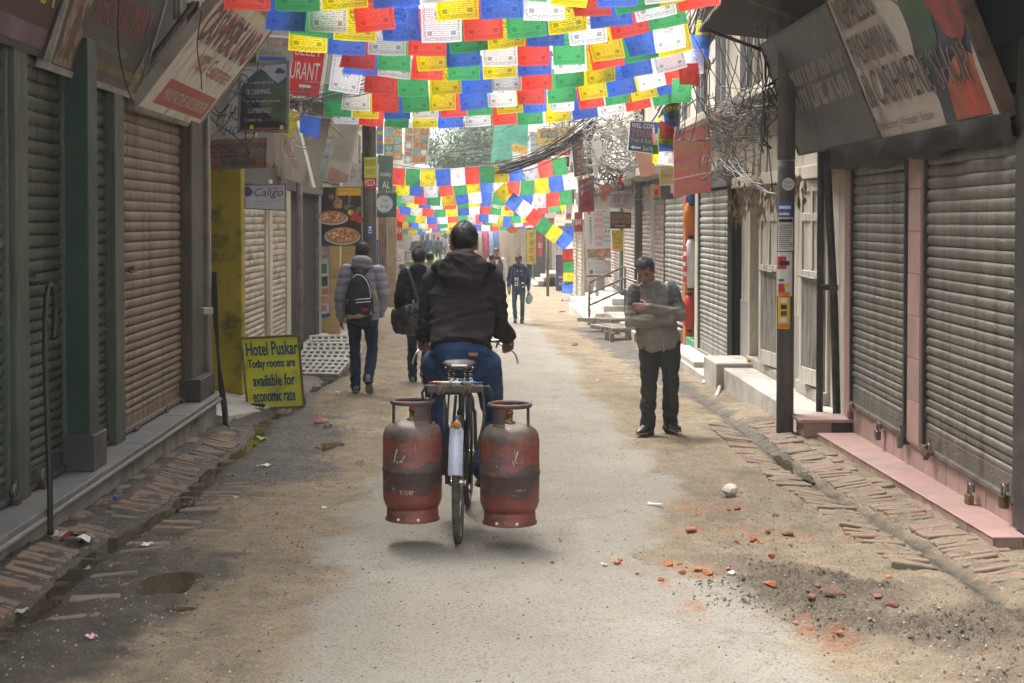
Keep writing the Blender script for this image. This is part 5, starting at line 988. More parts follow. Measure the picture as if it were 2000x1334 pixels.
# ================================================================== PRAYER FLAGS
def flag_mat(name, c, ink, tr=.75):
    m = bpy.data.materials.new(name); m.use_nodes = True; t = m.node_tree; t.nodes.clear(); L = t.links.new
    def nn(k, **kw):
        x = t.nodes.new('ShaderNode' + k)
        for a, v in kw.items(): setattr(x, a, v)
        return x
    def mt(op, a, b=None, c_=None):
        x = nn('Math', operation=op)
        for i, v in enumerate((a, b, c_)):
            if v is None: continue
            if isinstance(v, (int, float)): x.inputs[i].default_value = v
            else: L(v, x.inputs[i])
        return x.outputs[0]
    uv = nn('UVMap', uv_map='UVMap'); s = nn('SeparateXYZ'); L(uv.outputs[0], s.inputs[0]); u, v = s.outputs[0], s.outputs[1]
    e = mt('MINIMUM', mt('MINIMUM', u, mt('SUBTRACT', 1., u)), mt('MINIMUM', v, mt('SUBTRACT', 1., v)))
    def band(a, b): return mt('MULTIPLY', mt('GREATER_THAN', e, a), mt('LESS_THAN', e, b))
    oi = nn('ObjectInfo'); mp = nn('Mapping'); mp.inputs['Scale'].default_value = (26, 1, 1); L(uv.outputs[0], mp.inputs[0])
    rows = mt('FLOOR', mt('MULTIPLY', v, 24.)); cb = nn('CombineXYZ'); L(mt('MULTIPLY', u, 34.), cb.inputs[0]); L(mt('ADD', rows, mt('MULTIPLY', oi.outputs['Random'], 50.)), cb.inputs[1])
    no = nn('TexNoise'); no.inputs['Scale'].default_value = 1.0; no.inputs['Detail'].default_value = 3; L(cb.outputs[0], no.inputs['Vector'])
    row = mt('LESS_THAN', mt('FRACT', mt('MULTIPLY', v, 24.)), .55); txt = mt('MULTIPLY', mt('MULTIPLY', row, mt('GREATER_THAN', no.outputs[0], .46)), mt('GREATER_THAN', e, .13))
    # border of small repeated marks, corner animals, the figure in the middle
    nb = nn('TexNoise'); nb.inputs['Scale'].default_value = 38; L(uv.outputs[0], nb.inputs['Vector'])
    brd = mt('ADD', mt('MULTIPLY', band(.05, .10), mt('GREATER_THAN', nb.outputs[0], .48)), mt('ADD', band(.035, .045), band(.105, .113)))
    du = mt('MULTIPLY', mt('SUBTRACT', u, .5), 1.); dv = mt('SUBTRACT', v, .55); r = mt('SQRT', mt('ADD', mt('MULTIPLY', du, du), mt('MULTIPLY', dv, dv)))
    nf = nn('TexNoise'); nf.inputs['Scale'].default_value = 17; L(uv.outputs[0], nf.inputs['Vector'])
    mid = mt('MULTIPLY', mt('LESS_THAN', r, .17), mt('GREATER_THAN', nf.outputs[0], .47)); out = mt('GREATER_THAN', r, .19)
    au = mt('MINIMUM', mt('ABSOLUTE', mt('SUBTRACT', u, .2)), mt('ABSOLUTE', mt('SUBTRACT', u, .8))); an = mt('MULTIPLY', mt('LESS_THAN', au, .06), mt('LESS_THAN', mt('ABSOLUTE', mt('SUBTRACT', v, .18)), .04))
    inkf = mt('MINIMUM', mt('ADD', mt('ADD', mt('MULTIPLY', txt, mt('MULTIPLY', out, .75)), brd), mt('ADD', mid, an)), 1.)
    inkf = mt('MULTIPLY', inkf, ink)
    cl = nn('TexNoise'); cl.inputs['Scale'].default_value = 3; tc = nn('TexCoord'); L(tc.outputs['Object'], cl.inputs['Vector'])
    hv = nn('HueSaturation'); hv.inputs['Color'].default_value = lin(c)
    L(mt('ADD', .82, mt('MULTIPLY', oi.outputs['Random'], .36)), hv.inputs['Value']); L(mt('ADD', .86, mt('MULTIPLY', cl.outputs[0], .25)), hv.inputs['Saturation'])
    mx = nn('Mix', data_type='RGBA'); L(inkf, mx.inputs[0]); L(hv.outputs[0], mx.inputs[6]); mx.inputs[7].default_value = lin(tuple(q * .12 for q in lin(c)[:3]))
    d = nn('BsdfDiffuse'); tl = nn('BsdfTranslucent'); mxs = nn('MixShader'); mxs.inputs[0].default_value = tr; o = nn('OutputMaterial')
    wv = nn('TexNoise'); wv.inputs['Scale'].default_value = 9; L(tc.outputs['Object'], wv.inputs['Vector']); bp = nn('Bump'); bp.inputs['Strength'].default_value = .5; bp.inputs['Distance'].default_value = .02; L(wv.outputs[0], bp.inputs['Height'])
    L(bp.outputs[0], d.inputs['Normal']); L(bp.outputs[0], tl.inputs['Normal'])
    L(mx.outputs[2], d.inputs[0]); L(mx.outputs[2], tl.inputs[0]); L(d.outputs[0], mxs.inputs[1]); L(tl.outputs[0], mxs.inputs[2]); tp_ = nn('BsdfTransparent'); L(mx.outputs[2], tp_.inputs[0]); ms2 = nn('MixShader'); ms2.inputs[0].default_value = .22; L(mxs.outputs[0], ms2.inputs[1]); L(tp_.outputs[0], ms2.inputs[2]); L(ms2.outputs[0], o.inputs[0]); return m
FM = [flag_mat('blue_flag_cloth', (.075, .17, .66), .45), flag_mat('white_flag_cloth', (.74, .73, .78), .65), flag_mat('red_flag_cloth', (.72, .09, .07), .45), flag_mat('green_flag_cloth', (.07, .33, .125), .45), flag_mat('yellow_flag_cloth', (.80, .67, .04), .65)]
FW, FH = .335, .405
def flag_mesh(m, seed, w_=FW, h_=FH, nu=6, nv=6):
    rd = random.Random(seed); vs = []; uvs = []
    a1, a2, ph, cu = rd.uniform(.004, .014), rd.uniform(.002, .007), rd.uniform(0, 6), rd.uniform(-.05, .05)
    fold = rd.choice([0, 0, 0, 0, .05, -.05]); sg_ = rd.uniform(-.004, .006)
    for j in range(nv + 1):
        for i in range(nu + 1):
            u, v_ = i / nu, 1 - j / nv; d = 1 - v_
            vs.append(((u - .5) * w_ * (1 - .05 * d * abs(cu) * 8), a1 * d * math.sin(u * 6 + ph) + a2 * math.sin(u * 11 + d * 3 + ph) * (.3 + d) + cu * d * d + fold * d * d * (u - .5) * 2, -d * h_ - sg_ * math.sin(math.pi * u) * d)); uvs.append((u, v_))
    fs = [(j * (nu + 1) + i, (j + 1) * (nu + 1) + i, (j + 1) * (nu + 1) + i + 1, j * (nu + 1) + i + 1) for j in range(nv) for i in range(nu)]
    me_ = bpy.data.meshes.new('flag'); me_.from_pydata(vs, [], fs); ul = me_.uv_layers.new(name='UVMap')
    for p in me_.polygons:
        p.use_smooth = True
        for li in p.loop_indices: ul.data[li].uv = uvs[me_.loops[li].vertex_index]
    me_.materials.append(m); return me_
FMS = [[flag_mesh(FM[c], c * 10 + k) for k in range(5)] for c in range(5)]
STRG = M((.5, .48, .44), .8, .2, 20, bump=0)
def flag_string(path, label, start, scale=1., phase=0., swing=.12, drop=.0, step=None, droop=0.):
    """a cord through path with printed cloths sewn along it; the cloths hang square to the cord"""
    path = smoothpath(path, 8); t = thing('prayer_flag_string', label, 'prayer flags', path[len(path) // 2], 0, 'strings of prayer flags over the street'); L0 = V(t.location)
    ob('cord', MB().loft(path, .004, 4), STRG, t)
    cum = [0]
    for a, b_ in zip(path, path[1:]): cum.append(cum[-1] + (b_ - a).length)
    step = (step or FW * 1.02) * scale; s_ = step * (.5 + phase); k = start
    while s_ < cum[-1] - step * .45:
        i = max(j for j in range(len(cum)) if cum[j] <= s_); i = min(i, len(path) - 2); f = (s_ - cum[i]) / max(1e-6, cum[i + 1] - cum[i]); p = path[i].lerp(path[i + 1], f); tg = (path[i + 1] - path[i]).normalized()
        if random.random() > drop:
            o = bpy.data.objects.new('flag', random.choice(FMS[k % 5])); COL.objects.link(o); o.parent = t; o.location = p - L0
            x = tg; z = V((0, 0, 1)) * (1 - droop) + (V((0, 0, 1)) - x * x.z) * 0; y = z.cross(x).normalized(); z = x.cross(y)
            if droop > .5: z = V((0, 0, 1)); x = (tg - z * tg.z); x = x.normalized() if x.length > .05 else V((1, 0, 0)); y = z.cross(x); 
            m3 = Matrix((x, y, z)).transposed() @ Matrix.Rotation(random.gauss(0, swing), 3, 'X') @ Matrix.Rotation(random.gauss(0, .05), 3, 'Z') @ Matrix.Rotation(random.gauss(0, .02), 3, 'Y')
            o.rotation_mode = 'QUATERNION'; o.rotation_quaternion = m3.to_quaternion(); o.scale = (scale, scale, scale * random.uniform(.99, 1.02))
        s_ += step * random.uniform(.97, 1.04); k += 1
    return t
# rows over the near street: (depth, left px, middle px, right px at the CORD height measured as the lower edge of the cloths)
rows = [(11.0, (440, 15), (960, -10), (1390, -30)), (11.6, (485, 40), (900, 36), (1395, -22)), (12.4, (540, 68), (900, 75), (1390, 20)), (13.2, (560, 95), (960, 96), (1385, 30)), (14.2, (642, 118), (960, 126), (1380, 70)), (15.2, (640, 142), (960, 150), (1372, 88)), (16.4, (640, 175), (960, 178), (1362, 130)),
        (17.8, (640, 205), (970, 207), (1345, 150)), (18.8, (600, 228), (960, 222), (1330, 170)), (20.0, (640, 236), (960, 244), (1310, 200))]
nmz = ['nearest string of prayer flags, mostly cut off by the top of the picture', 'second nearest string of prayer flags, from the red corner flag above the cashmere sign', 'third nearest string of prayer flags below the top edge of the picture', 'fourth nearest string of prayer flags over the street', 'fifth nearest string of prayer flags crossing above the mountain poster',
       'sixth nearest string of prayer flags passing in front of the red restaurant sign', 'fourth lowest of the near strings of prayer flags', 'third lowest of the near strings of prayer flags, ending at the cable bundle', 'second lowest of the near strings of prayer flags', 'lowest of the near strings of prayer flags, above the menu boards']
for k, (Y, l, m_, r) in enumerate(rows):
    h = FH * .97; pl, pm, pr = (P(q[0], q[1], Y) + V((0, 0, h)) for q in (l, m_, r)); pl.y += .5 * math.sin(k * 2.1); pr.y += .6 * math.sin(k * 1.7 + 1)
    q1 = pl.lerp(pm, .5) - V((0, 0, .05)); q2 = pm.lerp(pr, .5) - V((0, 0, .07)); flag_string([pl, q1, pm, q2, pr], nmz[k], [2, 0, 3, 4, 2, 0, 1, 1, 3, 1][k], 1., (k * .37) % 1 * .8, .07, .02)
far = [(35, (764, 360), (930, 358), (1124, 335)), (37, (766, 378), (940, 374), (1126, 366)), (39, (768, 392), (940, 396), (1120, 398)), (42, (768, 400), (950, 402), (1040, 402)), (45, (770, 415), (940, 418), (1115, 408)), (49, (772, 430), (920, 432), (1075, 425)), (54, (772, 442), (930, 438), (1060, 436)), (60, (775, 446), (900, 447), (1045, 442)), (68, (780, 456), (850, 453), (930, 450))]
nmf = ['topmost of the far strings of prayer flags', 'second of the far strings of prayer flags from the top', 'third of the far strings of prayer flags from the top', 'fourth of the far strings of prayer flags, ending above the street middle', 'fifth of the far strings of prayer flags from the top', 'sixth of the far strings of prayer flags from the top', 'third lowest of the far strings of prayer flags', 'second lowest of the far strings of prayer flags', 'lowest and farthest string of prayer flags, short and pale']
for k, (Y, l, m_, r) in enumerate(far):
    h = FH * .95; pl, pm, pr = (P(q[0], q[1], Y) + V((0, 0, h)) for q in (l, m_, r)); dz = .10 if k else .05
    flag_string([pl, pl.lerp(pm, .5) - V((0, 0, dz)), pm, pm.lerp(pr, .5) - V((0, 0, dz * 1.2)), pr], nmf[k], k * 2 + 2, .98, (k * .43) % 1 * .8, .12, .03)
a = [P(x, y, 37) for x, y in ((982, 352), (1006, 378), (1034, 398), (1066, 425), (1105, 455), (1122, 470))]
flag_string(a, 'string of prayer flags sloping down to the lit shutters', 4, .92, .2, .15)
flag_string([P(x, y, 38) for x, y in ((1112, 430), (1108, 470), (1111, 520), (1106, 575))], 'string of prayer flags hanging upright beside the lit shutters', 0, .8, .1, .2, droop=1.)
flag_string([P(x, y, 21) for x, y in ((1322, 195), (1300, 225), (1288, 255), (1290, 290))], 'gathered string of prayer flags hanging beside the blue trekking sign', 1, .62, .1, .6, step=.13, droop=1.)
flag_string([P(x, y, 20.5) for x, y in ((1318, 180), (1310, 215), (1300, 250), (1304, 300))], 'bunched string of prayer flags tangled before the pink hanging sign', 3, .62, .3, .7, step=.14, droop=1.)
flag_string([P(x, y, 17.5) for x, y in ((1392, 20), (1372, 60), (1350, 110), (1322, 180))], 'string of prayer flags wound down the cable bundle', 4, .7, .2, .5, step=.26, droop=1.)
flag_string([P(x, y, 17.2) for x, y in ((540, 205), (600, 225), (650, 232))], 'short string of prayer flags caught in cables under the restaurant sign', 4, .7, .2, .4)
# ================================================================== CABLES
def tangle(name, label, c, sx, sy, sz, n_, r, mat, seed, loop=.5):
    rd = random.Random(seed); ps = []; c = V(c)
    for _ in range(n_):
        p = c + V((rd.gauss(0, sx), rd.gauss(0, sy), rd.gauss(0, sz))); pts = [p]; d = V((rd.uniform(-1, 1), rd.uniform(-1, 1), rd.uniform(-1, 1)))
        for k in range(rd.randint(4, 8)):
            d = (d + V((rd.uniform(-1, 1), rd.uniform(-1, 1), rd.uniform(-1, .8))) * .8).normalized(); p = p + d * rd.uniform(.4, 1.) * max(sx, sz) * loop; p = c + V((max(-2.2 * sx, min(2.2 * sx, (p - c).x)), max(-2.2 * sy, min(2.2 * sy, (p - c).y)), max(-2.2 * sz, min(2.2 * sz, (p - c).z)))); pts.append(p)
        ps.append(smoothpath(pts, 4))
    o = curves(name, ps, r, mat); return tag(o, label, 'cables', 'overhead cables', 'stuff')
def cables(name, label, ends, sg, n_, r, mat, seed, spread=.08):
    rd = random.Random(seed); ps = []
    for _ in range(n_):
        a, b_ = (V(e) + V((rd.gauss(0, spread), rd.gauss(0, spread), rd.gauss(0, spread))) for e in ends); ps.append(sag(a, b_, sg * rd.uniform(.6, 1.4), 12, .01))
    o = curves(name, ps, r, mat); return tag(o, label, 'cables', 'overhead cables', 'stuff')
CABD = M((.035, .032, .03), .7, .3, 10, bump=0); CABG = M((.16, .15, .14), .7, .4, 10, (.05, .045, .04), .5, 10, bump=0); CABW = M((.42, .41, .38), .6, .35, 10, (.16, .14, .12), .5, 10, bump=0)
cables('cable_bundle', 'sagging bundle of black cables below the near prayer flags on their left', (P(560, 200, 16.5), P(905, 95, 19)), .10, 9, .004, CABD, 1, .03); cables('cable_bundle', 'cables fanning up to the tangle by the red restaurant sign', (P(575, 196, 16.5), P(760, 150, 18)), .05, 4, .0035, CABD, 2, .08)
cables('cable_bundle', 'thick dark cable bundle rising towards the guest house sign', (P(945, 330, 36), P(1160, 245, 30)), .22, 26, .012, CABD, 3, .09); cables('cable_bundle', 'fan of thin cables above the far prayer flags', (P(770, 310, 40), P(1170, 240, 30)), .35, 8, .006, CABG, 4, .3); cables('cable_bundle', 'thin cables crossing high before the hazy tree', (P(740, 250, 38), P(1120, 225, 32)), .3, 5, .005, CABG, 5, .4)
cables('cable_bundle', 'dark cable loop behind the upper prayer flags', (P(1035, 75, 17), P(1240, 62, 17)), .28, 5, .006, CABD, 6, .05)
tangle('cable_tangle', 'great pale tangle of cables round the pole by the trekking sign', P(1196, 262, 29), .24, .25, .28, 90, .011, CABW, 7, .9); tangle('cable_tangle', 'dark tangle of cables below the pale one', P(1185, 320, 30), .22, .25, .28, 70, .010, CABG, 8, .9); tangle('cable_tangle', 'mesh of thin cables before the yellow banner sign', P(1118, 262, 31), .30, .3, .12, 26, .007, CABG, 9, .9)
tangle('cable_tangle', 'brown tangle of cables on the ledge of the cream house', P(1450, 225, 16.5), .16, .5, .11, 60, .006, CABG, 10, .9); tangle('cable_tangle', 'dense dry tangle of cables above the panelled doors', P(1430, 290, 17.5), .10, .5, .15, 50, .006, CABG, 11, .9); tangle('cable_tangle', 'coil of black cables behind the concrete pole', P(1518, 190, 13.6), .05, .08, .22, 14, .009, CABD, 12, .8)
tangle('cable_tangle', 'tangle of cables by the mountain poster', P(590, 205, 16.8), .12, .2, .08, 22, .004, CABG, 13, .9); tangle('cable_tangle', 'tangle of cables hanging over the blank white sign', P(583, 262, 18.5), .08, .1, .13, 16, .005, CABW, 14, .9); tangle('cable_tangle', 'dark wires behind the cream striped sign', P(622, 230, 21), .14, .2, .14, 18, .005, CABG, 15, .9); tangle('cable_tangle', 'wires sagging below the cream striped sign', P(655, 385, 24.5), .12, .15, .16, 10, .005, CABD, 16, .9)
tangle('cable_tangle', 'grey wires bundled between the leaning sign and poster', P(440, 190, 14.6), .12, .2, .25, 16, .006, CABD, 17, .9); tangle('cable_tangle', 'cable bundle climbing beside the near prayer flags', P(1358, 110, 18), .08, .2, .45, 40, .007, CABG, 18, .9)
cables('cable_bundle', 'cable bundle slanting down the corner of the cream house', (P(1400, -10, 17), P(1300, 215, 21)), .05, 40, .010, CABG, 19, .09)
for k, (a, b_, s_) in enumerate([((1440, -20, 15), (1500, 210, 14.5), .05), ((1395, 40, 16), (1470, 240, 15.5), .1), ((1480, 60, 14.5), (1385, 220, 18), .5), ((1500, 20, 14.2), (1520, 330, 13.5), .02), ((1400, 200, 18), (1530, 130, 14), .35)]): cables('cable_bundle', ['loose wires dropping past the cream house windows', 'second group of wires dropping past the slit windows', 'wires looping across the cream house front', 'wires running down behind the concrete pole', 'wires sagging along the cream house ledge'][k], (P(*a), P(*b_)), s_, 4, .005, CABD, 30 + k, .10)
cables('cable_bundle', 'pale conduit slanting under the cable tangle on the cream house', (P(1430, 320, 16), P(1520, 375, 14.2)), .06, 4, .006, CABG, 40, .06); cables('cable_bundle', 'white twisted wires drooping under the pale tangle', (P(1165, 300, 29), P(1250, 315, 28)), .25, 7, .016, CABW, 41, .05)
for k, pts in enumerate([[(440, -20, 10.5), (440, 100, 10.6), (455, 160, 10.8), (480, 205, 11)], [(232, -10, 9.2), (231, 90, 9.2), (245, 160, 9.3), (262, 205, 9.6)], [(394, 20, 10.8), (385, 90, 10.9), (392, 140, 11), (394, 175, 11)]][1:]):
    o = curves('hanging_wire', [smoothpath([P(*q) for q in pts], 5)], .004, CABLE); tag(o, ['thin wire dangling in front of the knife shop sign', 'thin wire dangling in front of the cashmere sign'][k], 'wire')
# things caught in the tangles: torn plastic, dry leaves
def rag(c, w_, h_, m, label, seed, nm='plastic_scrap'):
    rd = random.Random(seed); vs = []; c = V(c)
    for j in range(7):
        for i in range(4): vs.append(c + V(((i / 3 - .5) * w_ * (1 - .1 * j) + rd.uniform(-.1, .1) * w_ + .15 * w_ * math.sin(j), rd.uniform(-.12, .12) * w_ + .1 * w_ * math.sin(i * 2 + j), -h_ * j / 6)))
    solo(nm, MB().add(vs, [(j * 4 + i, (j + 1) * 4 + i, (j + 1) * 4 + i + 1, j * 4 + i + 1) for j in range(6) for i in range(3)], True), m, label, 'scrap', 'scraps caught in the cables')
rag(P(1165, 275, 28.5), .18, .7, P_WHITE, 'long white plastic strip caught in the pale cable tangle', 1); rag(P(1212, 372 - 42, 28.5), .10, .32, P_RED, 'red rag hanging in the pale cable tangle', 2); rag(P(1182, 362, 29), .26, .30, M((.50, .16, .12), .7, .3, 5), 'faded red bag hanging under the cable tangle', 3); rag(P(1205, 250, 28.3), .22, .12, P_WHITE, 'white plastic sheet lying on the cable tangle', 4); rag(P(1165, 312, 29), .05, .4, P_BLUE, 'thin blue strip hanging by the guest house sign', 5)
LEAFD = M((.26, .19, .11), .85, .4, 8, (.1, .07, .04), .5, 6)
mb = MB(); rd = random.Random(5)
for k in range(200):
    u = rd.random(); y = 14.2 + 4.0 * u; x = XR - .15 - rd.random() * .12; z = 1.98 + rd.uniform(-.42, .12) * (.5 + .5 * math.sin(u * 9) ** 2); w_ = rd.uniform(.012, .034); h_ = rd.uniform(.06, .18); a_ = rd.uniform(0, 3.1); dx, dy = w_ * math.cos(a_), w_ * math.sin(a_)
    mb.add([(x, y, z), (x + dx, y + dy, z - h_ * .5), (x + dx * .2, y + dy * .3, z - h_), (x - dx * .7, y - dy * .7, z - h_ * .45)], [(0, 1, 2, 3)])
tag(ob('dry_leaves', mb, LEAFD), 'curtain of withered leaves hanging over the panelled doors', 'leaves', kind='stuff')
# ================================================================== TREE, NETTING, FAR STREET
def tree(name, label, c, h, rx, ry, rz_, n_, seed, mats):
    rd = np.random.RandomState(seed); rr = random.Random(seed); t = thing(name, label, 'tree', c); c = V(c); top = c + V((0, 0, h))
    ob('trunk', MB().loft([c - V((0, 0, .3)), c + V((.1, 0, h * .45)), top - V((0, 0, rz_ * .6))], [.28, .2, .1], 10), WOODB, t)
    cl = []
    off = V((-1.9, 0, 0)) if h > 5 else V((0, 0, 0))
    for k in range(40):
        d = V((rr.gauss(0, 1), rr.gauss(0, 1), rr.gauss(0, 1))).normalized(); r_ = rr.uniform(.35, 1.0); p = top + off + V((d.x * rx * r_, d.y * ry * r_, d.z * rz_ * r_)); cl.append((p, rr.uniform(.5, 1.0)))
        if k < 9: ob('branch', MB().loft([c + V((.1, 0, h * .45)), (c + V((0, 0, h * .6))).lerp(p, .5), p], [.11, .07, .02], 6), WOODB, t)
    mb = [MB() for _ in mats]
    for k in range(n_):
        p, s_ = cl[rd.randint(len(cl))]; q = p + V(rd.normal(0, 1, 3).tolist()) * (s_ * .62); n1 = V(rd.normal(0, 1, 3).tolist()).normalized(); n2 = n1.orthogonal().normalized(); l = rd.uniform(.06, .12)
        mb[k % len(mats)].add([q - n1 * l, q + n2 * l * .5, q + n1 * l, q - n2 * l * .5], [(0, 1, 2, 3)])
    for m_, mm in zip(mb, mats): tag(ob('crown', m_, mm, t), kind='stuff')
    return t
def leaf_mat(c):
    n = N('leaf'); oi = n.coord('Object'); n.base(n.mix(n.ramp(n.noise(oi, 1.2, 3), .35, .65), tuple(x * .7 for x in c), tuple(x * 1.4 for x in c))); n.set(Roughness=.6); n.b.inputs['Transmission Weight'].default_value = 0; return n.m
LM = [leaf_mat((.05, .10, .03)), leaf_mat((.08, .14, .045)), leaf_mat((.12, .17, .07))]
tree('street_tree', 'large hazy tree filling the gap above the far flags', (1.7, 78, -1.1), 6.2, 2.7, 2.0, 2.1, 17000, 4, LM)
NET = M((.07, .42, .28), .7, .25, 3, (.12, .5, .38), .4, 2); mb = MB(); vs = []
tp = P(1005, 205, 64); w_ = 1.35; h_ = 3.6
for j in range(15):
    for i in range(11): u = i / 10; v_ = j / 14; vs.append((tp.x + (u - .5) * w_ * (1 + .12 * v_) - .25 * v_, tp.y + .08 * math.sin(u * 14 + v_ * 2), tp.z + 1.2 - v_ * h_ + .1 * math.sin(u * 5)))
solo('netting', mb.add(vs, [(j * 11 + i, (j + 1) * 11 + i, (j + 1) * 11 + i + 1, j * 11 + i + 1) for j in range(14) for i in range(10)], True), NET, 'green scaffold netting hanging from a far facade', 'netting')
for k, (x, c_, lab) in enumerate([(948, (.50, .07, .16), 'rolled pink cloth standing outside a far shop'), (959, (.35, .42, .60), 'rolled pale blue cloth outside a far shop'), (936, (.45, .40, .36), 'rolled beige cloth outside a far shop'), (968, (.1, .2, .5), 'hanging blue cloth outside a far shop'), (925, (.5, .5, .48), 'hanging white cloth outside a far shop')]):
    a_ = P(x, 452, 72); b_ = P(x + 2, 510, 72); solo('cloth_roll', MB().loft([b_, a_], (.14, .14), 12), M(c_, .8, .2, 6), lab, 'cloth', 'cloth for sale at the bend')
# stairs and rail before the cream house with lit shutters
b = thing('front_steps', 'worn concrete steps before the far cream house', 'steps', (2.6, 60, -1.1))
for k in range(4): ob('step', MB().box((1.95 + .22 * k, 60.2, -1.4), (3.2, 64, -.98 + .15 * k)), CONCL, b, bevel=.015)
# grass strip and parked motorbike far away
solo('grass_bank', MB().box((-4.0, 78, -1.3), (-2.6, 96, -.62), .06), M((.12, .26, .07), .9, .4, 4), 'green bank at the far left of the street', 'bank')
# ---- air
hz = MB().box((-45, -12, -3.5), (45, 150, 13.5)); m = bpy.data.materials.new('haze'); m.use_nodes = True; t_ = m.node_tree; t_.nodes.clear(); pv = t_.nodes.new('ShaderNodeVolumePrincipled'); oo = t_.nodes.new('ShaderNodeOutputMaterial'); t_.links.new(pv.outputs[0], oo.inputs['Volume'])
pv.inputs['Color'].default_value = (.90, .95, 1., 1); pv.inputs['Density'].default_value = .0009; pv.inputs['Anisotropy'].default_value = .35
hzo = ob('haze', hz, m); tag(hzo, 'thin bluish street haze', kind='stuff')
# ================================================================== BICYCLE
BX, BY = -.14, 8.28; BZ = gz(BY); BRZ = -R(2.)
BLK = M((.022, .021, .02), .45, .3, 10, (.09, .07, .05), .45, 8, bump=.05); CHR = M((.55, .54, .52), .22, .15, 10, (.2, .14, .09), .3, 10, metal=.95, bump=.02); RUBB = M((.045, .042, .038), .85, .25, 12, (.13, .11, .085), .5, 9, bump=.3)
bike = thing('bicycle', 'old black roadster bicycle carrying two gas cylinders', 'bicycle', (BX, BY, BZ), BRZ)
def bk(name, mb, m, par=None, **k):
    return ob(name, mb, m, par or bike, world=False, **k)
def tor(c, Rr, r, n=40, k=8, sx=1.):
    return [V(c) + V((0, Rr * math.cos(t), Rr * math.sin(t))) for t in np.linspace(0, 2 * math.pi, n, endpoint=False)]
for nm, yc in (('rear', 0.), ('front', 1.12)):
    c = (0, yc, .335); w_ = bk('wheel', MB().loft(tor(c, .300, 0), (.014, .010), 8, side=(1, 0, 0), closed=True), CHR)
    mb = MB().loft(tor(c, .316, 0, 48), (.020, .021), 10, side=(1, 0, 0), closed=True); bk('tyre', mb, RUBB, w_)
    mb = MB()
    for k in range(48): a_ = k * 2 * math.pi / 48; mb.loft([tor(c, .298, 0, 48)[k], V(c) + V((.028 * (-1) ** k, .02 * math.cos(a_ * 3), .02 * math.sin(a_ * 3)))], .0011, 3)
    bk('spokes', mb, CHR, w_); bk('hub', MB().loft([(-.05, yc, .335), (-.03, yc, .335), (.03, yc, .335), (.05, yc, .335)], [.022, .014, .014, .022], 10), CHR, w_); bk('axle', MB().cyl((-.075, yc, .335), (.075, yc, .335), .008, 8), STEEL, w_)
def fender(yc, a0, a1, r_, w_):
    vs = []; n_ = 22
    for i in range(n_ + 1):
        a_ = a0 + (a1 - a0) * i / n_
        for j in range(7): t_ = (j / 6 - .5); rr = r_ - .030 * (2 * t_) ** 2; vs.append((t_ * w_, yc + rr * math.cos(a_), .335 + rr * math.sin(a_)))
    return MB().add(vs, [(i * 7 + j, i * 7 + j + 1, (i + 1) * 7 + j + 1, (i + 1) * 7 + j) for i in range(n_) for j in range(6)], True)
fd = bk('mudguard', fender(0, R(112), R(20), .372, .072), BLK); fd = bk('mudguard', fender(0, R(160), R(112), .374, .074), BLK); fd['label'] = 'black rear mudguard'
bk('mudguard_tail', fender(0, R(164), R(116), .378, .076), M((.42, .44, .55), .5, .12, 6, (.12, .09, .08), .40, 9, bump=.05), fd); bk('reflector', MB().cyl((0, -.185, .685), (0, -.20, .678), .022, 16), P_ORANGE, fd); bk('reflector_ring', MB().loft([V((.023 * math.cos(t), -.2, .68 + .023 * math.sin(t))) for t in np.linspace(0, 6.28, 16, endpoint=False)], .003, 5, closed=True), CHR, fd)
bk('mudguard', fender(1.12, R(150), R(40), .372, .07), BLK)
mb = MB(); T = lambda a, b_, r: mb.cyl(a, b_, r, 10)
T((0, .47, .28), (0, .30, .80), .016); T((0, .31, .77), (0, .93, .86), .015); T((0, .47, .28), (0, .955, .70), .016); T((0, .92, .90), (0, .965, .66), .019)
for s in (-1, 1): T((s * .055, 0, .335), (s * .035, .47, .28), .010); T((s * .055, 0, .335), (s * .03, .31, .78), .009)
bk('frame', mb, BLK)
mb = MB()
for s in (-1, 1): mb.loft([(s * .02, .96, .66), (s * .05, .99, .60), (s * .05, 1.06, .44), (s * .05, 1.12, .335)], .012, 8)
bk('fork', mb, BLK)
mb = MB().cyl((0, .30, .80), (0, .275, .925), .013, 10); bk('seat_post', mb, CHR)
sd_ = bk('saddle', MB().loft([(0, .10, .955), (0, .13, .975), (0, .22, .985), (0, .32, .978), (0, .42, .975), (0, .47, .968)], [(.05, .012), (.105, .028), (.098, .028), (.05, .024), (.025, .020), (.012, .01)], 18, side=(1, 0, 0), cap='round'), M((.03, .026, .023), .5, .3, 9, (.12, .1, .08), .35, 9, bump=.08))
bk('saddle_plate', MB().obox((0, .092, .972), V((1, 0, 0)), V((0, 1, 0)), V((0, 0, 1)), .045, .004, .006), CHR, sd_, bevel=.003)
for s in (-1, 1):
    for dx in (.03, .06):
        pts = [V((s * dx + .010 * math.cos(t * 2.6), .13 + .012 * math.sin(t * 2.6), .945 - t * .0105)) for t in np.linspace(0, 9.6, 60)]; bk('spring', MB().loft(pts, .0035, 5), CHR, sd_)
    bk('saddle_rail', MB().loft([(s * .045, .13, .845), (s * .03, .25, .90), (s * .02, .40, .955)], .005, 6), CHR, sd_); bk('rivet', MB().sph((s * .075, .088, .962), .006, 8, 5), CHR, sd_)
mb = MB().loft(smoothpath([(-.27, .80, 1.035), (-.25, .90, 1.045), (-.14, .955, 1.04), (0, .93, 1.03), (.14, .955, 1.04), (.25, .90, 1.045), (.27, .80, 1.035)], 6), .011, 8); mb.cyl((0, .92, .9), (0, .93, 1.03), .012, 8); hb = bk('handlebar', mb, CHR)
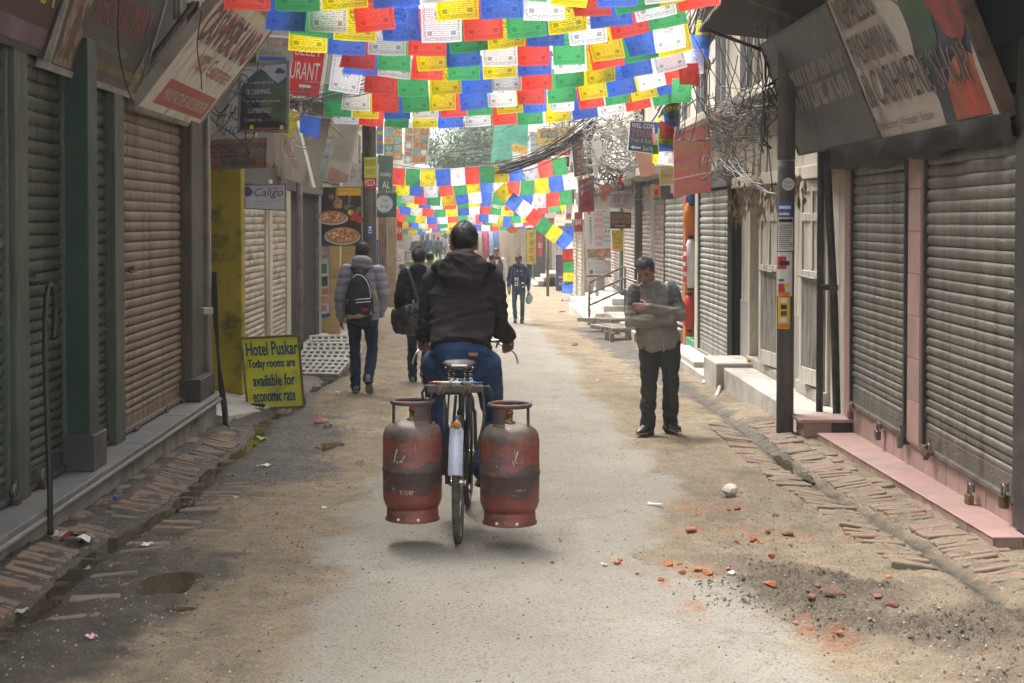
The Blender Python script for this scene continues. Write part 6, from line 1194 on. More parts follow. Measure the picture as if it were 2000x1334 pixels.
for s in (-1, 1):
    bk('grip', MB().cyl((s * .27, .80, 1.035), (s * .258, .88, 1.043), .016, 10), RUBB, hb); bk('brake_lever', MB().loft(smoothpath([(s * .20, .90, 1.03), (s * .27, .86, 1.0), (s * .305, .82, .965), (s * .318, .80, .915)], 5), .0065, 6), CHR, hb)
mb = MB().cyl((-.16, .30 - .0, .28), (.16, .30, .28), .001, 3)
ck = bk('crank', MB().beam((.075, .47, .28), (.085, .30, .275), .014, .022).beam((-.075, .47, .28), (-.085, .64, .285), .014, .022), STEEL); bk('chainwheel', MB().lathe((.052, .47, .28), [(.03, -.002), (.092, -.002), (.095, .002), (.03, .003)], 32, V((1, 0, 0))), STEEL, ck)
bk('chain', MB().loft([(.052, .47, .372), (.052, .0, .365), (.052, -.03, .335), (.052, 0, .305), (.052, .47, .188), (.052, .55, .24), (.052, .55, .32)], .006, 5, closed=True), RUST)
for (x, y, z) in ((.135, .30, .275), (-.135, .64, .285)): bk('pedal', MB().box((x - .045, y - .035, z - .012), (x + .045, y + .035, z + .012)), RUBB, bevel=.005)
# load carrier: wooden cross bar bound with sacking, stays, straps
cr = bk('carrier', MB().loft([(-.05, .28, .83), (-.07, -.14, .845), (.07, -.14, .845), (.05, .28, .83)], .008, 7), BLK); mb = MB()
for s in (-1, 1): mb.loft([(s * .065, 0, .335), (s * .075, -.06, .6), (s * .07, -.13, .845)], .008, 7); mb.loft([(s * .065, 0, .335), (s * .07, .10, .6), (s * .06, .16, .835)], .006, 7)
bk('stay', mb, BLK, cr); bar = bk('cross_bar', MB().box((-.165, -.165, .85), (.145, -.115, .893), .003), M((.07, .06, .05), .8, .3, 8, bump=.3), cr, bevel=.006)
SACK = M((.20, .14, .085), .95, .25, 12, (.1, .07, .05), .4, 8, bump=.6)
mb = MB()
for x in (-.10, -.085, -.072, -.045, .035, .05, .066): mb.loft([(x + .01 * math.sin(x * 90), -.172, .846), (x + .012, -.172, .898), (x - .01, -.108, .9), (x, -.108, .843)], (.012, .006), 6, closed=True)
bk('sacking', mb, SACK, cr)['kind'] = 'stuff'; 
for (a_, b_, m_) in (((-.15, -.15, .903), (-.02, -.12, .906), P_RED), ((-.13, -.13, .905), (.02, -.15, .905), P_WHITE), ((-.04, -.145, .907), (.10, -.12, .904), P_TEAL), ((.03, -.15, .904), (.14, -.13, .902), P_BLUE)): bk('stick', MB().cyl(a_, b_, .005, 6), m_, cr)
for s in (-1, 1):
    for k in range(3):
        y = -.15 + .05 * k; bk('strap', MB().loft(smoothpath([(s * .135, y, .87), (s * .135 + s * .012, y - .01, .70), (s * .10, y + .02 * k, .52), (s * .075, y + .03, .40)], 5), (.009, .005), 6), BLK, cr)
    bk('hook', MB().loft([(s * .135, -.13, .87), (s * .17, -.14, .885), (s * .19, -.14, .845), (s * .18, -.13, .80)], .008, 6), BLK, cr)
# ================================================================== GAS CYLINDERS
n = N('gas_cylinder_paint'); v = n.coord('Object'); a = n.noise(v, 7, 6, .72); a2 = n.noise(n.coord('Object', (1, 1, 2.2), loc=(4, 2, 1)), 4.5, 7, .78); f = n.noise(v, 60, 3, .7)
sx = n.n('SeparateXYZ'); n.l(n.tc.outputs['Object'], sx.inputs[0]); bandz = n.math('ABSOLUTE', n.math('SUBTRACT', sx.outputs[2], .27))
scuff = n.math('ADD', a2, n.ramp(bandz, 0, .14, .16, -.06)); scuff = n.math('ADD', scuff, n.ramp(sx.outputs[2], .40, .52, 0, .12))
c_ = n.mix(n.ramp(a, .35, .65), (.135, .036, .024), (.235, .062, .040)); c_ = n.mix(n.ramp(scuff, .47, .55, 0, .92), c_, (.060, .047, .042)); c_ = n.mix(n.ramp(f, .60, .72, 0, .55), c_, (.20, .165, .14)); c_ = n.mix(n.math('MULTIPLY', n.ramp(n.math('ADD', sx.outputs[2], n.math('MULTIPLY', n.math('SUBTRACT', a, .5), .2)), .45, .535, 0, .8), n.math('LESS_THAN', sx.outputs[2], .545)), c_, (.165, .135, .105))
lp = n.noise(n.coord('Object', loc=(9, 9, 2)), 26, 3, .6); c_ = n.mix(n.ramp(lp, .68, .73, 0, .55), c_, (.40, .36, .33))
n.base(c_); n.set(Roughness=n.ramp(scuff, .45, .7, .48, .75)); n.bump(n.math('ADD', f, scuff), .25, .006); GASM = n.m
def cyl_text(c, r, s, az, z, h, wmax, m, par):
    co, fs = text_mesh(s); a = co.min(0); b_ = co.max(0); k = min(h / (b_[1] - a[1]), wmax / (b_[0] - a[0])); vs = []
    for x, y in co: an = az + ((x - (a[0] + b_[0]) / 2) * k) / r; vs.append((c[0] + r * math.sin(an), c[1] - r * math.cos(an), c[2] + z + (y - a[1]) * k))
    return ob('lettering', MB().add(vs, fs), m, par)
def gas(c, rz, label, strip_az, txt):
    t = thing('gas_cylinder', label, 'gas cylinder', c, 0, 'gas cylinders slung from the bicycle'); c = V(c)
    ob('body', MB().lathe(c, [(.05, .045), (.10, .05), (.145, .075), (.160, .115), (.1615, .262), (.1655, .266), (.1655, .282), (.1615, .286), (.161, .445), (.157, .475), (.145, .503), (.118, .525), (.07, .536), (.02, .539)], 48), GASM, t)
    ob('foot_ring', MB().lathe(c, [(.138, .07), (.140, .05), (.141, .0), (.148, -.002), (.150, .006), (.136, .008), (.130, .07)], 40), GASM, t)
    for a in (-.5, .25): ob('foot_hole', MB().lathe(c + V((.1475 * math.sin(a), -.1475 * math.cos(a), .018)), [(.0085, 0), (.0085, .003)], 12, V((math.sin(a), -math.cos(a), 0))), P_WHITE, t)
    ob('guard_ring', MB().loft([c + V((.111 * math.cos(x), .111 * math.sin(x), .638)) for x in np.linspace(0, 2 * math.pi, 36, endpoint=False)], .0125, 8, closed=True), GASM, t)
    for (a, w_) in strip_az:
        u = V((math.sin(a), -math.cos(a), 0)); sdv = V((math.cos(a), math.sin(a), 0)); mb = MB(); n_ = 6; vs = []
        for i in range(n_ + 1):
            q = a + (i / n_ - .5) * w_ / .105
            for (zz, rr) in ((.51, .112), (.638, .111), (.638, .104), (.51, .105)): vs.append(c + V((rr * math.sin(q), -rr * math.cos(q), zz)))
        mb.add(vs, [(4 * i + j, 4 * i + (j + 1) % 4, 4 * i + 4 + (j + 1) % 4, 4 * i + 4 + j) for i in range(n_) for j in range(4)] + [(0, 3, 2, 1), (4 * n_, 4 * n_ + 1, 4 * n_ + 2, 4 * n_ + 3)]); ob('guard_strip', mb, GASM, t)
    vb = ob('valve', MB().lathe(c, [(.03, .53), (.03, .548), (.016, .55), (.016, .585), (.02, .587), (.02, .60), (.012, .602)], 14), BRASS, t); ob('valve_cap', MB().lathe(c, [(.014, .601), (.018, .604), (.018, .616), (.008, .62)], 12), P_RED, vb)
    for (s_, az, z, h, wm) in txt: cyl_text(c, .1622, s_, az, z, h, wm, M((.55, .48, .42), .7, .2, 30, (.25, .07, .05), .55, 30), t)
    return t
gas((-.388, 8.18, BZ + .158), 0, 'scuffed red gas cylinder with white lettering on the rider\'s left', [(.55, .085), (-1.2, .03), (2.9, .09)], [('रयास', -.16, .155, .034, .075), ('ग्', -.62, .165, .026, .035), ('/', -.55, .33, .07, .03), ('_', -.42, .33, .004, .06), ('ノ', -.3, .33, .04, .05)])
gas((.140, 8.14, BZ + .145), .3, 'scuffed red gas cylinder with red valve cap on the rider\'s right', [(-.62, .075), (1.15, .025), (3.4, .09)], [('ग्यास . रा', .35, .19, .014, .10), ('/', .2, .35, .06, .03), ('_', .32, .345, .004, .05), ('\\', .1, .33, .03, .02)])
# ================================================================== PEOPLE
def remesh(mb, vox, sm=4, name='body', fac=.5):
    me_ = mb.mesh(name); o = bpy.data.objects.new('tmp', me_); COL.objects.link(o)
    m_ = o.modifiers.new('r', 'REMESH'); m_.mode = 'VOXEL'; m_.voxel_size = vox; m_.use_smooth_shade = True
    if sm: s_ = o.modifiers.new('s', 'SMOOTH'); s_.factor = fac; s_.iterations = sm
    dg = bpy.context.evaluated_depsgraph_get(); dg.update(); out = bpy.data.meshes.new_from_object(o.evaluated_get(dg)); bpy.data.objects.remove(o); bpy.data.meshes.remove(me_); out.name = name
    out.polygons.foreach_set('use_smooth', np.ones(len(out.polygons), bool)); return out
def disp(me_, fn):
    me_.update(); k = len(me_.vertices); co = np.empty(k * 3); me_.vertices.foreach_get('co', co); no = np.empty(k * 3); me_.vertices.foreach_get('normal', no); co = co.reshape(-1, 3); no = no.reshape(-1, 3)
    d = fn(co); co += no * d[:, None]; me_.vertices.foreach_set('co', co.ravel()); me_.update()
def n3(co, f, seed=0):
    f = np.array(f); return np.array([mnoise.noise(V(p)) for p in (co * f + seed)])
def folds(co, amp, f=(7, 7, 16), seed=0): 
    w_ = n3(co, (4, 4, 4), seed + 5)[:, None] * .05; a = n3(co + w_, f, seed); b_ = n3(co + w_, np.array(f) * 2.1, seed + 9)
    return amp * ((1 - np.abs(a) * 2.2) * .8 + .35 * b_ - .3)
def cloth(c, rough=.9, var=.15, sc=14, fz=0., dirt=None, da=.3):
    n = N('cloth'); v = n.coord('Object'); c = lin(c)[:3]; a = n.noise(v, sc, 5, .65); f = n.noise(v, 260, 3, .7); g = n.noise(n.coord('Object', (1, 1, 2.4)), 26, 4, .6)
    o = n.mix(n.ramp(a, .3, .7), tuple(x * (1 - var) for x in c), tuple(x * (1 + var) for x in c)); o = n.mix(n.ramp(f, .45, .75, 0, .35), o, tuple(min(1, x * 1.7 + .004) for x in c))
    if dirt: o = n.mix(n.ramp(n.noise(v, 5, 5, .7), .62 - .25 * da, .8 - .2 * da, 0, .8), o, lin(dirt)[:3])
    n.base(o); n.set(Roughness=rough); n.b.inputs['Specular IOR Level'].default_value = .25; n.bump(n.math('ADD', n.math('MULTIPLY', g, 1.2), n.math('MULTIPLY', f, .35)), .45, .008)
    if fz: n.b.inputs['Sheen Weight'].default_value = fz
    return n.m
def denim(c, fade=(.16, .21, .30)):
    n = N('denim'); v = n.coord('Object'); c = lin(c)[:3]; a = n.noise(v, 6, 5, .65); f = n.noise(n.coord('Object', (1, 1, .35)), 220, 2, .7)
    o = n.mix(n.ramp(a, .42, .72, 0, .55), c, fade); o = n.mix(n.ramp(f, .4, .7, 0, .4), o, tuple(x * .5 for x in c)); n.base(o); n.set(Roughness=.88); n.b.inputs['Specular IOR Level'].default_value = .2; n.bump(n.math('ADD', f, n.math('MULTIPLY', n.noise(v, 30, 3), 2.)), .4, .006); return n.m
def skin(c):
    n = N('skin'); v = n.coord('Object'); c = lin(c)[:3]; n.base(n.mix(n.ramp(n.noise(v, 18, 4, .6), .35, .65), tuple(x * .82 for x in c), tuple(x * 1.15 for x in c))); n.set(Roughness=.5); n.b.inputs['Subsurface Weight'].default_value = .06; n.b.inputs['Subsurface Radius'].default_value = (.01, .004, .002); n.bump(n.noise(v, 120, 3, .6), .12, .003); return n.m
SKIN = skin((.26, .135, .085)); SKIN2 = skin((.31, .165, .11)); HAIR = M((.012, .011, .011), .45, .3, 60, bump=.4, bscale=220); HAIRG = M((.045, .043, .042), .5, .5, 90, bump=.4, bscale=220); EYEM = flat((.02, .015, .012), .2); EYEW = flat((.55, .52, .48), .3)
SHOEG = M((.22, .21, .19), .8, .2, 10, (.12, .1, .08), .4, 8, bump=.3); SHOEB = M((.03, .026, .022), .5, .3, 10, (.16, .13, .1), .45, 8, bump=.15); SOLE = M((.28, .26, .22), .85, .2, 20, (.12, .1, .08), .4, 10, bump=.3)
def ik(a, b_, l1, l2, pole):
    a, b_ = V(a), V(b_); d = b_ - a; L = min(d.length, (l1 + l2) * .999); d.normalize(); p = V(pole); p = (p - d * p.dot(d)).normalized(); x = (l1 * l1 - l2 * l2 + L * L) / (2 * L); h = math.sqrt(max(0, l1 * l1 - x * x)); return a + d * x + p * h
def hand(mb, w_, d, n_, s_, curl=.5, sc=1., th=1.):
    """w_ wrist, d towards the knuckles, n_ palm normal (fingers curl that way), s_ thumb side"""
    w_, d, n_ = V(w_), V(d).normalized(), V(n_); n_ = (n_ - d * n_.dot(d)).normalized(); s_ = V(s_); s_ = (s_ - d * s_.dot(d) - n_ * s_.dot(n_)).normalized()
    mb.loft([w_ - d * .02 * sc, w_ + d * .025 * sc, w_ + d * .06 * sc, w_ + d * .088 * sc], [(.026 * sc, .019 * sc), (.034 * sc, .017 * sc), (.041 * sc, .015 * sc), (.038 * sc, .012 * sc)], 12, side=s_, cap='round')
    for k, (o_, L) in enumerate(((.030, .076), (.010, .086), (-.011, .080), (-.031, .062))):
        p = w_ + d * .078 * sc + s_ * o_ * sc; dd = d; pts = [p]; a = curl * (.55 + .12 * k)
        for j, q in enumerate((.46, .31, .23)): dd = (Matrix.Rotation(a * (1.0 if j else .8), 3, d.cross(n_)) @ dd).normalized(); p = p + dd * L * q * sc; pts.append(p)
        mb.loft(pts, [.0092 * sc, .009 * sc, .0082 * sc, .007 * sc], 8, cap='round')
    p = w_ + d * .022 * sc + s_ * .028 * sc; t1 = (d * .6 + s_ * .75 + n_ * .35 * th).normalized(); t2 = (d * .85 + s_ * .3 + n_ * .55 * th).normalized(); mb.loft([p, p + t1 * .036 * sc, p + t1 * .036 * sc + t2 * .03 * sc, p + t1 * .036 * sc + t2 * .054 * sc], [.0125 * sc, .0115 * sc, .0098 * sc, .0075 * sc], 8, cap='round')
def head(mb, c, F, U, sc=1., neck=None):
    c, F, U = V(c), V(F).normalized(), V(U); U = (U - F * U.dot(F)).normalized(); Rr = F.cross(U)
    E = lambda f, u, r, a, b_, d: mb.ell(c + (F * f + U * u + Rr * r) * sc, Rr * a * sc, F * b_ * sc, U * d * sc, 18, 12)
    E(-.012, .030, 0, .076, .096, .086); E(.022, -.035, 0, .060, .070, .085); E(.052, -.092, 0, .030, .030, .026); E(.074, .012, 0, .052, .020, .014); E(.092, -.030, 0, .0125, .020, .024); E(.098, -.042, 0, .017, .013, .010); E(.080, -.072, 0, .025, .016, .008); E(.078, -.083, 0, .021, .015, .008)
    for s in (-1, 1): E(.058, -.035, s * .036, .024, .026, .024); E(-.01, -.015, s * .078, .009, .020, .031); E(-.005, -.038, s * .074, .008, .010, .012)
    if neck: mb.loft([V(neck), V(neck).lerp(c, .5) - F * .01 * sc, c - U * .05 * sc - F * .018 * sc], [(.062 * sc, .060 * sc), (.056 * sc, .056 * sc), (.058 * sc, .060 * sc)], 14, side=Rr, cap='round')
    return c, F, U, Rr
def hair(t, H, sc, m, style='short', seed=1, n_=2600):
    c, F, U, Rr = H; rd = random.Random(seed); mb = MB(); nu, nv = 48, 32; vs = []; keep = {}
    A, B_, D = .0815, .102, .0925
    def hl(f):  # hairline height as a function of how far forward
        if style == 'long': return -.09 if f < .02 else .052
        if style == 'mop': return -.075 if f < .0 else (-.01 if f < .045 else .045)
        return -.070 if f < -.035 else (-.005 if f < .03 else (.02 if f < .055 else .058))
    pos = []
    for i in range(nv + 1):
        th = math.pi * i / nv
        for j in range(nu):
            p = 2 * math.pi * j / nu; x, y, z = A * math.sin(th) * math.cos(p), B_ * math.sin(th) * math.sin(p), D * math.cos(th)
            k = 1 + (.06 if style != 'short' else .02) * mnoise.noise(V((x, y, z)) * 26) + .03 * mnoise.noise(V((x, y, z)) * 70)
            if style == 'mop': k *= 1.10 + .04 * mnoise.noise(V((x, y, z)) * 14)
            if style == 'long': k *= 1.04
            pos.append((x * k, y * k - .012, z * k + .030)); keep[len(pos) - 1] = pos[-1][2] > hl(pos[-1][1]) + .006 * mnoise.noise(V((x, y, z)) * 60)
    W_ = lambda p: c + (Rr * p[0] + F * p[1] + U * p[2]) * sc
    fs = []
    for i in range(nv):
        for j in range(nu):
            q = (i * nu + j, i * nu + (j + 1) % nu, (i + 1) * nu + (j + 1) % nu, (i + 1) * nu + j)
            if all(keep[x] for x in q): fs.append(q[::-1])
    mb.add([W_(p) for p in pos], fs, True)
    ok = [p for k, p in enumerate(pos) if keep[k]]; L = {'short': .016, 'mop': .045, 'long': .05}[style]
    for _ in range(n_):
        p = V(rd.choice(ok)) + V((rd.gauss(0, .004), rd.gauss(0, .004), rd.gauss(0, .004))); nrm = V((p.x / A ** 2, (p.y + .012) / B_ ** 2, (p.z - .03) / D ** 2)).normalized(); dn = V((rd.gauss(0, .3), rd.gauss(-.1, .3), -1 if style != 'short' else rd.gauss(0, .6))); dn = (dn - nrm * dn.dot(nrm)).normalized(); dr = (nrm * (.55 if style == 'short' else .28) + dn).normalized(); sd_ = dr.cross(nrm).normalized() * (.0016 if style == 'short' else .0028); q = p - nrm * .003; e = q + dr * L * rd.uniform(.5, 1.1)
        mb.add([W_(q - sd_), W_(q + sd_), W_(e)], [(0, 1, 2)])
    if style == 'long': mb.loft([W_((0, -.10, .0)), W_((0, -.125, -.06)), W_((0, -.12, -.16)), W_((0.01, -.11, -.26))], [.03 * sc, .035 * sc, .03 * sc, .012 * sc], 10, cap='round')
    o = ob('hair', mb, m, t); return o
def face_bits(t, H, sc, closed=False, brow=HAIR):
    c, F, U, Rr = H; W_ = lambda f, u, r: c + (F * f + U * u + Rr * r) * sc
    for s in (-1, 1):
        ob('eye', MB().ell(W_(.0795, -.008, s * .031), Rr * .0145 * sc, F * .011 * sc, U * (.0035 if closed else .0065) * sc, 12, 8), EYEM if closed else EYEW, t)
        if not closed: ob('iris', MB().ell(W_(.089, -.008, s * .031), Rr * .0055 * sc, F * .003 * sc, U * .0055 * sc, 10, 6), EYEM, t)
        ob('eyebrow', MB().loft([W_(.090, .012, s * .014), W_(.090, .018, s * .032), W_(.078, .013, s * .050)], [.004 * sc, .0045 * sc, .002 * sc], 6, cap='round'), brow, t)
    ob('lips', MB().ell(W_(.0935, -.0755, 0), Rr * .022 * sc, F * .0045 * sc, U * .0055 * sc, 12, 6), M((.13, .05, .04), .5, .1, 10), t)
def shoe(t, ank, toe, m, sole=SOLE, up=V((0, 0, 1)), sc=1.):
    """ankle joint to toe tip"""
    ank, toe = V(ank), V(toe); d = (toe - ank); up = V(up).normalized(); d = (d - up * d.dot(up)).normalized(); L = .27 * sc; heel = ank - d * .065 * sc - up * .075 * sc; sdv = d.cross(up); H = lambda f, u: heel + d * f * L + up * u * sc
    mb = MB().loft([H(.0, .035), H(.12, .042), H(.35, .045), H(.6, .034), H(.85, .025), H(.99, .02)], [(.027 * sc, .03 * sc), (.033 * sc, .040 * sc), (.035 * sc, .045 * sc), (.043 * sc, .034 * sc), (.042 * sc, .025 * sc), (.022 * sc, .015 * sc)], 14, side=sdv, cap='round'); mb.loft([H(.16, .05), ank + up * .02 * sc], [(.034 * sc, .04 * sc), (.036 * sc, .042 * sc)], 12, side=sdv, cap='round')
    me_ = remesh(mb, .008, 3, 'shoe'); s_ = ob('shoe', me_, m, t); mb = MB().loft([H(-.02, .004), H(.12, .002), H(.38, .002), H(.66, .0), H(.88, .004), H(1.01, .010)], [(.022 * sc, .011 * sc), (.036 * sc, .013 * sc), (.034 * sc, .012 * sc), (.047 * sc, .012 * sc), (.044 * sc, .012 * sc), (.022 * sc, .009 * sc)], 16, side=sdv, cap='round'); ob('sole', mb, sole, s_)
    mb = MB()
    for f in (.45, .52, .59, .66): mb.beam(H(f, .075 - (f - .45) * .1) - sdv * .024 * sc, H(f, .075 - (f - .45) * .1) + sdv * .024 * sc, .006, .004)
    ob('laces', mb, PAPER, s_)
def limb_sleeve(mb, a, e, w_, r0, r1, r2, over=.0):
    a, e, w_ = V(a), V(e), V(w_); mb.loft([a, a.lerp(e, .35), a.lerp(e, .8), e, e.lerp(w_, .25), e.lerp(w_, .65), w_ + (w_ - e).normalized() * over], [r0, r0 * .97, r1 * 1.02, r1 * 1.06, r1, (r1 + r2) / 2, r2], 16, cap='round')
def leg_tube(mb, h, k, a, r0, r1, r2, ext=.0):
    h, k, a = V(h), V(k), V(a); mb.loft([h, h.lerp(k, .3), h.lerp(k, .75), k, k.lerp(a, .25), k.lerp(a, .6), a + (a - k).normalized() * ext], [r0, r0 * .97, r1 * 1.08, r1, r1 * .98, (r1 + r2) * .52, r2], 16, cap='round')
def person(label, base, J, sc=1., vox=.009, skinm=SKIN, hairm=HAIR, hstyle='short', jm=None, tm=None, shoem=SHOEB, face=True, closed=False, quilt=False, jr=1., hem=None, hood=None, group=None, shoes=True, jw=None, tr=1., ar=1., jdisp=.010, hn=2600, name='person'):
    """J: joints relative to base (world axes): head, F, U, neck, chest, waist, pelvis and pairs sh, el, wr, hip, kn, an, toe; hands: list of (d, n, s, curl)"""
    t = thing(name, label, 'person', base, 0, group); B0 = V(base); A = lambda q: B0 + V(q)
    X = V(J.get('X', (1, 0, 0)))
    mb = MB(); H = head(mb, A(J['head']), J['F'], J['U'], sc, A(J['neck']) - V((0, 0, .03)))
    mb.loft([A(J['pelvis']), A(J['waist']), A(J['chest']), A(J['neck']) - V((0, 0, .04))], [(.13 * sc, .10 * sc), (.12 * sc, .085 * sc), (.15 * sc, .095 * sc), (.06 * sc, .05 * sc)], 16, side=X, cap='round')
    for i in (0, 1):
        limb_sleeve(mb, A(J['sh'][i]), A(J['el'][i]), A(J['wr'][i]), .040 * sc, .034 * sc, .026 * sc); leg_tube(mb, A(J['hip'][i]), A(J['kn'][i]), A(J['an'][i]), .07 * sc, .045 * sc, .033 * sc); mb.loft([A(J['an'][i]), A(J['toe'][i]).lerp(A(J['an'][i]), .3)], [.033 * sc, .02 * sc], 10, cap='round')
        if J['hands'][i]: d, n_, s_, cu = J['hands'][i]; hand(mb, A(J['wr'][i]), d, n_, s_, cu, sc)
    ob('body', remesh(mb, min(vox, .0075) if face or vox < .008 else vox, 3, 'body', .4), skinm, t)
    hair(t, H, sc, hairm, hstyle, len(label), hn)
    if face: face_bits(t, H, sc, closed, hairm)
    # trousers
    mb = MB(); hw = V(J['hip'][1]) - V(J['hip'][0]); mb.loft([A(J['pelvis']) - V((0, 0, J.get('seat', .09))) * sc, A(J['pelvis']) - V((0, 0, .01)), A(J['waist']) - V((0, 0, .03))], [(.145 * sc, .115 * sc), (.170 * sc * J.get('pw', 1), .125 * sc), (.150 * sc, .105 * sc)], 20, side=X, cap='round')
    for i in (0, 1): leg_tube(mb, A(J['hip'][i]), A(J['kn'][i]), A(J['an'][i]), .092 * sc * tr, .064 * sc * tr, .056 * sc * tr, J.get('text', .035))
    me_ = remesh(mb, vox, 4, 'trousers'); disp(me_, lambda co: folds(co - np.array(B0), .016 * sc, (8, 8, 13), 3) * np.clip((1.15 - (co[:, 2] - B0.z) / sc), .3, 1)); ob('trousers', me_, tm, t)
    # jacket
    mb = MB(); w_ = jw or [(.185, .13), (.180, .125), (.195, .13), (.205, .125), (.17, .095), (.075, .07)]
    hz = A(J['pelvis']) + V((0, 0, .0)) if hem is None else A(hem); c1, c2 = A(J['waist']), A(J['chest']); shm = (A(J['sh'][0]) + A(J['sh'][1])) / 2
    mb.loft([hz, hz.lerp(c1, .5), c1, c2, shm, A(J['neck']) + V((0, 0, .0))], [(a * sc * jr, b_ * sc * jr) for a, b_ in w_], 24, side=X, cap=True)
    for i in (0, 1): limb_sleeve(mb, A(J['sh'][i]), A(J['el'][i]), A(J['wr'][i]), .078 * sc * jr * ar, .064 * sc * jr * ar, .046 * sc * jr, .0)
    if hood: 
        for q in hood: mb.ell(A(q[0]), V(q[1]), V(q[2]), V(q[3]), 18, 12)
    me_ = remesh(mb, vox, 4, 'jacket')
    if quilt: disp(me_, lambda co: .015 * (np.abs(np.sin(math.pi * ((co[:, 2] - B0.z) + .02 * np.sin((co[:, 0] - B0.x) * 9)) / .093)) ** .55 - .6) + folds(co - np.array(B0), .004, (14, 14, 10), 2))
    else: disp(me_, lambda co: folds(co - np.array(B0), jdisp * sc, (7, 7, 17), 1))
    ob('jacket', me_, jm, t)
    if shoes:
        for i in (0, 1): shoe(t, A(J['an'][i]), A(J['toe'][i]), shoem, sc=sc, up=J.get('sup', ((0, 0, 1), (0, 0, 1)))[i])
    return t, A, H
# ---------------------------------------------------------------- the rider
def bl(x, y, z): return tuple(MP_B @ V((x, y, z)) - V((BX, BY, BZ)))
MP_B = MW[bike.name]
hipL, hipR = (-.138, .34, .965), (.138, .34, .965); anL, anR = (-.125, .56, .395), (.125, .225, .385); shL, shR = (-.172, .56, 1.425), (.172, .56, 1.425); wrL, wrR = (-.25, .775, 1.085), (.26, .775, 1.085)
J = dict(head=bl(0, .665, 1.648), F=(-.02, .98, -.10), U=(0, .15, 1), neck=bl(0, .595, 1.49), chest=bl(0, .48, 1.33), waist=bl(0, .36, 1.14), pelvis=bl(0, .29, 1.01), sh=(bl(*shL), bl(*shR)), wr=(bl(*wrL), bl(*wrR)), hip=(bl(*hipL), bl(*hipR)), an=(bl(*anL), bl(*anR)), toe=(bl(-.13, .72, .33), bl(.13, .38, .32)))
J['el'] = tuple(bl(*ik(a, b_, .285, .255, (s * .10, -.45, -1))) for a, b_, s in ((shL, wrL, -1), (shR, wrR, 1))); J['kn'] = tuple(bl(*ik(a, b_, .44, .42, (s * .16, 1, .1))) for a, b_, s in ((hipL, anL, -1), (hipR, anR, 1)))
J['hands'] = [((-.02, .75, -.5), (0.15, -.45, -.9), (1, .2, .2), 1.25), ((.02, .75, -.5), (-.15, -.45, -.9), (-1, .2, .2), 1.25)]; J['text'] = .03; J['seat'] = .02; J['pw'] = 1.13
FLEECE = cloth((.018, .0135, .0135), .95, .3, 9, .0); JEAN = denim((.018, .040, .098), (.11, .165, .28))
t, A, H = person('cyclist in a dark brown hooded fleece and blue jeans seen from behind', (BX, BY, BZ), J, 1.0, .0085, jm=FLEECE, tm=JEAN, hem=bl(0, .275, 1.045), shoem=SHOEB, jw=[(.176, .125), (.174, .118), (.184, .118), (.196, .122), (.172, .10), (.095, .085)], jdisp=.013, ar=.9, face=False, hn=4200, tr=.97,
    hood=[(bl(0, .545, 1.55), (.112, 0, 0), (0, .05, 0), (0, 0, .05)), (bl(-.115, .58, 1.50), (.07, .0, .025), (0, .09, 0), (0, 0, .055)), (bl(.115, .58, 1.50), (.07, 0, -.025), (0, .09, 0), (0, 0, .055))])
# the lowered hood: a thick double roll round the back of the neck and a pouch hanging from it
mb = MB(); arc = [A(bl(.150 * math.sin(q), .575 - .115 * math.cos(q), 1.535 + .012 * math.cos(q) - .035 * abs(math.sin(q)))) for q in np.linspace(-1.75, 1.75, 15)]; mb.loft(arc, [(.030, .040)] * 3 + [(.036, .05)] * 9 + [(.030, .040)] * 3, 12, side=(0, 0, 1), cap='round')
mb.loft([A(bl(0, .47, 1.56)), A(bl(0, .445, 1.50)), A(bl(0, .405, 1.43)), A(bl(0, .40, 1.385))], [(.100, .05), (.150, .055), (.130, .055), (.075, .035)], 22, side=(1, 0, 0), cap='round')
me_ = remesh(mb, .007, 2, 'hood'); B_ = np.array(V((BX, BY, BZ))); disp(me_, lambda co: folds(co - B_, .016, (9, 9, 15), 12)); ob('hood', me_, FLEECE, t)
SEAM = M((.06, .055, .055), .9); mb = MB()
for s in (-1, 1): mb = MB().loft(smoothpath([A(bl(s * .052, .435, 1.575)), A(bl(s * .056, .392, 1.50)), A(bl(s * .05, .358, 1.43))], 4), .0025, 5); ob('seam', mb, SEAM, t)
for s in (-1, 1):   # back pockets of the jeans, stitched on, half under the hem
    pk = MB(); vs = []
    for j in range(6):
        for i in range(6):
            u, v_ = i / 5 - .5, j / 5; wd = .13 if j < 4 else .13 - .05 * (j - 3); vs.append(tuple(A(bl(s * .088 + u * wd, .196 + .9 * (abs(s * .088 + u * wd)) ** 2 * 2.2 + .05 * v_ * v_, 1.01 - .13 * v_))))
    pk.add(vs, [(j * 6 + i, (j + 1) * 6 + i, (j + 1) * 6 + i + 1, j * 6 + i + 1) for j in range(5) for i in range(5)], True)
    ob('back_pocket', pk, JEAN, t)
ob('belt_loop', MB().box(A(bl(-.006, .165, 1.005)), A(bl(.006, .18, 1.055))), JEAN, t); ob('leather_patch', MB().obox(A(bl(.075, .168, 1.028)), V((1, .12, 0)).normalized(), V((0, 1, 0)), V((0, 0, 1)), .026, .008, .009), M((.30, .11, .035), .7), t, bevel=.003)
mb = MB()
for (x0, z0, x1, z1) in ((.135, .93, .145, .95), (.15, .94, .155, .955), (.14, .935, .158, .93)): mb.cyl(A(bl(x0, .20, z0)), A(bl(x1, .205, z1)), .003, 5)
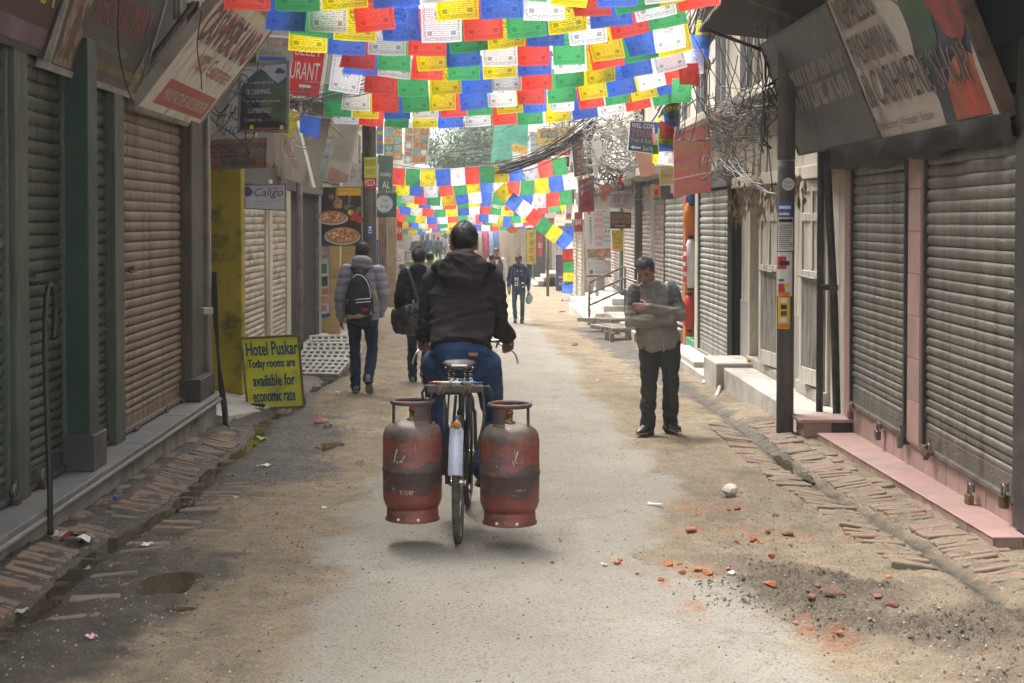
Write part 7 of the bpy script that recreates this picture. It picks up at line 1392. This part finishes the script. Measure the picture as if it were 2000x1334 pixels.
# ---------------------------------------------------------------- walkers
def walkJ(fwd, h=1.72, stride=.0, lead=1, arms=(0, 0), lean=.03, turn=0.):
    """upright walking figure looking along fwd (unit, horizontal); lead: index of the planted leg"""
    f = V(fwd).normalized(); x = f.cross(V((0, 0, 1))); k = h / 1.72
    Q = lambda a, b_, z: tuple(x * a * k + f * b_ * k + V((0, 0, z * k)))
    J = dict(X=tuple(x), head=Q(0, .05 + lean, 1.60), F=tuple((Matrix.Rotation(turn, 3, 'Z') @ f) - V((0, 0, .08))), U=(0, 0, 1), neck=Q(0, .01 + lean, 1.455), chest=Q(0, lean, 1.28), waist=Q(0, 0, 1.06), pelvis=Q(0, 0, .93), sh=(Q(-.178, lean, 1.385), Q(.178, lean, 1.385)), hip=(Q(-.09, 0, .90), Q(.09, 0, .90)))
    an = [None, None]; to = [None, None]; up = [(0, 0, 1), (0, 0, 1)]; l = lead
    s = (-1, 1)
    an[l] = (s[l] * .085, .10 * stride / .35 if stride else .02, .085); to[l] = (s[l] * .10, an[l][1] + .18, .02)
    o_ = 1 - l; an[o_] = (s[o_] * .09, -.30 * stride / .35, .085 + .13 * stride / .35); to[o_] = (s[o_] * .10, an[o_][1] + .18 - .09 * stride / .35, .02)
    J['an'] = tuple(Q(*q) for q in an); J['toe'] = tuple(Q(*q) for q in to)
    if stride: u = (f * -.75 + V((0, 0, .66))) ; up[o_] = tuple(f * .72 + V((0, 0, .70))) ; J['toe'] = tuple(J['toe']) 
    J['sup'] = tuple(up); J['kn'] = tuple(tuple(ik(J['hip'][i], J['an'][i], .43 * k, .425 * k, f + x * s[i] * .08)) for i in (0, 1))
    wr = [Q(-.245, .03 + arms[0], .86), Q(.245, .03 + arms[1], .86)]; J['wr'] = tuple(wr); J['el'] = tuple(tuple(ik(J['sh'][i], wr[i], .29 * k, .26 * k, -f + x * s[i] * .5)) for i in (0, 1))
    J['hands'] = [(tuple(V((0, 0, -1)) + f * .25), tuple(x * -s[i] + f * -.3), tuple(f), .45) for i in (0, 1)]; return J, Q
base = V(G(708, 768)); J, Q = walkJ((0, 1, 0), 1.73, .33, 0, lean=.02); J['wr'] = (J['wr'][0], Q(.20, .10, .90)); J['el'] = (J['el'][0], Q(.245, -.03, 1.13)); J['hands'][1] = None
PUFF = cloth((.225, .215, .27), .55, .1, 10); JEAND = denim((.014, .026, .06), (.04, .06, .11)); BACKP = M((.012, .014, .02), .8, .3, 20, bump=.3, bscale=150)
t, A, H = person('young man in a lilac grey padded jacket walking away with a black backpack', base, J, 1.0, .009, jm=PUFF, tm=JEAND, hem=Q(0, 0, .84), shoem=SHOEG, jr=1.07, quilt=True, face=False, hn=3000, jw=[(.172, .13), (.178, .13), (.178, .125), (.182, .125), (.155, .095), (.085, .08)],
    hood=[(Q(0, -.085, 1.49), (.118, 0, 0), (0, .065, 0), (0, 0, .085)), (Q(0, -.03, 1.44), (.13, 0, 0), (0, .1, 0), (0, 0, .05))])
# backpack (held by the man, a thing of its own)
bc = base + V((-.015, -.195, 1.13)); t = thing('backpack', 'black backpack with cream piping on the padded jacket', 'backpack', bc - V((0, 0, .25)))
mb = MB().loft([bc + V((0, 0, -.26)), bc + V((0, -.02, -.2)), bc + V((0, -.03, -.02)), bc + V((0, -.015, .16)), bc + V((.0, .0, .25))], [(.145, .075), (.165, .095), (.155, .095), (.115, .075), (.05, .04)], 22, side=(1, 0, 0), cap='round'); me_ = remesh(mb, .009, 3, 'bag'); disp(me_, lambda co: folds(co, .005, (9, 9, 9), 4)); ob('bag', me_, BACKP, t)
TANP = M((.32, .26, .19), .8, .1, 10)
ob('base_panel', MB().loft([bc + V((-.13, -.065, -.235)), bc + V((0, -.11, -.225)), bc + V((.14, -.06, -.19))], (.03, .016), 8, side=(0, 0, 1)), TANP, t)
for z in (-.05, -.085): ob('zip', MB().loft([bc + V((-.135, -.075, z)), bc + V((0, -.131, z + .01)), bc + V((.13, -.09, z + .02))], .006, 6), P_WHITE, t)
ob('piping', MB().loft(smoothpath([bc + V((.135, -.085, -.02)), bc + V((.115, -.09, .1)), bc + V((.06, -.07, .2)), bc + V((-.02, -.055, .235)), bc + V((-.07, -.06, .2))], 5), .005, 6), P_WHITE, t); ob('patch', MB().obox(bc + V((.07, -.12, -.155)), V((1, .15, 0)).normalized(), V((0, 1, 0)), V((0, 0, 1)), .035, .006, .016), P_DRED, t, bevel=.003)
for s in (-1, 1): ob('strap', MB().loft(smoothpath([bc + V((s * .06, .03, .25)), bc + V((s * .10, .16, .30)), bc + V((s * .12, .30, .22))], 5), (.025, .008), 8), BACKP, t)
ob('buckle', MB().loft([bc + V((.165, -.02, .06)), bc + V((.19, 0, -.02)), bc + V((.175, -.02, -.1))], .010, 6), M((.4, .38, .15), .6), t)
# man in black with a shoulder bag
base = V(G(818, 748)); J, Q = walkJ((.05, 1, 0), 1.66, .22, 0, lean=.03, turn=-.25); J['hands'][0] = None
BLKC = cloth((.011, .012, .014), .85, .3, 9)
t, A, H = person('man in a black hooded jacket walking away with a black shoulder bag', base, J, .97, .010, jm=BLKC, tm=denim((.015, .028, .05), (.05, .07, .1)), hstyle='mop', shoem=SHOEG, face=False, hem=Q(0, 0, .80), jr=1.04, hood=[(Q(0, -.06, 1.46), (.11, 0, 0), (0, .06, 0), (0, 0, .06))])
bc = base + V((-.10, -.17, .88)); t = thing('shoulder_bag', 'black leather shoulder bag on the man in black', 'bag', bc - V((0, 0, .2))); mb = MB().loft([bc + V((-.17, 0, -.12)), bc + V((-.02, -.03, -.10)), bc + V((.16, 0, -.02))], [(.14, .06), (.19, .09), (.16, .06)], 16, side=(0, 0, 1), cap='round'); me_ = remesh(mb, .009, 3, 'bag'); disp(me_, lambda co: folds(co, .016, (11, 11, 8), 6)); ob('bag', me_, M((.012, .012, .013), .30, .3, 10, bump=.2, bscale=60), t)
ob('strap', MB().loft(smoothpath([bc + V((.10, .0, .12)), bc + V((.05, .02, .3)), bc + V((-.03, .10, .52)), bc + V((-.06, .2, .54))], 5), (.022, .006), 8), M((.03, .036, .04), .4), t); ob('side_pocket', MB().ell(bc + V((-.20, 0, -.05)), V((.035, 0, 0)), V((0, .05, 0)), V((0, 0, .10)), 12, 8), M((.012, .012, .013), .4), t); ob('buckle', MB().cyl(bc + V((.02, -.1, .0)), bc + V((.05, -.1, .16)), .012, 8), STEEL, t)
# man with folded arms
base = V(G(1287, 848)); base.y += .05
J = dict(head=(-.13, -.10, 1.452), F=(-.34, -.80, -.46), U=(-.20, -.40, .88), neck=(-.075, -.03, 1.335), chest=(-.05, 0, 1.15), waist=(-.02, .01, .95), pelvis=(.01, .01, .84), sh=((-.205, 0, 1.265), (.105, .0, 1.285)), el=((-.265, -.085, 1.00), (.188, -.10, 1.055)), wr=((.08, -.195, 1.02), (-.115, -.275, 1.13)),
         hip=((-.075, 0, .80), (.095, 0, .80)), kn=((-.09, -.06, .44), (.105, -.03, .45)), an=((-.095, .0, .085), (.115, .09, .10)), toe=((-.19, -.16, .02), (.17, -.09, .02)))
J['hands'] = [None, ((-1, .05, .12), (.05, .8, -.2), (.1, -.2, 1), .55)]; J['text'] = .06
OLJ = cloth((.215, .198, .168), .6, .2, 6, dirt=(.13, .11, .085), da=.2)
t, A, H = person('man in a worn olive jacket standing with folded arms and bowed head', base, J, .97, .0085, skinm=SKIN2, hairm=HAIRG, hstyle='short', jm=OLJ, tm=cloth((.042, .042, .040), .85, .2, 8, dirt=(.09, .08, .065), da=.35), hem=(.012, .0, .735), jr=1.0, closed=True, tr=1.16, jdisp=.010, ar=.92, shoem=SHOEB, hn=4000, jw=[(.178, .14), (.205, .155), (.19, .145), (.185, .13), (.15, .095), (.085, .08)],
    hood=[((-.075, -.03, 1.335), (.095, 0, .01), (0, .09, 0), (0, 0, .04))])
ZIPM = M((.36, .35, .33), .4, .1, 20, metal=.5)
mb = MB().loft(smoothpath([A((.03, -.150, .735)), A((.024, -.160, .80)), A((.005, -.166, .93))], 4), .007, 6); ob('zip', mb, ZIPM, t); mb = MB().loft([A((-.07, -.135, 1.30)), A((-.06, -.142, 1.24)), A((-.05, -.15, 1.17))], .005, 6); ob('zip', mb, ZIPM, t)
NVC = cloth((.085, .082, .08), .8, .5, 30)
# dark yoke and upper sleeves: second cloth on the shoulder faces of the same jacket
jk = [o_ for o_ in t.children if o_.name.startswith('jacket')] if False else [o_ for o_ in COL.objects if o_.parent == t and o_.name.startswith('jacket')]
me_ = jk[0].data; me_.materials.append(NVC); off = V(t.location)
for p in me_.polygons:
    q = p.center
    for s, a_, e_ in ((-1, V((-.205, 0, 1.265)), V((-.248, -.06, 1.00))), (1, V((.105, 0, 1.285)), V((.168, -.06, 1.03)))):
        u = (q - a_).dot(e_ - a_) / (e_ - a_).length_squared; d_ = (q - a_ - (e_ - a_) * max(0, min(1, u))).length
        if d_ < .098 and -.25 < u < .55 and s * (q.x - a_.x) > -.03 + .10 * max(0, u) * 0 and (u > .12 or q.z > 1.24): p.material_index = 1
# woman in blue
base = V(G(1013, 632)); J, Q = walkJ((-.05, -1, 0), 1.56, .2, 0, lean=.02)
BLUEC = cloth((.04, .07, .17), .9, .1, 9); TEALJ = denim((.05, .12, .18), (.1, .2, .28))
t, A, H = person('woman in a blue top and teal jeans walking towards the camera', base, J, .92, .012, jm=BLUEC, tm=TEALJ, hstyle='long', skinm=SKIN, hem=Q(0, 0, .74), shoem=M((.10, .08, .06), .7), tr=.86, jr=.9, hn=1200)
SCF = M((.04, .05, .08), .9, .3, 10)
bs = t; t = thing('scarf', 'navy scarf with white animal pattern round the woman\'s neck', 'scarf', base + V((0, -.1, .8))); A2 = lambda x, y, z: base + V((x, y, z))
ob('wrap', MB().loft([A2(.10 * math.cos(q), -.05 + .09 * math.sin(q), 1.31 + .02 * math.sin(2 * q)) for q in np.linspace(0, 6.28, 16, endpoint=False)], [.045] * 16, 8, closed=True), SCF, t)
ob('scarf_end', MB().loft([A2(-.04, -.14, 1.28), A2(-.05, -.175, 1.1), A2(-.05, -.175, .86)], [(.06, .014)] * 3, 10, side=(1, 0, 0)), SCF, t); ob('scarf_end', MB().loft([A2(.06, -.14, 1.28), A2(.08, -.165, 1.05), A2(.10, -.16, .78)], [(.045, .014)] * 3, 10, side=(1, 0, 0)), SCF, t)
for (x, z, w_, h_) in ((-.08, 1.03, .018, .024), (-.03, 1.03, .018, .024), (-.05, .99, .05, .006), (-.08, .94, .016, .018), (-.03, .94, .016, .018), (-.05, .905, .05, .006), (-.08, .88, .016, .016), (-.03, .88, .016, .016), (.085, .93, .03, .02), (.092, .84, .02, .02), (.05, 1.2, .012, .012), (-.03, 1.2, .012, .012), (.07, 1.12, .01, .01)): ob('print', MB().obox(A2(x, -.188, z), V((1, 0, 0)), V((0, 1, 0)), V((0, 0, 1)), w_, .003, h_), P_WHITE, t)
bc = base + V((.235, -.05, .56)); t = thing('carrier_bag', 'pale green plastic bag hanging from the woman\'s hand', 'bag', bc - V((0, 0, .1))); mb = MB().ell(bc, V((.085, 0, .02)), V((0, .06, 0)), V((0, 0, .12)), 14, 10).loft([bc + V((0, 0, .08)), bc + V((-.01, 0, .19))], [.05, .015], 8); ob('bag', mb, M((.34, .50, .44), .45, .25, 14, bump=.3), t)
t = thing('handbag', 'small tan handbag strap over the woman\'s shoulder', 'bag', base + V((-.2, -.05, .7))); ob('strap', MB().loft(smoothpath([A2(-.13, -.02, 1.36), A2(-.165, -.11, 1.15), A2(-.20, -.08, .85)], 5), (.015, .005), 6), TANP, t); ob('bag', MB().ell(A2(-.215, -.02, .75), V((.04, 0, 0)), V((0, .1, 0)), V((0, 0, .1)), 12, 8), TANP, t)
# older man with a waistcoat, person before him
base = P(969, 600, 41); base.z = gz(41); J, Q = walkJ((.1, -1, 0), 1.74, .2, 1, lean=.02); VEST = cloth((.10, .045, .03), .9)
t, A, H = person('older man with a moustache in a white shirt and brown waistcoat', base, J, 1.0, .013, jm=cloth((.52, .52, .54), .9), tm=cloth((.16, .17, .19), .9), hairm=HAIRG, jr=.96, hn=900, skinm=SKIN2)
mb = MB().loft([A(Q(0, 0, .88)), A(Q(0, 0, 1.06)), A(Q(0, .02, 1.28)), A(Q(0, .02, 1.40))], [(.19, .14), (.19, .14), (.20, .138), (.15, .10)], 20, side=(1, 0, 0), cap='round'); ob('waistcoat', mb, VEST, t); c_, F_, U_, R_ = H; ob('moustache', MB().ell(c_ + F_ * .100 - U_ * .062, R_ * .028, F_ * .008, U_ * .006, 10, 6), HAIRG, t)
mb = MB(); mb.add([A(Q(-.05, .165, 1.40)), A(Q(.05, .165, 1.40)), A(Q(0, .168, 1.18))], [(0, 2, 1)]); ob('shirt_front', mb, cloth((.52, .52, .54), .9), t)
def walker(label, x, y_px, Y, h, fwd, jm, tm, seed, style='short', face=False):
    b_ = P(x, y_px, Y); b_.z = gz(Y); J, Q = walkJ(fwd, h, .22, seed % 2); return person(label, b_, J, h / 1.74, .018 if Y > 50 else .013, jm=jm, tm=tm, hstyle=style, face=face, hn=300, group='people far down the street' if Y > 50 else None)
walker('dark haired person walking beside the older man, mostly hidden', 960, 600, 38, 1.58, (.1, 1, 0), cloth((.06, .06, .07)), denim((.03, .05, .09)), 1)
walker('man with black hair walking beyond the man in black', 840, 610, 29, 1.62, (0, 1, 0), cloth((.20, .22, .24)), denim((.03, .04, .07)), 2)
for k, (x, Y, h, f, jc, tc_, lab) in enumerate([(836, 92, 1.7, (0, -1, 0), (.08, .12, .2), (.05, .05, .06), 'far person in blue near the end of the street'), (848, 96, 1.72, (.1, -1, 0), (.20, .28, .36), (.06, .06, .08), 'far person in pale blue near the end of the street'), (856, 90, 1.66, (0, 1, 0), (.10, .10, .11), (.04, .05, .08), 'far person in charcoal near the end of the street'), (823, 88, 1.7, (0, -1, 0), (.04, .05, .08), (.03, .03, .04), 'far person in navy by the green bank'),
        (866, 100, 1.7, (0, 1, 0), (.25, .25, .28), (.05, .06, .1), 'far person in light grey near the end of the street'), (812, 86, 1.68, (.2, -1, 0), (.12, .09, .09), (.04, .04, .05), 'far person in brown by the green bank'), (922, 88, 1.7, (0, 1, 0), (.22, .06, .06), (.04, .05, .08), 'far person in red near the cloth stalls')]): walker(lab, x, 500, Y, h, f, cloth(jc), cloth(tc_), k)
# ================================================================== SMALL THINGS
# stones, brick rubble, litter
def chunk(p, r, m, name, label, group, seed, flat_=.7, sink=.3):
    rd = random.Random(seed); b_ = bmesh.new(); bmesh.ops.create_icosphere(b_, subdivisions=2, radius=1)
    cuts = [(V((rd.gauss(0, 1), rd.gauss(0, 1), rd.gauss(0, 1))).normalized(), rd.uniform(.45, .8)) for _ in range(9)]
    for v_ in b_.verts:
        for n_, d in cuts:
            e = v_.co.dot(n_) - d
            if e > 0: v_.co -= n_ * e
        v_.co *= 1 + .08 * mnoise.noise(v_.co * 3 + V((seed, 0, 0)))
        v_.co = V((v_.co.x * rd.uniform(.98, 1.02) * 1.25, v_.co.y, v_.co.z * flat_)) * r
    me_ = bpy.data.meshes.new(name); b_.to_mesh(me_); b_.free(); z = hg(p[0], p[1]); me_.transform(Matrix.Translation((p[0], p[1], z + r * flat_ * (1 - sink))) @ Matrix.Rotation(rd.uniform(0, 6), 4, 'Z')); return solo(name, me_, m, label, 'stone' if 'stone' in name else 'brick', group)
STN = M((.46, .42, .35), .85, .15, 5, (.26, .22, .17), .4, 5, bump=.4); BRO = M((.40, .115, .04), .95, .25, 14, (.24, .19, .14), .45, 10, bump=.7); BRD = M((.17, .068, .04), .95, .3, 12, (.12, .1, .08), .5, 9, bump=.7)
g = G(1427, 974); chunk((g.x, g.y), .055, STN, 'stone', 'pale rounded stone lying on the dirt before the brick gutter', None, 3, .95, .15)
fr = [(1352, 1046, 26, 0), (1438, 1000, 17, 1), (1422, 1003, 15, 1), (1515, 1010, 16, 1), (1305, 1107, 22, 0), (1325, 1103, 18, 0), (1360, 1118, 22, 0), (1385, 1122, 20, 0), (1332, 1126, 18, 0), (1292, 1140, 16, 0), (1212, 1102, 14, 0), (1205, 1108, 18, 0), (1470, 1065, 22, 0), (1500, 1040, 14, 0), (1538, 1044, 24, 1), (1508, 1105, 20, 0), (1505, 1158, 26, 0), (1588, 1188, 26, 1), (1630, 1184, 42, 1), (1740, 1196, 30, 1), (1715, 1182, 22, 1), (1600, 1165, 18, 1), (1735, 1130, 16, 0), (1555, 1234, 16, 0), (1580, 1236, 14, 0), (1640, 1248, 16, 0), (1122, 676, 16, 0), (1423, 1120, 14, 0), (1440, 1064, 10, 0), (1490, 1073, 9, 0), (1545, 1077, 11, 0), (1585, 1052, 10, 1), (1415, 1075, 9, 1), (1095, 1063, 7, 0), (1080, 1106, 6, 1), (1245, 1128, 9, 0), (1700, 1240, 12, 0), (1690, 1150, 14, 1), (1655, 1135, 13, 0), (1760, 1165, 12, 1)]
cols = ['bright orange', 'dark red']; 
def spot(x, y):
    if y < 700: return 'before the slotted grates'
    if x < 1250: return 'out on the concrete'
    if y < 1030: return 'near the pale stone'
    if x > 1480 and y > 1125: return 'in the dark sand heap'
    return 'along the concrete edge'
kin = {}
for x, y, s_, d in sorted(fr): kin.setdefault((('large ' if s_ >= 30 else ('' if s_ >= 24 else ('tiny ' if s_ < 13 else 'small '))) + cols[d] + ' brick fragment', spot(x, y)), []).append((x, y))
ORD = ['leftmost', 'second from the left', 'third from the left', 'fourth from the left', 'fifth from the left', 'sixth from the left', 'seventh from the left', 'eighth from the left', 'ninth from the left', 'tenth from the left', 'eleventh from the left', 'twelfth from the left', 'thirteenth from the left']
for k, (x, y, s_, d) in enumerate(fr):
    g = G(x, y); r = s_ / 2 * g.y / FPX / 1.05
    for (kd, sp_), ms in kin.items():
        if (x, y) in ms: lab = kd + ' ' + sp_ if len(ms) == 1 else ORD[ms.index((x, y))] + ' of the ' + kd + 's ' + sp_
    chunk((g.x, g.y), max(.012, r), BRD if d else BRO, 'brick_fragment', lab, 'brick rubble on the dirt', 20 + k, .6, .35)
# loose grit: small angular stones in one sheet of geometry
def grit(name, label, n_, seed, x0, x1, y0, y1, size, m, dens):
    rd = np.random.RandomState(seed); X = rd.uniform(x0, x1, n_ * 4); Y = y0 * (y1 / y0) ** rd.rand(n_ * 4); h, a, wt, pl, sa = heights(X, Y); kp = rd.rand(n_ * 4) < dens(a, wt, pl, sa); X, Y, h = X[kp][:n_], Y[kp][:n_], h[kp][:n_]; mb = MB()
    for x, y, z in zip(X, Y, h):
        r = size * rd.uniform(.3, 1.) ** 2; q = [(x + r * rd.uniform(.6, 1.2) * math.cos(t), y + r * rd.uniform(.6, 1.2) * math.sin(t), z - .003 + r * rd.uniform(0, .3)) for t in (0, 1.5, 3.1, 4.7)]; mb.add(q + [(x + r * .2, y, z + r * rd.uniform(.5, .9))], [(0, 1, 4), (1, 2, 4), (2, 3, 4), (3, 0, 4)])
    o = ob(name, mb, m); return tag(o, label, kind='stuff')
grit('gravel', 'pale grit scattered over the dirt', 9000, 1, -2.3, 2.6, 5.0, 30, .010, M((.36, .32, .26), .9, .4, 30), lambda a, w_, p, s: (1 - a) * .8 + .15); grit('gravel', 'dark grit scattered over the street', 9000, 2, -2.3, 2.7, 5.0, 30, .010, M((.10, .085, .065), .95, .4, 30), lambda a, w_, p, s: .25 + .6 * (1 - a) + p)
grit('rubble', 'lumps of dark wet sand', 4200, 3, .8, 3.1, 5.2, 9.0, .013, M((.12, .094, .066), .95, .3, 30, bump=.5), lambda a, w_, p, s: p * p); grit('rubble', 'crumbs of orange brick', 700, 4, .5, 2.6, 5.3, 11, .011, BRO, lambda a, w_, p, s: s * (1 - a) * .9 + p * .4 + .03); grit('rubble', 'muddy lumps beside the wet gutter', 1500, 6, -2.4, -.9, 5.5, 20, .014, M((.10, .08, .055), .85, .4, 30), lambda a, w_, p, s: w_)
def litter(x, y, w_, h_, m, label, seed, nm='paper_scrap'):
    g = G(x, y); rd = random.Random(seed); vs = []; z0 = hg(g.x, g.y)
    a = rd.uniform(0, 3)
    for j in range(4):
        for i in range(4): u, v_ = (i / 3 - .5) * w_, (j / 3 - .5) * h_; xx, yy_ = g.x + u * math.cos(a) - v_ * math.sin(a), g.y + u * math.sin(a) + v_ * math.cos(a); vs.append((xx, yy_, z0 + .008 + rd.uniform(0, .35) * min(w_, h_)))
    solo(nm, MB().add(vs, [(j * 4 + i, j * 4 + i + 1, (j + 1) * 4 + i + 1, (j + 1) * 4 + i) for j in range(3) for i in range(3)]), m, label, 'litter', 'litter on the street')
for k, (x, y, w_, h_, m_, lab) in enumerate([(225, 982, .05, .04, P_BLUE, 'small pale blue scrap at the foot of the grey ledge'), (178, 1248, .04, .05, M((.6, .35, .37), .7), 'pink wrapper on the dark mud near the big puddle'), (634, 996, .03, .03, PAPER, 'tiny white scrap on the dirt beside the rider'), (1430, 1130, .035, .03, P_WHITE, 'white crumpled scrap among orange bricks'), (1280, 993, .10, .04, PAPER, 'flat white paper on the grey concrete edge'), (462, 975, .04, .03, M((.5, .38, .08), .7), 'yellowish scrap in the mud beyond the gutter'),
        (510, 855, .12, .10, M((.30, .36, .06), .8), 'yellow green leaf litter lying in the gutter'), (628, 830, .14, .10, M((.35, .05, .04), .6), 'red and dark rubbish beside the shallow puddle'), (640, 838, .10, .08, P_BLACK, 'black crumpled bag beside the red rubbish'), (515, 915, .10, .05, PAPER, 'dirty pale scrap at the edge of the dark mud'), (285, 1070, .07, .06, PAPER, 'crumpled whitish bag lying in the gutter water'), (370, 985, .07, .07, P_BLACK, 'dark crumpled rubbish at the gutter edge'), (1165, 745, .05, .03, PAPER, 'white scrap on the road before the folded-arms man'), (1180, 1372 - 260, .03, .03, P_WHITE, 'small pale scrap by the sandy rut'),
        (40, 1120 + 60, .10, .05, CONCL, 'grey flat chip at the foot of the ledge'), (1118, 604, .22, .2, P_PINK, 'pink plastic bag in the rubbish beyond the steps'), (1105, 590, .25, .25, P_NAVY, 'dark blue bag in the rubbish beyond the steps'), (1130, 614, .2, .15, P_WHITE, 'white bag in the rubbish beyond the steps'), (1100, 612, .2, .2, P_RED, 'red scrap in the rubbish beyond the steps'), (1142, 622, .2, .15, P_GREEN, 'green scrap in the rubbish beyond the steps'), (660, 770, .06, .04, P_WHITE, 'white scrap beside the padded-jacket man'), (1265, 690, .06, .04, P_RED, 'small red scrap on the wet gutter side')]): litter(x, y, w_, h_, m_, lab, 50 + k)
# heap of rubbish where the hose meets the ground
rd = random.Random(8); c = G(115, 1062)
for k in range(9):
    m_ = [PAPER, P_BLACK, CONCL, P_DRED, PAPER, GRANITE, P_BLACK, PAPER, BRD][k]; lab = ['crumpled grey paper', 'black plastic scrap', 'chip of concrete', 'dark red scrap', 'pale crumpled wrapper', 'grey chip of stone', 'torn black strip', 'flattened pale wrapper', 'brown brick chip'][k] + ' in the rubbish heap under the hose'
    x, y = c.x + rd.uniform(-.06, .16), c.y + rd.uniform(-.14, .14); vs = []; z = hg(x, y)
    for j in range(3):
        for i in range(3): vs.append((x + (i - 1) * .03 + rd.uniform(-.012, .012), y + (j - 1) * .035 + rd.uniform(-.012, .012), z + rd.uniform(.002, .055)))
    solo('rubbish_scrap', MB().add(vs, [(j * 3 + i, j * 3 + i + 1, (j + 1) * 3 + i + 1, (j + 1) * 3 + i) for j in range(2) for i in range(2)]), m_, lab, 'litter', 'rubbish under the hose')
# motorbike parked far down the street, front towards us
c = P(787, 530, 74); c.z = gz(74); t = thing('motorbike', 'red motorbike parked far down on the left of the street', 'motorbike', c); A = lambda x, y, z: c + V((x, y, z)); MRED = M((.40, .03, .04), .35, .1, 6)
for y in (-.62, .62):
    w_ = ob('wheel', MB().loft([A(0, y + .28 * math.cos(q), .30 + .28 * math.sin(q)) for q in np.linspace(0, 6.28, 28, endpoint=False)], (.05, .045), 8, side=(1, 0, 0), closed=True), RUBB, t); ob('hub', MB().cyl(A(-.06, y, .3), A(.06, y, .3), .12, 14), STEEL, w_)
ob('fork', MB().cyl(A(-.09, -.62, .3), A(-.09, -.42, .95), .03, 8).cyl(A(.09, -.62, .3), A(.09, -.42, .95), .03, 8), STEEL, t); ob('fairing', MB().loft([A(0, -.60, .62), A(0, -.52, .82), A(0, -.38, .98)], [(.12, .06), (.2, .1), (.14, .06)], 14, side=(1, 0, 0), cap='round'), MRED, t); ob('headlight', MB().ell(A(0, -.60, .84), V((.09, 0, 0)), V((0, .05, 0)), V((0, 0, .08)), 12, 8), EYEW, t); ob('mudguard', MB().loft([A(0, -.88, .42), A(0, -.70, .62), A(0, -.45, .58)], [(.08, .02)] * 3, 10, side=(1, 0, 0)), MRED, t)
ob('tank', MB().ell(A(0, -.08, .85), V((.17, 0, 0)), V((0, .3, 0)), V((0, 0, .13)), 14, 10), MRED, t); ob('seat', MB().ell(A(0, .42, .84), V((.15, 0, 0)), V((0, .38, 0)), V((0, 0, .08)), 14, 8), P_BLACK, t); ob('engine', MB().box(A(-.16, -.25, .25), A(.16, .25, .6)), STEEL, t, bevel=.04); ob('handlebar', MB().loft([A(-.36, -.28, 1.08), A(-.1, -.38, 1.02), A(.1, -.38, 1.02), A(.36, -.28, 1.08)], .02, 7), BLACKM, t)
for s in (-1, 1): ob('mirror', MB().ell(A(s * .36, -.32, 1.22), V((.06, 0, 0)), V((0, .015, 0)), V((0, 0, .04)), 10, 6), BLACKM, t)
t = thing('helmet', 'red helmet resting on the parked motorbike', 'helmet', A(0, -.1, .98)); ob('shell', MB().ell(A(0, -.1, 1.1), V((.13, 0, 0)), V((0, .15, 0)), V((0, 0, .13)), 14, 10), MRED, t); ob('visor', MB().ell(A(0, -.2, 1.1), V((.1, 0, 0)), V((0, .06, 0)), V((0, 0, .05)), 12, 6), P_BLACK, t)
# fluorescent tubes and a lamp holder in the dark above the leaning signs
for k, x in enumerate((343, 352)): solo('light_tube', MB().cyl(P(x, -20, 12.6), P(x, 38, 12.6), .02, 10), CONCL, ['unlit white tube hanging above the leaning signs, near one', 'unlit white tube hanging above the leaning signs, beside the strut'][k], 'lamp', 'unlit tubes above the signs')
solo('sign_strut', MB().beam(P(380, 5, 12.4), P(276, 140, 11.9), .04, .03), RUST, 'rusty iron strut between the knife shop sign and the cashmere sign', 'strut')
mb = MB().lathe(P(388, 42, 12.2), [(.012, 0), (.03, .01), (.03, .09), (.02, .1), (.02, .16)], 12); solo('lamp_holder', mb, STEEL, 'grey lamp holder hanging at the top of the cashmere sign', 'lamp')
# temple bells hung at the trekking sign
for k, (x, y) in enumerate(((520, 318), (538, 322))): solo('bell', MB().lathe(P(x, y + 5, 15.3), [(.03, 0), (.028, .01), (.02, .03), (.014, .05), (.004, .06), (.003, .14)], 14), BRASS, ['small brass bell hanging at the end of the trekking sign', 'small brass bell hanging nearer the white box sign'][k], 'bell', 'small brass bells')
